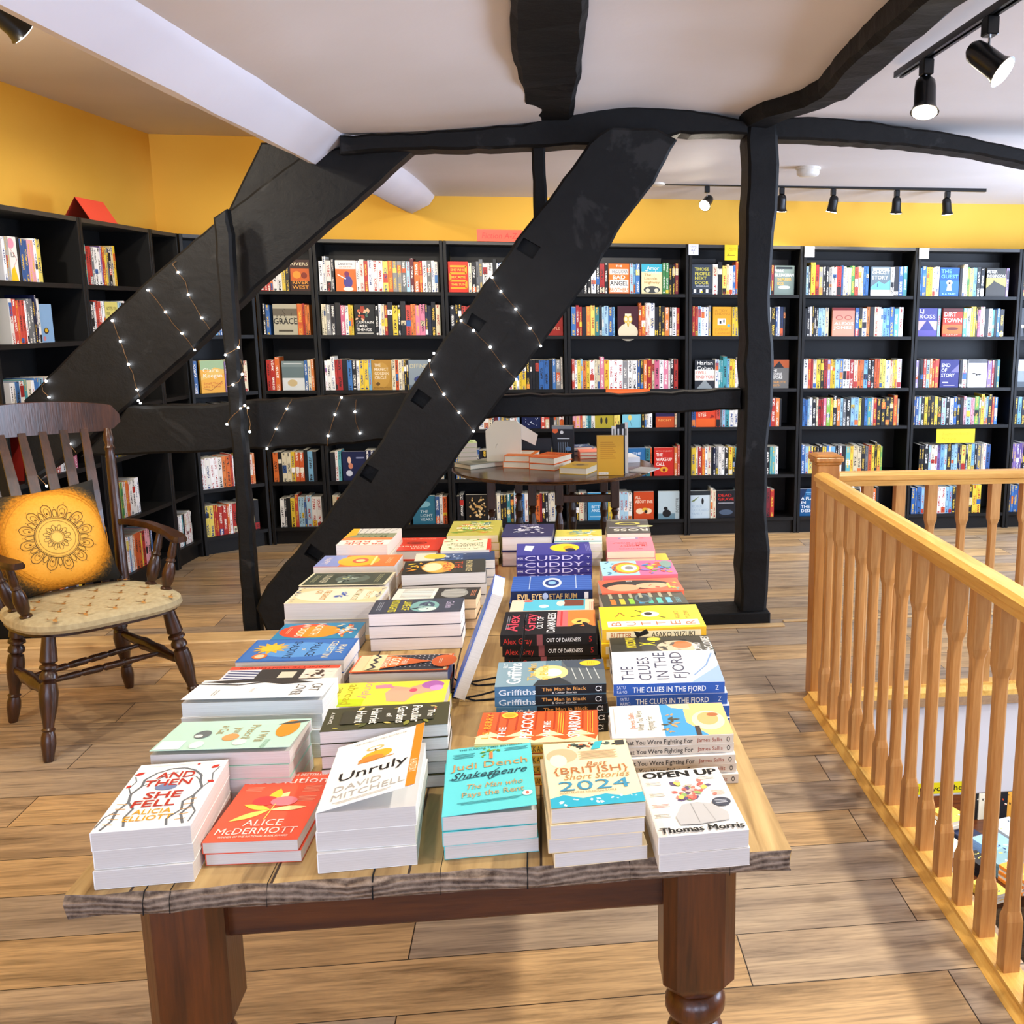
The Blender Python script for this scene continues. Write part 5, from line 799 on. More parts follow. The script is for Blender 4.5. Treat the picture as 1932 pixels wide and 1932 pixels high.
C9 = [('r', .0, .0, 1, .5, '#d4c858'), ('r', 0, .5, 1, 1, '#e6e8da'), *scatter(73, 26, ['#8cb0a0', '#c8b43c', '#f2efdc', '#6c9c94'], (0, 0, 1, .6), (.12, .3), .16), ('t', 'THE SEVEN', .5, .72, .06, '#c8502c', {'w': .7, 'b': .01}), ('r', 0, .82, 1, .88, '#5c9cac')]
pile([(1045, 1030), (1137, 1030), (1132.6, 1001), (1052, 996)], .825, 3, 180, 'pale yellow and white illustrated paperback, behind the violet blue pile', '#d8d8b4', C9, d=.22)
D1 = [('r', 0, 0, 1, .56, '#3c94cc'), ('p', [(.0, 0), (1, 0), (1, .3), (.8, .36), (.4, .36), (0, .2)], '#e8bc7c'), ('p', [(.8, .3), (1, .3), (1, .5), (.88, .46)], '#f0d8a0'), ('e', .45, .17, .3, .14, '#f2dcb0'), ('e', .5, .17, .2, .09, '#d8a868'), ('e', .62, .12, .06, .05, '#a8602c'), *scatter(77, 14, ['#7c6034', '#4c4428', '#c89858'], (0, .4, .7, .6), (.06, .14), .2), ('r', .0, .26, .28, .3, '#3c2c24'), ('t', 'James Sallis', .5, .82, .05, '#b8642c', {'w': .5}), ('t', 'What You Were\nFighting For', .5, .7, .06, '#6c6440', {'w': .62}), *lines(.5, .96, 1, .8, '#b8b0a4')]
SPD1 = [('t', 'What You Were Fighting For', .36, .48, .5, '#2c2824', {'w': .6, 'b': .02}), ('t', 'James Sallis', .8, .5, .42, '#9c4428', {'w': .21, 'b': .01}), ('t', 'O', .955, .5, .55, '#15140f', {'w': .028, 'b': .03})]
pile([(1150, 1395), (1376, 1384.4), (1363, 1325), (1147, 1331)], .84, 5, 'ccw', 'white paperback with a desert aircraft picture and beige spine, right column', '#f8f4ec', D1, spine=SPD1, sbg='#d2c4b0', d=.145, shift=(.0015, -.001))
D2 = [('p', [(.0, 0), (1, 0), (1, .12), (.7, .16), (.35, .3), (0, .36)], '#dbe6f0'), ('p', [(0, .0), (.5, .0), (.3, .12), (0, .3)], '#8ca8cc'), ('l', [(.9, .03), (.5, .12), (.2, .26)], .02, '#6c8cb8'), ('t', 'THE', .3, .87, .12, '#3c3f58', {'w': .42, 'b': .01}), ('t', 'CLUES', .44, .71, .12, '#3c3f58', {'w': .72, 'b': .01}), ('t', 'IN THE', .52, .55, .12, '#3c3f58', {'w': .84, 'b': .01}), ('t', 'FJORD', .54, .39, .12, '#3c3f58', {'w': .82, 'b': .01})]
SPD2 = [('t', 'SATU\nRÄMO', .075, .5, .28, '#dce4f4', {'w': .09}), ('t', 'THE CLUES IN THE FJORD', .5, .48, .46, '#f4f8fc', {'w': .66, 'b': .03}), ('t', 'Z', .93, .5, .4, '#f4f8fc', {'w': .03})]
pile([(1162.6, 1303), (1368, 1296.4), (1349, 1225), (1149.6, 1229)], .85, 4, 'ccw', 'white paperback with tall slate capitals and blue spine, right column', '#fbfcfd', D2, spine=SPD2, sbg='#2f5cb0', d=.19, shift=(.004, 0))
D3 = [('r', 0, .7, 1, 1, '#24261f'), ('e', .4, .35, .34, .2, '#c8b89c'), ('e', .5, .3, .2, .1, '#e0703c'), ('e', .86, .56, .1, .07, '#eed44c'), ('t', 'MOSCOW', .7, .8, .1, '#e6d42c', {'w': .55, 'b': .03}), ('t', 'X', .6, .64, .16, '#e6d42c', {'w': .2, 'b': .03}), ('t', 'DAVID\nMcCLOSKEY', .55, .1, .08, '#f0f0e8', {'w': .8, 'b': .02}), *scatter(79, 12, ['#5c544c', '#3c3c3c', '#a89c8c'], (0, .2, 1, .6), (.08, .2), .2)]
pile([None, None, (1334.7, 1197), (1149.6, 1203)], .83, 4, 'ccw', 'dark paperback with yellow capitals and a pale figure, right column', '#3a3a36', D3, d=.125)
D4 = [('r', .08, .05, .32, .94, '#fbf6ea'), *[('t', ch_, .2, .86-.145*i, .1, '#c8683c', {'w': .16}) for i, ch_ in enumerate('BUTTER')], ('e', .6, .5, .12, .09, '#f4ecdc'), ('e', .62, .52, .07, .04, '#2c2420'), ('l', [(.5, .42), (.42, .36)], .02, '#2c2420'), ('l', [(.7, .58), (.8, .64)], .02, '#2c2420'), ('l', [(.55, .6), (.5, .7)], .02, '#2c2420'), ('t', 'ASAKO', .55, .24, .05, '#a8782c', {'w': .34}), ('t', 'YUZUKI', .55, .14, .05, '#a8782c', {'w': .34}), ('l', [(.5, .85), (.7, .8), (.55, .76)], .015, '#a8642c')]
SPD4 = [('r', .04, .2, .95, .8, '#f0e2b4'), ('t', 'BUTTER', .18, .5, .4, '#b8602c', {'w': .2, 'b': .02}), ('p', [(.33, .3), (.45, .6), (.42, .95), (.36, .7), (.3, .8)], '#17140f'), ('t', 'ASAKO YUZUKI', .68, .5, .4, '#3c2c14', {'w': .42, 'b': .02})]
pile([(1131.5, 1187.7), (1327.7, 1182.6), (1312.7, 1138.6), (1129, 1145)], .848, 3, 'ccw', 'large yellow book with a white title strip, right column', '#f2dc28', D4, spine=SPD4, sbg='#eab62a', d=.18)
D5 = [*[('r', .1, .84-.11*i, .5, .9-.11*i, cc_) for i, cc_ in enumerate(['#e07c34', '#e8c43c', '#8cc83c', '#3c9cc8', '#4cb8a0', '#5cc0b0', '#68b8d8'])], ('e', .5, .5, .34, .1, '#5c747c'), ('e', .5, .5, .26, .07, '#34454a'), *[('r', .55, .86-.12*i, .9, .9-.12*i, '#a8a88c') for i in range(7)], ('t', 'DEBUT', .3, .1, .06, '#7cb8c4', {'w': .4})]
pile([None, (1293, 1138.6), (1284, 1112.7), (1130, 1119)], .818, 2, 'ccw', 'charcoal paperback with rainbow letter bars, right column', '#45483f', D5, d=.125)
D6 = [('e', .55, .55, .36, .42, '#2c2a2c'), ('e', .34, .72, .26, .2, '#f0a880'), ('e', .45, .36, .22, .2, '#f4b48c'), ('l', [(.5, .36), (.44, .4)], .03, '#c8503c'), ('e', .3, .3, .05, .03, '#d8503c'), ('t', 'CRUSH', .85, .62, .08, '#f4f0ea', {'w': .1, 'b': .02}), *scatter(83, 14, ['#4cb0a0', '#e8c83c', '#f0785c'], (.0, .0, .8, .18), (.07, .14), .3), ('r', .2, .14, .6, .17, '#e8dc5c')]
pile([None, (1284, 1114), (1276, 1089), (1127.6, 1094.6)], .822, 2, 'ccw', 'coral paperback with two sleeping faces, right column', '#ee6a4c', D6, d=.13)
D7 = [('r', 0, .5, 1, 1, '#a4dcec'), ('e', .5, .66, .4, .2, '#e8743c'), ('e', .5, .64, .32, .16, '#f2c83c'), ('e', .5, .62, .22, .11, '#f6f2e4'), ('e', .5, .62, .12, .06, '#8c8c8c'), *scatter(87, 40, ['#e85c3c', '#8c7cc4', '#6cb84c', '#f2c83c', '#e87898', '#4c84c4'], (0, 0, 1, .55), (.1, .24), .24), ('e', .7, .1, .24, .08, '#7c9c94'), *scatter(88, 12, ['#2c4c74', '#3c84b4'], (0, .75, 1, 1), (.05, .1), .2)]
pile([(1131.5, 1089.4), (1275, 1086.8), (1264.8, 1055), (1131.5, 1059.6)], .822, 3, 'ccw', 'multicoloured psychedelic paperback with a rainbow eye, right column', '#d86c9c', D7, sbg='#e8707c', d=.17)
D8 = [('r', .3, .1, .74, .17, '#5c7cac'), ('r', .36, .105, .68, .165, '#fbf8f4'), ('r', .18, .12, .28, .14, '#8c2c4c'), ('t', "I'M MOSTLY\nHERE TO\nENJOY MYSELF", .5, .55, .07, '#e4402c', {'w': .72, 'b': .01}), ('t', 'GLYNNIS', .5, .85, .06, '#e4402c', {'w': .5})]
pile([(1149.6, 1044), (1240, 1043), (1228.6, 1010.5), (1143, 1012)], .82, 3, 180, 'pink paperback with red letters and a small tube, back right of the table', '#f07f92', D8, d=.215, page='#e4d8c0')
D9 = [('e', .5, .3, .3, .1, '#cfc45c'), ('e', .5, .3, .2, .06, '#4c4a44'), ('r', .05, .55, .95, .6, '#9a98a4'), ('t', 'ROSS', .45, .76, .16, '#ece8d8', {'w': .8, 'b': .01}), ('r', 0, .0, 1, .12, '#6c6c6c'), ('e', .1, .5, .2, .06, '#e4dc98'), ('e', .8, .1, .12, .05, '#8c8a70')]
pile([(1143, 1009), (1227, 1008), (1219.5, 980.7), (1145.8, 978)], .832, 3, 180, 'charcoal paperback with cream script, farthest right corner of the table', '#4c4a48', D9, d=.235, page='#e0d8c4')
# loose copies between piles
make_book('paperback_book', 'single yellow paperback peeking out beside the pink pile', (.315, 3.24, TT+.0005), 0, .13, .2, .018, '#ecc83c', [])
for o_ in [o for o in S.objects if o.get('label', '').startswith('single yellow')]: o_.location = (.33, 3.19, TT+.0005)
# wire easel with a blue book leaning on it
ea = thing('wire_easel', 'curly black wire easel holding up the blue book', 'easel', (-.14, 2.12, TT+.001))
mb = MB()
def L_(pts, r=.0022): mb.tube([(x, y, z) for x, y, z in pts], r, 8)
def curl(cx, cz, y, r, a0, a1, n=16): return [(cx+(r*(1-.45*i/n))*cos(a0+(a1-a0)*i/n), y, cz+(r*(1-.45*i/n))*sin(a0+(a1-a0)*i/n)) for i in range(n+1)]
for s in (-1, 1):
    y = .045*s
    L_([(-.055, y, .012), (-.04, y, .006), (.0, y, .012), (.04, y*.9, .02), (.075, y*.7, .04), (.09, y*.5, .10), (.095, y*.3, .16)])
    L_([(-.06, y, .05), (-.062, y, .02), (-.05, y, .008)]+[]); L_([(-.045, y, .012), (-.01, y, .0), (.03, y, .002), (.07, y*.8, .0)])
    mb.tube([(-.045+.02*cos(a), y-.03+.0*s, .004+.02*0+.001) if False else (-.05-.022*sin(a)*.9, y-.02*s-.022*(1-cos(a))*s*.6, .0022) for a in [i*.45 for i in range(10)]], .0022, 8)
L_([(.095, -.014, .16), (.098, 0, .17), (.095, .014, .16)]); L_([(-.062, -.045, .02), (-.06, 0, .022), (-.062, .045, .02)]); L_([(.07, -.036, .0), (.075, 0, .002), (.07, .036, .0)])
mb.build('frame', ['iron'], ea)
eb = thing('hardback_book', 'blue paperback leaning upright on the wire easel', 'book', (-.193, 2.12, TT+.022), (0, radians(21), 0)); eb.name = 'paperback_book'
mb = MB('#3c6cd0'); mb.box(0, .0012, -.075, .075, 0, .235); mb.box(.023, .0242, -.075, .075, 0, .235, '#e8e6e0'); mb.box(0, .0242, .0738, .075, 0, .235)
paint(mb, Frame((0, .075, 0), (0, -1, 0), (0, 0, 1), .15, .235), [('r', .1, .6, .9, .8, '#5c8ce0'), ('t', 'NOVEL', .5, .4, .1, '#e8eef8', {'w': .6})]); mb.build('cover', ['print'], eb)
mb = MB('#e2ddd6'); mb.box(.0012, .023, -.074, .0738, .001, .234); mb.build('page_block', ['paper'], eb)

# ================================================================== round gateleg table and what stands on it
RT = .72; RC = (.06, 5.62)
rt = thing('gateleg_table', 'round dark oak gateleg table with turned legs, between truss and bookcases', 'table', (RC[0], RC[1], 0))
mb = MB(); N = 48; R = []
for rr, z in ((.50, RT-.024), (.525, RT-.022), (.528, RT-.014), (.545, RT-.012), (.55, RT-.006), (.545, RT-.001), (.53, RT)): R.append([(rr*cos(2*pi*k/N), rr*sin(2*pi*k/N)*.97, z) for k in range(N)])
mb.rings(R); mb.build('tabletop', ['round_oak'], rt, smooth=True)
def gleg(x, y, z1=.60):
    mb = MB(); mb.cbox(x-.022, x+.022, y-.022, y+.022, z1-.06, RT-.025, .003); p = [(z1-.06, .012), (z1-.075, .021), (z1-.1, .013), (z1-.16, .024), (z1-.2, .018), (z1-.23, .024), (.24, .014), (.2, .022), (.17, .014)]
    mb.turned((x, y, z1-.06), (x, y, .17), [((z1-.06-a)/(z1-.06-.17), b) for a, b in p], 14); mb.cbox(x-.022, x+.022, y-.022, y+.022, .08, .17, .003); mb.turned((x, y, .08), (x, y, 0), [(0, .016), (.4, .024), (1, .014)], 12)
    mb.build('leg', ['dark_oak'], rt)
for x, y in ((-.33, -.28), (-.12, -.2), (.02, -.2), (.1, .2), (-.2, .2), (.31, -.3), (.28, .18)): gleg(x, y)
for a in ((-.12, .02, -.21, -.19, .62, .695), (.04, .31, -.3+.0, -.28, .57, .61), (-.33, -.12, -.25, -.23, .1, .14), (-.2, .1, .19, .21, .62, .695), (.04, .31, -.25, -.235, .1, .14)): mb = MB(); mb.cbox(*a, .003); mb.build('stretcher', ['dark_oak'], rt)
def onrt(name, label, quad, n, t, bgc, art=[], page='#e8dcc0', rz=None, cw=.15, ch=.22, hard=True, spine=None, sbg=None):
    P = [atz(u, v, RT) for u, v in quad]; cen = sum(P, Vector())/len(P); r = random.Random(int(quad[0][0]))
    for i in range(n): make_book(name, label if n == 1 else ('upper ' if i == n-1 else 'lower ')+label, (cen.x, cen.y, RT+.0005+t*i), rz+r.uniform(-.05, .05), cw, ch, t-.0006, bgc, art, spine, sbg, hard, page, label if n > 2 else None)
onrt('hardback_book', 'grey green hardback lying at the left rim of the round table', [(862, 882), (905, 889), (944, 877), (905, 872)], 1, .026, '#8c8c78', [('r', .1, .2, .9, .8, '#a8a890'), ('e', .5, .5, .3, .2, '#6c7460')], rz=-.9)
onrt('hardback_book', 'orange hardback of the left orange pair on the round table', [(944, 888), (1000, 890), (1024, 868), (975, 866)], 2, .034, '#ee7a1c', [('r', .15, .35, .85, .9, '#f0e4cc')], rz=-.25)
onrt('hardback_book', 'orange hardback of the right orange pair on the round table', [(994, 891), (1045, 893), (1087, 872), (1030, 872)], 2, .034, '#ee6a14', [('t', 'GRIT', .5, .7, .12, '#8c2c08', {'w': .7, 'b': .02}), ('r', .1, .3, .9, .4, '#f8a860')], rz=-.5)
onrt('hardback_book', 'yellow hardback lying in front of the standing yellow book', [(1062, 894), (1105, 897), (1128, 885), (1085, 882)], 1, .036, '#e8bc34', [('e', .5, .5, .3, .2, '#c8a450'), ('e', .5, .5, .15, .1, '#6c5c3c')], rz=-.35)
onrt('paperback_book', 'salmon paperback flat behind the yellow one', [(1095, 866), (1128, 866), (1135, 858), (1100, 858)], 2, .02, '#f08468', rz=.1, cw=.14, ch=.16)
onrt('paperback_book', 'navy patterned paperback beside the black space book', [(1078, 863), (1103, 862), (1110, 852), (1080, 852)], 2, .026, '#1c3c64', scatter(3, 12, ['#8cb8d8', '#e4ecf0'], (0, 0, 1, 1)), rz=.2, cw=.13, ch=.13)
P = atz(1205, 888, RT)
make_book('booklet', 'thin grey booklet at the right rim of the round table', (P.x+.03, P.y, RT+.0005), -.5, .11, .16, .007, '#c9c6bd', [('r', .1, .1, .9, .9, '#d5d2c8')], category='booklet')
P = atz(1180, 872, RT)
make_book('paperback_book', 'bright white paperback behind the standing yellow book', (P.x+.0, P.y+.06, RT+.0005), .2, .13, .18, .03, '#f2f4f6', [], page='#f4f6f8')
for i in range(4):
    P = atz(882, 868, RT); make_book('paperback_book', ['lowest', 'second lowest', 'second highest', 'highest'][i]+' green and white book in the round table left pile', (P.x, P.y+.02, RT+.0005+.026*i), .1+.04*(i % 2), .1, .15, .0255, ['#202820', '#dfe8c8', '#e0ecc8', '#cfe0a8'][i], [('r', .2, .2, .8, .8, '#a8c478')], spinebg='#dfe8c8', group='green and white books piled on the round table')
def standing(name, label, cat, x, y, w, h, d, rz, bgc, art, extra=None, page='#e8e0cc'):
    t = thing(name, label, cat, (x, y, RT+.001), (0, 0, rz)); mb = MB(bgc); mb.box(-w/2, w/2, 0, .001, 0, h); mb.box(-w/2, w/2, d, d+.001, 0, h); mb.box(w/2-.001, w/2, .001, d, 0, h)
    paint(mb, Frame((-w/2, 0, 0), (1, 0, 0), (0, 0, 1), w, h), art); mb.build('cover', ['print'], t); mb = MB(page); mb.box(-w/2+.001, w/2-.001, .001, d, .001, h-.002); mb.build('page_block', ['paper'], t); return t
P = atz(1152, 897, RT)
standing('paperback_book', 'mustard yellow book standing upright at the front of the round table', 'book', P.x, P.y, .137, .205, .03, .03, '#dba42a', [('r', .05, .02, .42, .08, '#efe6d0'), ('t', 'BOOK OF THE', .22, .05, .03, '#3c3428', {'w': .3}), *[('r', .12, .42+.05*i, .7-.05*(i % 3), .445+.05*i, '#c88c1c') for i in range(9)]])
mk = thing('bookmark_holder', 'black and white bookmarks standing behind the yellow upright book', 'bookmark', (P.x+.04, P.y+.05, RT+.001)); 
for i, (dx, cc_) in enumerate(((-.03, '#f0ede4'), (-.005, '#15151a'), (.018, '#15151a'), (.034, '#e8e4da'))):
    mb = MB(cc_); mb.box(dx, dx+.022, .002*i, .002*i+.0015, 0, .25+.006*i); mb.face([(dx+.006, .002*i-.0005, .2), (dx+.015, .002*i-.0005, .2), (dx+.015, .002*i-.0005, .235), (dx+.006, .002*i-.0005, .235)], '#dcdcdc' if i in (1, 2) else '#8c8880'); mb.build('bookmark', ['print'], mk)
P = aty(945, 868, 5.6)
bx = thing('menu_box', 'large cream card box standing on the round table with a thumb notch', 'box', (-.21, 5.66, RT+.001), (0, 0, -.1))
mb = MB('#d9d2c0'); w, h = .19, .245; o8 = [(-.095, 0), (.09, 0), (.095, h-.03), (.07, h), (-.045, h), (-.098, h-.055)]
mb.face([(x, 0, z) for x, z in o8]); mb.face([(x, .03, z) for x, z in o8]); mb.rings([[(x, 0, z) for x, z in o8], [(x, .03, z) for x, z in o8]], False); mb.tube([(-.03+.014*cos(a), -.0008, .1+.02*sin(a)) for a in [pi*.6+i*.2 for i in range(8)]], .0012, 6, '#b0a890'); mb.build('card_panel', ['print'], bx)
mb = MB('#e4dfd2'); mb.face([(.07, .004, h-.002), (.185, .006, .17), (.17, .006, .11), (.09, .004, .15)]); mb.face([(.07, .0055, h-.002), (.185, .0075, .17), (.17, .0075, .11), (.09, .0055, .15)]); mb.build('card_flap', ['print'], bx)
P = aty(1007, 858, 5.9)
standing('display_screen', 'black rounded tablet screen standing behind the orange books', 'screen', -.035, 5.86, .17, .125, .008, .05, '#101114', [('r', .03, .04, .97, .96, '#191b1f')], page='#101114')
standing('paperback_book', 'tall black book of planets standing behind the orange books', 'book', .115, 5.9, .125, .19, .03, -.1, '#14151a', [('e', .15, .85, .13, .08, '#e0642c'), ('e', .45, .8, .08, .05, '#dfe4e8'), ('r', 0, .9, .95, 1, '#7c848c'), *[('l', [(.3+.1*i, .1), (.3+.1*i, .5)], .012, '#9cb0c8') for i in range(5)], ('e', .75, .3, .12, .07, '#5c84b0'), ('r', .25, .6, .8, .63, '#c8d0d8')])

# ================================================================== wooden armchair
CA = math.atan2(.69, .725); CO = (-1.70, 4.0, 0)          # local x = to the sitter's left as seen from the table, local -y = facing direction
ch = thing('wooden_armchair', 'dark spindle-back wooden armchair with a padded cream seat', 'chair', CO, (0, 0, CA))
def cm(name, mat='dark_oak', sm=True): return cmb.build(name, [mat], ch, smooth=sm)
for (x, y, tx, ty) in ((-.282, -.254, -.215, -.19), (.276, -.188-.03, .2, -.19), (.221, .274, .17, .2), (-.225, .236, -.18, .19)):
    cmb = MB(); cmb.turned((tx, ty, .425), (x, y, 0), [(0, .021), (.14, .026), (.2, .028), (.215, .019), (.235, .029), (.255, .03), (.27, .018), (.3, .027), (.335, .029), (.36, .018), (.375, .026), (.45, .031), (.56, .028), (.7, .018), (.73, .017), (.745, .023), (.76, .018), (.8, .023), (.86, .024), (.98, .017), (1, .015)], 16); cm('leg')
Z_ = .235
def lpos(a, b, k): return tuple(Vector(a).lerp(Vector(b), k))
sideL = (lpos((-.215, -.19, .425), (-.282, -.254, 0), .45), lpos((-.18, .19, .425), (-.225, .236, 0), .5)); sideR = (lpos((.2, -.19, .425), (.276, -.218, 0), .5), lpos((.17, .2, .425), (.221, .274, 0), .4))
for a, b in (sideL, sideR):
    cmb = MB(); cmb.turned(a, b, [(0, .012), (.15, .017), (.3, .02), (.38, .026), (.5, .022), (.62, .026), (.7, .02), (.85, .017), (1, .012)], 12); cm('stretcher')
for k in (.33, .62):
    cmb = MB(); cmb.turned(lpos(*sideL, k), lpos(*sideR, k), [(0, .007), (.2, .011), (.31, .013), (.33, .009), (.35, .013), (.48, .014), (.5, .009), (.52, .014), (.65, .013), (.67, .009), (.69, .013), (.8, .011), (1, .007)], 12); cm('stretcher')
cmb = MB(); R = []; out = []
for k in range(36):
    a = 2*pi*k/36; x = .275*(abs(cos(a))**.62)*(1 if cos(a) > 0 else -1); y = .245*(abs(sin(a))**.62)*(1 if sin(a) > 0 else -1)
    out.append((x*(1-.1*(y > 0)*abs(y)/.245), y))
for s, z in ((.93, .418), (1, .424), (1, .44), (.97, .446)): R.append([(x*s, y*s, z) for x, y in out])
cmb.rings(R); cm('seat')
cmb = MB('#d8caa0'); R = []
for s, z in ((.95, .436), (1.02, .438), (1.045, .45), (1.03, .468), (.97, .48), (.8, .487), (.5, .489), (.2, .489)): R.append([(x*s, (y+.0)*s-.012, z) for x, y in out])
cmb.rings(R)
r2 = random.Random(4); mb = cmb
for i in range(5):
    for j in range(5):
        x = -.2+.1*i+(.05 if j % 2 else 0); y = -.215+.095*j
        if abs(x) > .24: continue
        F_ = Frame((x-.03, y-.03, .4905+.0), (1, 0, 0), (0, 1, 0), .06, .06); q = [('l', [(.5, .5), (.25, .75), (.3, .95)], .06, '#8c5c2c'), ('l', [(.5, .5), (.75, .75), (.7, .95)], .06, '#8c5c2c'), ('leaf', .5, .6, .4, -1.57, .3, '#b07c3c'), ('l', [(.1, .35), (.9, .3)], .04, '#b09c6c'), ('l', [(.3, .85), (.12, .92)], .04, '#8c5c2c'), ('l', [(.7, .85), (.88, .92)], .04, '#8c5c2c')]
        n0 = len(mb.v); paint(mb, F_, q, 1)
        for k in range(n0, len(mb.v)):
            v = mb.v[k]; d = max(abs(v[0])/.275, abs(v[1]+.012)/.25); mb.v[k] = (v[0], v[1], .4892+.0004-max(0, d-.5)*.004-max(0, d-.78)**1.5*.16)
cmb.build('seat_pad', ['seat_fabric', 'print'], ch, smooth=True)
# back: posts, slats, top rail
for s in (-1, 1):
    cmb = MB(); cmb.turned((.215*s, .215, .43), (.265*s, .345, 1.075), [(0, .017), (.05, .023), (.3, .021), (.55, .02), (.8, .019), (.86, .016), (.88, .021), (.9, .015), (.93, .02), (.97, .017), (1, .012)], 14); cm('back_post')
for i in range(6):
    x = -.15+.06*i; cmb = MB(); R = []
    for k in range(9):
        q = k/8; z = .44+.64*q; w = .013+.006*sin(pi*q); y = .225+.13*q-.02*sin(pi*q)+.02*(1-(x/.2)**2)*q; xx = x*(1+.22*q)
        R.append([(xx-w, y-.004, z), (xx+w, y-.004, z), (xx+w, y+.004, z), (xx-w, y+.004, z)])
    cmb.rings(R); cm('slat', sm=False)
cmb = MB(); R = []
for k in range(25):
    q = -1+2*k/24; x = .315*q; y = .35+.035*(1-q*q); e = .045+.022*(1-q*q)**.5 if abs(q) < .93 else .036-.25*(abs(q)-.93)
    zc = 1.115+.016*(1-q*q); lo = zc-e*(.95 if abs(q) < .85 else .8); hi = zc+e*.95; R.append([(x, y-.011, lo), (x, y+.011, lo), (x, y+.015, hi-.01), (x, y+.006, hi), (x, y-.007, hi-.002)])
cmb.rings(R); cm('top_rail')
for s in (-1, 1):
    cmb = MB(); R = []; pts = [(.235*s, .275, .705, .013), (.262*s, .2, .71, .015), (.29*s, .1, .705, .018), (.30*s, .0, .695, .022), (.295*s, -.07, .69, .027), (.285*s, -.13, .688, .030), (.28*s, -.165, .686, .026), (.278*s, -.178, .686, .012)]
    for x, y, z, w in pts: R.append([(x-w, y, z-.011), (x+w, y, z-.011), (x+w*1.08, y, z), (x+w*.8, y, z+.012), (x-w*.8, y, z+.012), (x-w*1.08, y, z)])
    cmb.rings(R); cm('armrest')
    for (a, b) in (((.235*s, -.085, .44), (.285*s, -.105, .68)), ((.228*s, .03, .44), (.295*s, .03, .69))):
        cmb = MB(); cmb.turned(a, b, [(0, .014), (.12, .016), (.14, .02), (.2, .021), (.22, .014), (.3, .021), (.45, .024), (.58, .018), (.62, .013), (.64, .019), (.68, .013), (.75, .016), (.9, .013), (1, .012)], 12); cm('arm_spindle')
# mandala cushion leaning on the back
cu = thing('throw_cushion', 'yellow square cushion with black mandala print and dark corners, on the armchair', 'cushion', (0, 0, 0))
cu.matrix_world = Matrix.Translation(CO) @ Matrix.Rotation(CA, 4, 'Z') @ Matrix.Translation((-.02, .145, .488)) @ Matrix.Rotation(radians(-19), 4, 'X') @ Matrix.Rotation(radians(-3), 4, 'Y')
mb = MB(); NN = 28; HW = .205
def cush(i, j, s):
    u = -1+2*i/NN; v = -1+2*j/NN; pin = 1-.10*(1-(abs(u)**2))*0; x = u*HW*(1-.07*(1-v*v)*0-.08*(1-abs(v)**2)*(abs(u) ** 6)); z = v*HW*(1-.08*(1-abs(u)**2)*(abs(v)**6))
    th = .062*((1-u**4)*(1-v**4))**.55*(1-.12*(sin(6*u+3*v))*.3); return (x, s*th, z+HW)
def cushcol(u, v):
    r = hypot(u, v); k = rnd.random()
    if r > 1.12+.06*sin(9*math.atan2(v, u)): return '#22201c' if k < .8 else '#6c4c14'
    if r > .98: return '#c87c14' if k < .5 else '#3c3020'
    return ['#e8a42c', '#eeb03c', '#dd9a24'][int(k*3)] if r > .6 else ('#f0bc54' if k < .5 else '#ecb448')
for s in (-1, 1):
    for i in range(NN):
        for j in range(NN): mb.face([cush(i, j, s), cush(i+1, j, s), cush(i+1, j+1, s), cush(i, j+1, s)], cushcol(-1+2*(i+.5)/NN, -1+2*(j+.5)/NN))
t = NT('cushion_print', .85, 0, .2); tcn = t.n('ShaderNodeTexCoord'); mp_ = t.n('ShaderNodeMapping'); t.l(tcn.outputs['Object'], mp_.inputs[0]); mp_.inputs['Location'].default_value = (0, 0, -1); mp_.inputs['Scale'].default_value = (1/HW, 0, 1/HW)
gl = t.n('ShaderNodeVectorMath', operation='LENGTH'); t.l(mp_.outputs[0], gl.inputs[0]); nzz = t.noise(t.coords(), 120, 3, .7); am = t.n('ShaderNodeMath', operation='MULTIPLY_ADD', i_1=.34, i_2=-.17); t.l(nzz, am.inputs[0]); ad_ = t.n('ShaderNodeMath', operation='ADD'); t.l(gl.outputs['Value'], ad_.inputs[0]); t.l(am.outputs[0], ad_.inputs[1])
hl = t.n('ShaderNodeMath', operation='MULTIPLY', i_1=.66); t.l(ad_.outputs[0], hl.inputs[0])
t.color(t.ramp(hl.outputs[0], [(0, '#f0c060'), (.3, '#ecb04a'), (.52, '#e29a2e'), (.60, '#b8781c'), (.67, '#57421f'), (.74, '#242320')])); M['cushion_print'] = t.m
cu_o = mb.build('cover', ['cushion_print'], cu, smooth=True)
def on_cush(x, z):                                         # lift a point of the print onto the bulging face
    u, v = x/HW, z/HW; th = .062*max(0., (1-u**4)*(1-v**4))**.55*(1-.12*(sin(6*u+3*v))*.3); return (x, -th-.0016, z+HW)
mb = MB(Bk)
def cl(pts, w=.0014, col='#1c1812'): mb.tube([on_cush(x*1.16, z*1.16) for x, z in pts], w, 5, col, caps=False)
def circ(r, n=48, w=.0008, col='#1c1812'): cl([(r*cos(2*pi*i/n), r*sin(2*pi*i/n)) for i in range(n+1)], w, col)
def petal(r0, r1, a, wd, w=.0009, n=8):
    for s in (-1, 1): cl([((r0+(r1-r0)*q)*cos(a+s*wd*(1-q)**.6*(.35+.9*q)), (r0+(r1-r0)*q)*sin(a+s*wd*(1-q)**.6*(.35+.9*q))) for q in [i/n for i in range(n+1)]], w)
for r_, w_ in ((.068, .0009), (.064, .0006), (.055, .0005), (.022, .0007), (.018, .0005)): circ(r_, 48, w_)
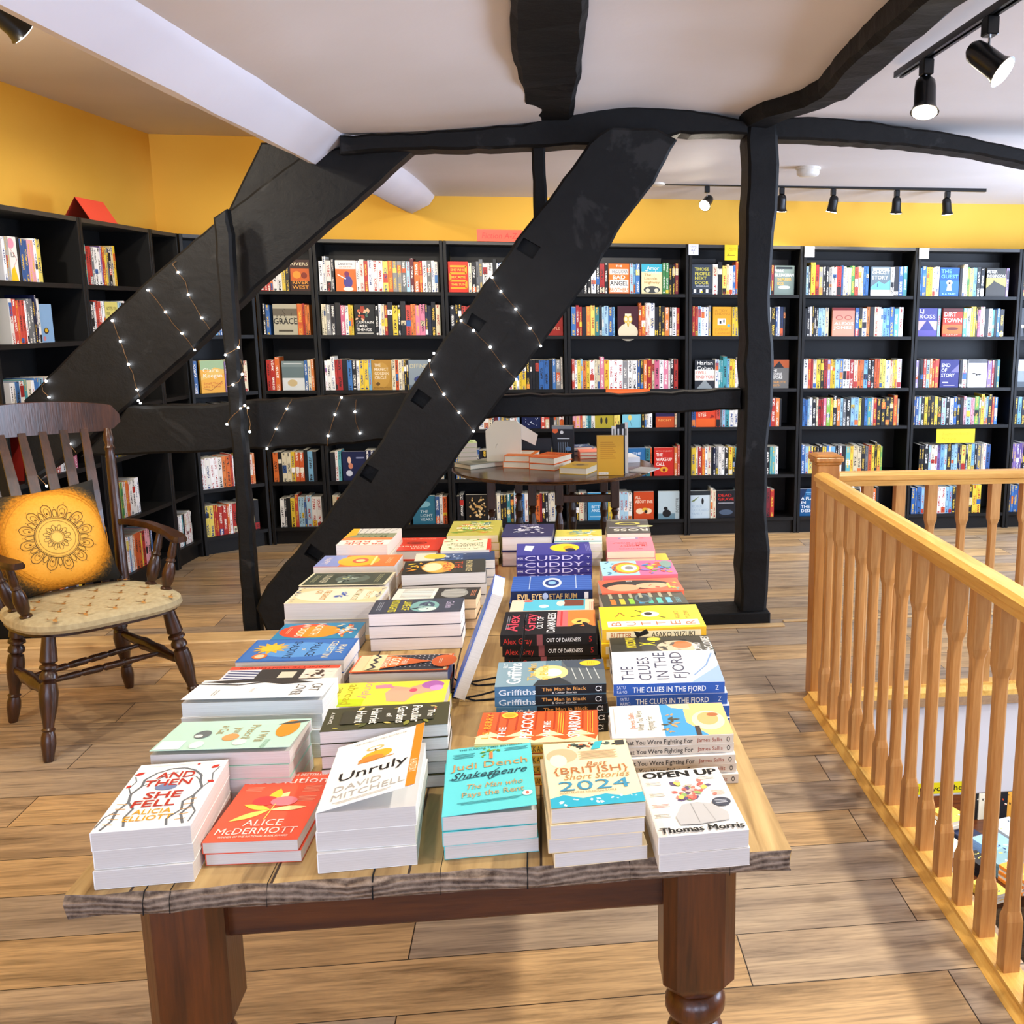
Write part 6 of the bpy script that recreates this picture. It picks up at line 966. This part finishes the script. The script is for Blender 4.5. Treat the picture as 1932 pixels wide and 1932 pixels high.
for k in range(12):
    a = 2*pi*k/12+.1; petal(.068, .112, a, .3); petal(.072, .1, a, .17, .0006); petal(.068, .094, a+pi/12, .14, .0008); petal(.024, .042, a, .3, .0006); petal(.024, .034, a+pi/12, .2, .0006)
    for rr in (.118, .099): aa = a if rr > .11 else a+pi/12; p_ = on_cush(1.16*rr*cos(aa), 1.16*rr*sin(aa)); mb.ball(p_, .0016, 6, '#1c1812')
    p_ = on_cush(.095*cos(a), .095*sin(a)); mb.ball((p_[0], p_[1]+.001, p_[2]), .0042, 8, '#1c1812'); mb.ball((p_[0], p_[1]-.0012, p_[2]), .0026, 8, '#c88a2c')
circ(.158, 60, .0007, '#c8841c'); circ(.148, 60, .0005, '#c8841c')
mb.build('mandala_print', ['print'], cu_o)

# ================================================================== pine balustrade round the stair opening
ba = thing('stair_balustrade', 'pine balustrade with newel post round the stair opening', 'railing', (1.1, 3.93, 0))
def bl(v): return (v[0]-1.1, v[1]-3.93, v[2])
def bb(name, mb, mat='pine'): return mb.build(name, [mat], ba)
mb = MB(); mb.T = Matrix.Translation((-1.1, -3.93, 0)); x0, x1, y0, y1 = 1.066, 1.156, 3.885, 3.975
mb.cbox(x0, x1, y0, y1, 0, .965, .004); mb.cbox(x0-.006, x1+.006, y0-.006, y1+.006, .965, .975, .003); mb.cbox(x0-.014, x1+.014, y0-.014, y1+.014, .975, .998, .006)
mb.rings([[(x0-.014+k, y0-.014+k, z), (x1+.014-k, y0-.014+k, z), (x1+.014-k, y1+.014-k, z), (x0-.014+k, y1+.014-k, z)] for k, z in ((.002, .998), (.02, 1.006))]); bb('newel_post', mb, 'newel_pine')
def railprof(c_, z): return [(c_-.022, z-.055), (c_+.022, z-.055), (c_+.024, z-.035), (c_+.033, z-.03), (c_+.034, z-.012), (c_+.022, z-.001), (c_, z+.003), (c_-.022, z-.001), (c_-.034, z-.012), (c_-.033, z-.03), (c_-.024, z-.035)]
def bx_(y): return 1.085-.0095*(3.93-y)                    # slight lead of the long side
mb = MB(); mb.rings([[(x-1.1, y-3.93, z) for x, z in railprof(bx_(y), .935)] for y in (3.886, 1.5, -1.9)]); mb.build('handrail', ['pine_rail'], ba)
mb = MB(); mb.rings([[(x-1.1, y-3.93, z) for y, z in railprof(3.93, .93)] for x in (1.155, 2.4, 3.6)]); mb.build('handrail', ['pine_railx'], ba)
def brail(P): mb = MB(); mb.rings(P); mb.build('base_rail', ['pine_rail'], ba)
def bprof(c_): return [(c_-.05, -.02), (c_-.05, .002), (c_-.03, .02), (c_-.03, .03), (c_+.03, .03), (c_+.03, .02), (c_+.05, .0), (c_+.05, -.1)]
brail([[(x-1.1, y-3.93, z) for x, z in bprof(bx_(y))] for y in (3.886, 1.5, -1.9)]); brail([[(x-1.1, y-3.93, z) for y, z in bprof(3.93)] for x in (1.155, 2.4, 3.6)])
def baluster(x, y, first=[None]):
    if first[0] is None:
        mb = MB(); R = []; s = .0205
        for z, k, e in ((.028, s, .001), (.16, s, .001), (.185, .0165, .0055), (.215, .0155, .006), (.45, .0155, .006), (.68, .0155, .006), (.705, .0165, .0055), (.73, s, .001), (.882, s, .001)):
            R.append([(-k+e, -k, z), (k-e, -k, z), (k, -k+e, z), (k, k-e, z), (k-e, k, z), (-k+e, k, z), (-k, k-e, z), (-k, -k+e, z)])
        mb.rings(R); o = mb.build('baluster', ['pine'], ba); first[0] = o
    else: o = first[0].copy(); COL.objects.link(o); o.parent = ba
    o.location = bl((x, y, 0))
for k in range(14): baluster(bx_(3.75-.1405*k), 3.75-.1405*k)
for k in range(14, 38): baluster(bx_(3.75-.1405*k), 3.75-.1405*k) if 3.75-.1405*k > 1.3 else None
for k in range(16): baluster(1.285+.1345*k, 3.93)
# fascia of the opening, yellow warning strip, downstairs shop
mb = MB(); mb.box(HX0, XR, HY1-.03, HY1, -.52, -.02); structure(mb.build('wall_stair_back', 'white_paint'))
mb = MB(); mb.box(HX0-.03, HX0, HY0, HY1, -.52, -.02); mb.box(HX0, XR, HY0-.03, HY0, -.52, -.02); structure(mb.build('wall_stair_side', 'white_paint'))
mb = MB(); mb.box(-.5, HX0, HY0, HY1, -.54, -.5); mb.box(-.5, XR+1, HY1, 9, -.54, -.5); structure(mb.build('ceiling', 'white_paint'))
mb = MB(); mb.box(-.6, 5.2, -2.5, 9, -2.75, -2.65); structure(mb.build('floor', 'floor'))
mb = MB(); mb.box(-.6, -.5, -2.5, 9, -2.65, -.5); mb.box(5.1, 5.2, -2.5, 9, -2.65, 0); mb.box(-.6, 5.2, 9, 9.1, -2.65, -.5); mb.box(-.6, 5.2, -2.6, -2.5, -2.65, -.1); structure(mb.build('wall_downstairs', 'white_paint'))
sg = thing('warning_strip', 'yellow warning strip with black lettering on the white stairwell edge', 'sign', (1.49, HY1-.032, -.512))
mb = MB('#ecd81c'); mb.box(0, .36, -.001, 0, 0, .052); paint(mb, Frame((0, -.001, 0), (1, 0, 0), (0, 0, 1), .36, .052), [('p', [(.02, .08), (.13, .08), (.075, .92)], '#15140c'), ('p', [(.035, .16), (.115, .16), (.075, .76)], '#ecd81c'), ('r', .07, .3, .08, .6, '#15140c'), ('t', 'Mind your head', .57, .5, .52, '#15140c', {'w': .78, 'b': .02})]); mb.build('panel', ['print'], sg)
lt = thing('display_table', 'brown display table on the floor below, seen through the balusters', 'table', (2.75, 6.0, -2.65))
mb = MB(); mb.cbox(-.42, 1.2, -.86, .9, .86, .9, .006); mb.build('tabletop', ['mahogany_rail'], lt)
for a in ((-.36, 1.14, -.8, -.77), (-.36, 1.14, .8, .83)): mb = MB(); mb.cbox(*a, .76, .86, .004); mb.build('apron', ['mahogany_rail'], lt)
for x, y in ((-.33, -.77), (1.1, -.77), (-.33, .8), (1.1, .8)):
    mb = MB(); mb.turned((x, y, .86), (x, y, 0), [(0, .035), (.2, .035), (.24, .02), (.3, .034), (.5, .028), (.7, .018), (.75, .03), (.8, .018), (.95, .026), (1, .018)], 14); mb.build('leg', ['dark_oak'], lt, smooth=True)
LZ = -2.65+.9
low = [((1795, 1660), 4, .02, '#3c9470', .15, .2, 'green topped pile at the front left'), ((1868, 1672), 3, .02, '#e0b840', .13, .18, 'golden patterned pile at the front edge'), ((1898, 1622), 4, .022, '#6c8c94', .16, .22, 'grey teal pile'), ((1925, 1640), 5, .02, '#ee8c2c', .14, .2, 'orange pile'), ((1790, 1590), 2, .022, '#e4dcb4', .14, .2, 'cream pile'),
       ((1880, 1590), 3, .025, '#7ca4d8', .2, .24, 'blue swirl pile'), ((1737, 1545), 6, .022, '#f0efe8', .15, .2, 'white pile near the fascia'), ((1795, 1535), 5, .024, '#eeb04c', .15, .2, 'orange striped pile'), ((1815, 1565), 2, .03, '#1c2440', .15, .2, 'navy pile'), ((1905, 1560), 3, .02, '#a8b4c0', .18, .22, 'silver grey pile'), ((1845, 1618), 3, .028, '#16161a', .1, .16, 'black and cream pile')]
for (px_, n, t, col, w, h, lab) in low:
    P = atz(px_[0], px_[1], LZ+n*t); r = random.Random(px_[0])
    for i in range(n):
        art = scatter(px_[0], 8, ['#f4f2ea', '#2c3c54', '#d8c45c', col], (0, 0, 1, 1)) if i == n-1 else []
        make_book('paperback_book', '%s book of the %s on the downstairs table' % (['lowest', 'second', 'third', 'fourth', 'fifth', 'sixth'][i] if i < n-1 else 'top', lab), (P.x+r.uniform(-.004, .004), P.y+r.uniform(-.004, .004), LZ+.0005+t*i), r.uniform(-.05, .05)+.3, w, h, t-.0005, col if i % 2 == 0 or n < 5 else '#f4e8d0', art, group='books piled on the downstairs table')
for i, (u, v, col) in enumerate(((1838, 1545, '#f0c868'), (1850, 1545, '#1b1b1d'), (1895, 1545, '#f2b44c'), (1882, 1548, '#20242c'), (1862, 1545, '#e8e4d4'))):
    P = atz(u, v, LZ); t = thing('paperback_book', ['yellow', 'black', 'amber', 'charcoal', 'ivory'][i]+' cover book standing upright on the downstairs table', 'book', (P.x, P.y, LZ+.001), (0, 0, .1), 'books standing on the downstairs table'); mb = MB(col); mb.box(-.065, .065, 0, .02, 0, .2); paint(mb, Frame((-.065, 0, 0), (1, 0, 0), (0, 0, 1), .13, .2), scatter(i+90, 7, ['#c84c2c', '#f4f0e4', '#3c3428'], (0, .4, 1, 1))); mb.build('cover', ['print'], t)

# ================================================================== lights on tracks, smoke alarm
def track(label, pts, w=.034):
    mb = MB(); a, b = Vector(pts[0]), Vector(pts[1]); d = (b-a).normalized(); s = Vector((d.y, -d.x, 0))*w/2; h = Vector((0, 0, .022))
    def ring(p, k=1): return [tuple(p-s*k), tuple(p-s*k+h), tuple(p+s*k+h), tuple(p+s*k), tuple(p+s*.35), tuple(p+s*.35+h*.5), tuple(p-s*.35+h*.5), tuple(p-s*.35)]
    mb.rings([ring(a), ring(b)]); return tag(mb.build('light_track', ['black_metal']), label, 'light track')
def spothead(top, aim, label, size=1., power=30, deg=60, lit=True, col=SPOTS_WARM):
    t = thing('spotlight', label, 'spotlight', top, group='spotlights on the black tracks'); top = Vector(top); a = (Vector(aim)-top).normalized()
    mb = MB(); mb.cbox(-.016*size, .016*size, -.022*size, .022*size, -.045*size, 0, .003); mb.build('track_adapter', ['black_metal'], t)
    mb = MB(); mb.tube([(0, 0, -.045*size), (0, 0, -.1*size)], .004*size, 8); mb.build('stem', ['chrome'], t)
    p = Vector((0, 0, -.105*size))+a*(-.012*size); A = p-a*.05*size; B = p+a*.062*size
    mb = MB(); mb.turned(A, B, [(0, .006*size), (.01, .018*size), (.12, .029*size), (.3, .032*size), (.8, .033*size), (.94, .038*size), (1, .043*size)], 20); mb.build('lamp_shade', ['black_metal'], t, smooth=True)
    mb = MB(); mb.tube([B+a*.0005, B+a*.003], .037*size, 20); mb.build('bulb', ['lamp_glow'] if lit else ['white_plastic'], t)
    if lit:
        o = spot(tuple(top+B+a*.02), tuple(top+B+a), power, deg, col, r=.03); o.parent = t; o.location = B+a*.02
    return t
track('black ceiling track on the right carrying two lit spotlights', [(1.36, 3.99, 2.425), (1.345, -.2, 2.425)])
spothead((1.36, 3.69, 2.425), (1.2, 3.2, 1.0), 'lit spotlight at the far end of the right ceiling track', 1.18, 34, 95)
spothead((1.358, 3.16, 2.425), (1.72, 2.85, 2.05), 'second lit spotlight on the right ceiling track, near the photo edge', 1.18, 30, 90)
track('long thin black track on the far ceiling above the bookcases', [(.80, 6.95, 2.365), (3.0, 6.90, 2.36)])
BXS = [(1.10, (.55, 6.98, 1.7)), (1.60, (1.62, 7.2, 1.3)), (1.95, (1.8, 7.1, 1.3)), (2.39, (2.45, 7.15, 1.3)), (2.745, (2.95, 7.1, 1.2))]
BLB = ['lit spotlight at the left end of the far track', 'spotlight of the far track half hidden behind the square post', 'black spotlight just right of the smoke alarm', 'black spotlight in the middle of the far track', 'black spotlight at the right end of the far track']
for (x, aim), lb in zip(BXS, BLB): spothead((x, 6.93-.0*x, 2.362), (aim[0], aim[1]-.9 if x < 1.2 else aim[1]+.0, aim[2]), lb, .95, 13, 120)
spothead((-1.80, 4.08, 2.655), (-1.55, 4.35, 2.38), 'black spotlight cut by the top left photo edge', 1.2, 30, 130)
# more spotlights on continuing tracks, plus an unseen fill added for the left wall
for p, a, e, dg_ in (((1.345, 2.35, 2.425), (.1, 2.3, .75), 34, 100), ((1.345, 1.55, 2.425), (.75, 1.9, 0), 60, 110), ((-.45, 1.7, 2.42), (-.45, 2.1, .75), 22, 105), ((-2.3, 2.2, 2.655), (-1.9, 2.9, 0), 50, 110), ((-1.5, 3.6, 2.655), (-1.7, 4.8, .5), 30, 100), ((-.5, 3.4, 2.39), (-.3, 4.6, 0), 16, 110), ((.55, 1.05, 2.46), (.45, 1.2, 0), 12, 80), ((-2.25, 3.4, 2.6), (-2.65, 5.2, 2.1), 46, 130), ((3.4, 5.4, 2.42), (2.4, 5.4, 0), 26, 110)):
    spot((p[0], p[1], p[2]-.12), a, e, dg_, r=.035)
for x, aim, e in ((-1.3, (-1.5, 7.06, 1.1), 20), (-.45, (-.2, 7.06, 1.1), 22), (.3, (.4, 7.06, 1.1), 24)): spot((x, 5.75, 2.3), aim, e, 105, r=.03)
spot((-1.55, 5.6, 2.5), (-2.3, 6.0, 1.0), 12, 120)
sm = thing('smoke_alarm', 'round white smoke alarm on the far ceiling beside the square post', 'smoke alarm', (1.60, 6.25, 2.41))
mb = MB(); mb.turned((0, 0, 0), (0, 0, -.022), [(0, .075), (.9, .075), (1, .068)], 28); mb.build('base', ['white_plastic'], sm, smooth=True)
mb = MB(); mb.turned((0, 0, -.022), (0, 0, -.062), [(0, .066), (.3, .069), (.7, .066), (.92, .055), (1, .03)], 28); mb.build('cover', ['white_plastic'], sm, smooth=True)
# white cord clip near the lit far spotlight
cr = thing('ceiling_rose', 'small white ceiling fitting left of the far track', 'ceiling fitting', (.77, 6.93, 2.375)); mb = MB(); mb.turned((0, 0, 0), (0, 0, -.02), [(0, .055), (.6, .052), (1, .03)], 20); mb.build('cover', ['white_plastic'], cr, smooth=True)

# ================================================================== fairy lights
def fairy(label, Y, segs):
    t = thing('fairy_lights', label, 'string lights', tuple(aty(*segs[0][0][0], Y))); o = t.location.copy(); r = random.Random(len(segs))
    for path, bulbs in segs:
        P = [aty(u, v, Y)-o for u, v in path]; Q = []
        for a, b in zip(P, P[1:]):
            for i in range(4): p_ = a.lerp(b, i/4); Q.append(p_+Vector((r.uniform(-.0015, .0015), r.uniform(-.001, .001), r.uniform(-.0015, .0015))))
        Q.append(P[-1]); wm = MB(); wm.tube(Q, .0011, 6); wm.build('wire', ['copper_wire'], t)
        for u, v in bulbs: mb = MB(); mb.ball(aty(u, v, Y-.004)-o, .0052, 10); mb.build('bulb', ['fairy_glow'], t, smooth=True)
def T(L, s, ox, oy): return [(u/s+ox, v/s+oy) for u, v in L]
q = lambda L: T(L, 4.6, 0, 380); q2 = lambda L: T(L, 3.864, 0, 640); q3 = lambda L: T(L, 3, 480, 180); q4 = lambda L: T(L, 3.864, 340, 640)
fairy('fairy lights wound in loops round the wide left diagonal brace', 4.993, [
    (q([(1530, 520), (1495, 545), (1545, 615), (1610, 700), (1635, 810), (1700, 920), (1750, 1010), (1820, 1110)]), q([(1545, 615), (1635, 810), (1750, 1010)])),
    (q([(1285, 770), (1340, 830), (1435, 960), (1500, 1060), (1580, 1145), (1670, 1260), (1690, 1290)]), q([(1285, 770), (1435, 960), (1580, 1145), (1690, 1290)])),
    (q([(975, 1035), (1000, 1100), (1045, 1215), (1080, 1310), (1115, 1415), (1150, 1480), (1175, 1590), (1190, 1635), (1215, 1700)]), q([(975, 1035), (1045, 1215), (1115, 1415), (1190, 1635), (1200, 1730), (1218, 1750)])),
    (q([(400, 1560), (365, 1600), (370, 1645), (425, 1700)]), q([(400, 1560), (425, 1700)])), (q2([(465, 680), (510, 765), (555, 830)]), q2([(510, 765)])), (q2([(245, 960), (340, 1070)]), q2([(340, 1070), (385, 1050)]))])
fairy('fairy lights crossing the mortised diagonal brace', 4.773, [(q3([(1345, 1030), (1395, 1110), (1430, 1150), (1480, 1210), (1560, 1315), (1600, 1370), (1620, 1415)]), q3([(1345, 1030), (1395, 1110), (1480, 1210), (1560, 1318), (1620, 1418)])),
    (q3([(1170, 1275), (1240, 1330), (1330, 1425), (1410, 1535), (1482, 1607)]), q3([(1170, 1275), (1240, 1330), (1335, 1425), (1413, 1535), (1482, 1607)])), (q3([(990, 1500), (1000, 1580), (1070, 1690), (1155, 1795), (1240, 1900)]), q3([(990, 1500), (1002, 1580), (1072, 1692), (1158, 1795), (1240, 1900), (1016, 1460)]))])
fairy('fairy lights hanging down the black rail left of the mortised brace', 5.003, [(q4([(815, 435), (778, 508), (700, 655), (632, 798)]), q4([(778, 508), (700, 655), (632, 798)])), (q4([(1175, 425), (1127, 550), (1110, 600), (1077, 705), (1070, 780)]), q4([(1175, 425), (1127, 550), (1077, 705)])), (q4([(1285, 440), (1273, 530), (1280, 600), (1310, 685)]), q4([(1273, 530), (1310, 685)]))])
fairy('fairy lights spiralling round the thin left stud', 4.822, [(q4([(435, 0), (425, 60), (330, 115)]), q4([(425, 60), (330, 115)])), (q4([(440, 150), (460, 215), (452, 255), (430, 305), (385, 332), (330, 350)]), q4([(452, 255), (385, 332)])), (q4([(470, 483), (440, 505), (380, 560), (340, 620)]), q4([(470, 483), (440, 505), (340, 620)])), (q4([(485, 490), (490, 540), (510, 610), (507, 675)]), q4([(495, 500), (507, 675)]))])

# ================================================================== handwritten shelf signs
def sign(name, label, px, Y, col, art, group=None):
    (a, b), (c_, d) = px; P = aty(a, d, Y); Q = aty(c_, b, Y); w, h = Q.x-P.x, Q.z-P.z; t = thing(name, label, 'sign', (P.x, Y, P.z), group=group)
    mb = MB(col); mb.box(0, w, -.0008, 0, 0, h); paint(mb, Frame((0, -.0008, 0), (1, 0, 0), (0, 0, 1), w, h), art); mb.build('card', ['print'], t); return t
sign('shelf_sign', 'coral card sign on top of the cases, handwritten in red, beside the mortised brace', ((900, 434), (985, 455)), 7.04, '#e8573a', [('t', 'Fiction A-Z', .5, .5, .5, '#c8281c', {'w': .78, 'i': .15})])
sign('shelf_sign', 'orange card sign showing just above the black rail', ((1143, 734), (1226, 744)), 7.04, '#f06a28', [('r', .05, .4, .95, .5, '#f4905c')])
sign('shelf_sign', 'yellow card half behind the square post at the top shelf', ((1367, 462), (1392, 491)), 7.04, '#f0d020', [('t', 'CRIME', .6, .7, .2, '#b89c14', {'w': .6}), ('l', [(.8, .3), (.2, .3), (.35, .42)], .04, '#8c7410')])
sign('shelf_sign', 'bright yellow card sign on the fifth shelf at the right, written in pencil', ((1766, 809), (1840, 836)), 7.04, '#f0d428', [('t', 'Supernatural\nFiction', .5, .5, .28, '#c8ac1c', {'w': .72, 'i': .15})])
for u, tx, lb in ((1299, 'A-C', 'above the post'), (1518, 'C-F', 'right of the post'), (1734, 'F-G', 'near the right photo edge')):
    v = 461 if u < 1400 else (465 if u < 1600 else 468); sign('shelf_sign', 'small white paper letter label '+lb+', pinned to the case top', ((u, v), (u+19, v+20)), 7.04, '#dfe2ee', [('t', 'CRIME', .5, .8, .16, '#8c90a8', {'w': .6}), ('t', tx, .5, .48, .24, '#6c7090', {'w': .5}), ('l', [(.5, .3), (.5, .12)], .05, '#6c7090')], 'white letter labels')
tc = thing('tent_card', 'folded coral red card standing on the left wall bookcase', 'sign', (lfx(6.0)-.1, 6.0, 2.001), (0, 0, LA))
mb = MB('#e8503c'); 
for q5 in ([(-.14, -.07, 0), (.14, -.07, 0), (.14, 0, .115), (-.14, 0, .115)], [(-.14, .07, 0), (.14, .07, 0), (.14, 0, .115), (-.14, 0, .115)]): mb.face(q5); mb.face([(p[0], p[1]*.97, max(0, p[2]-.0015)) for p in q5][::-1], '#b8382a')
mb.build('card', ['print'], tc)
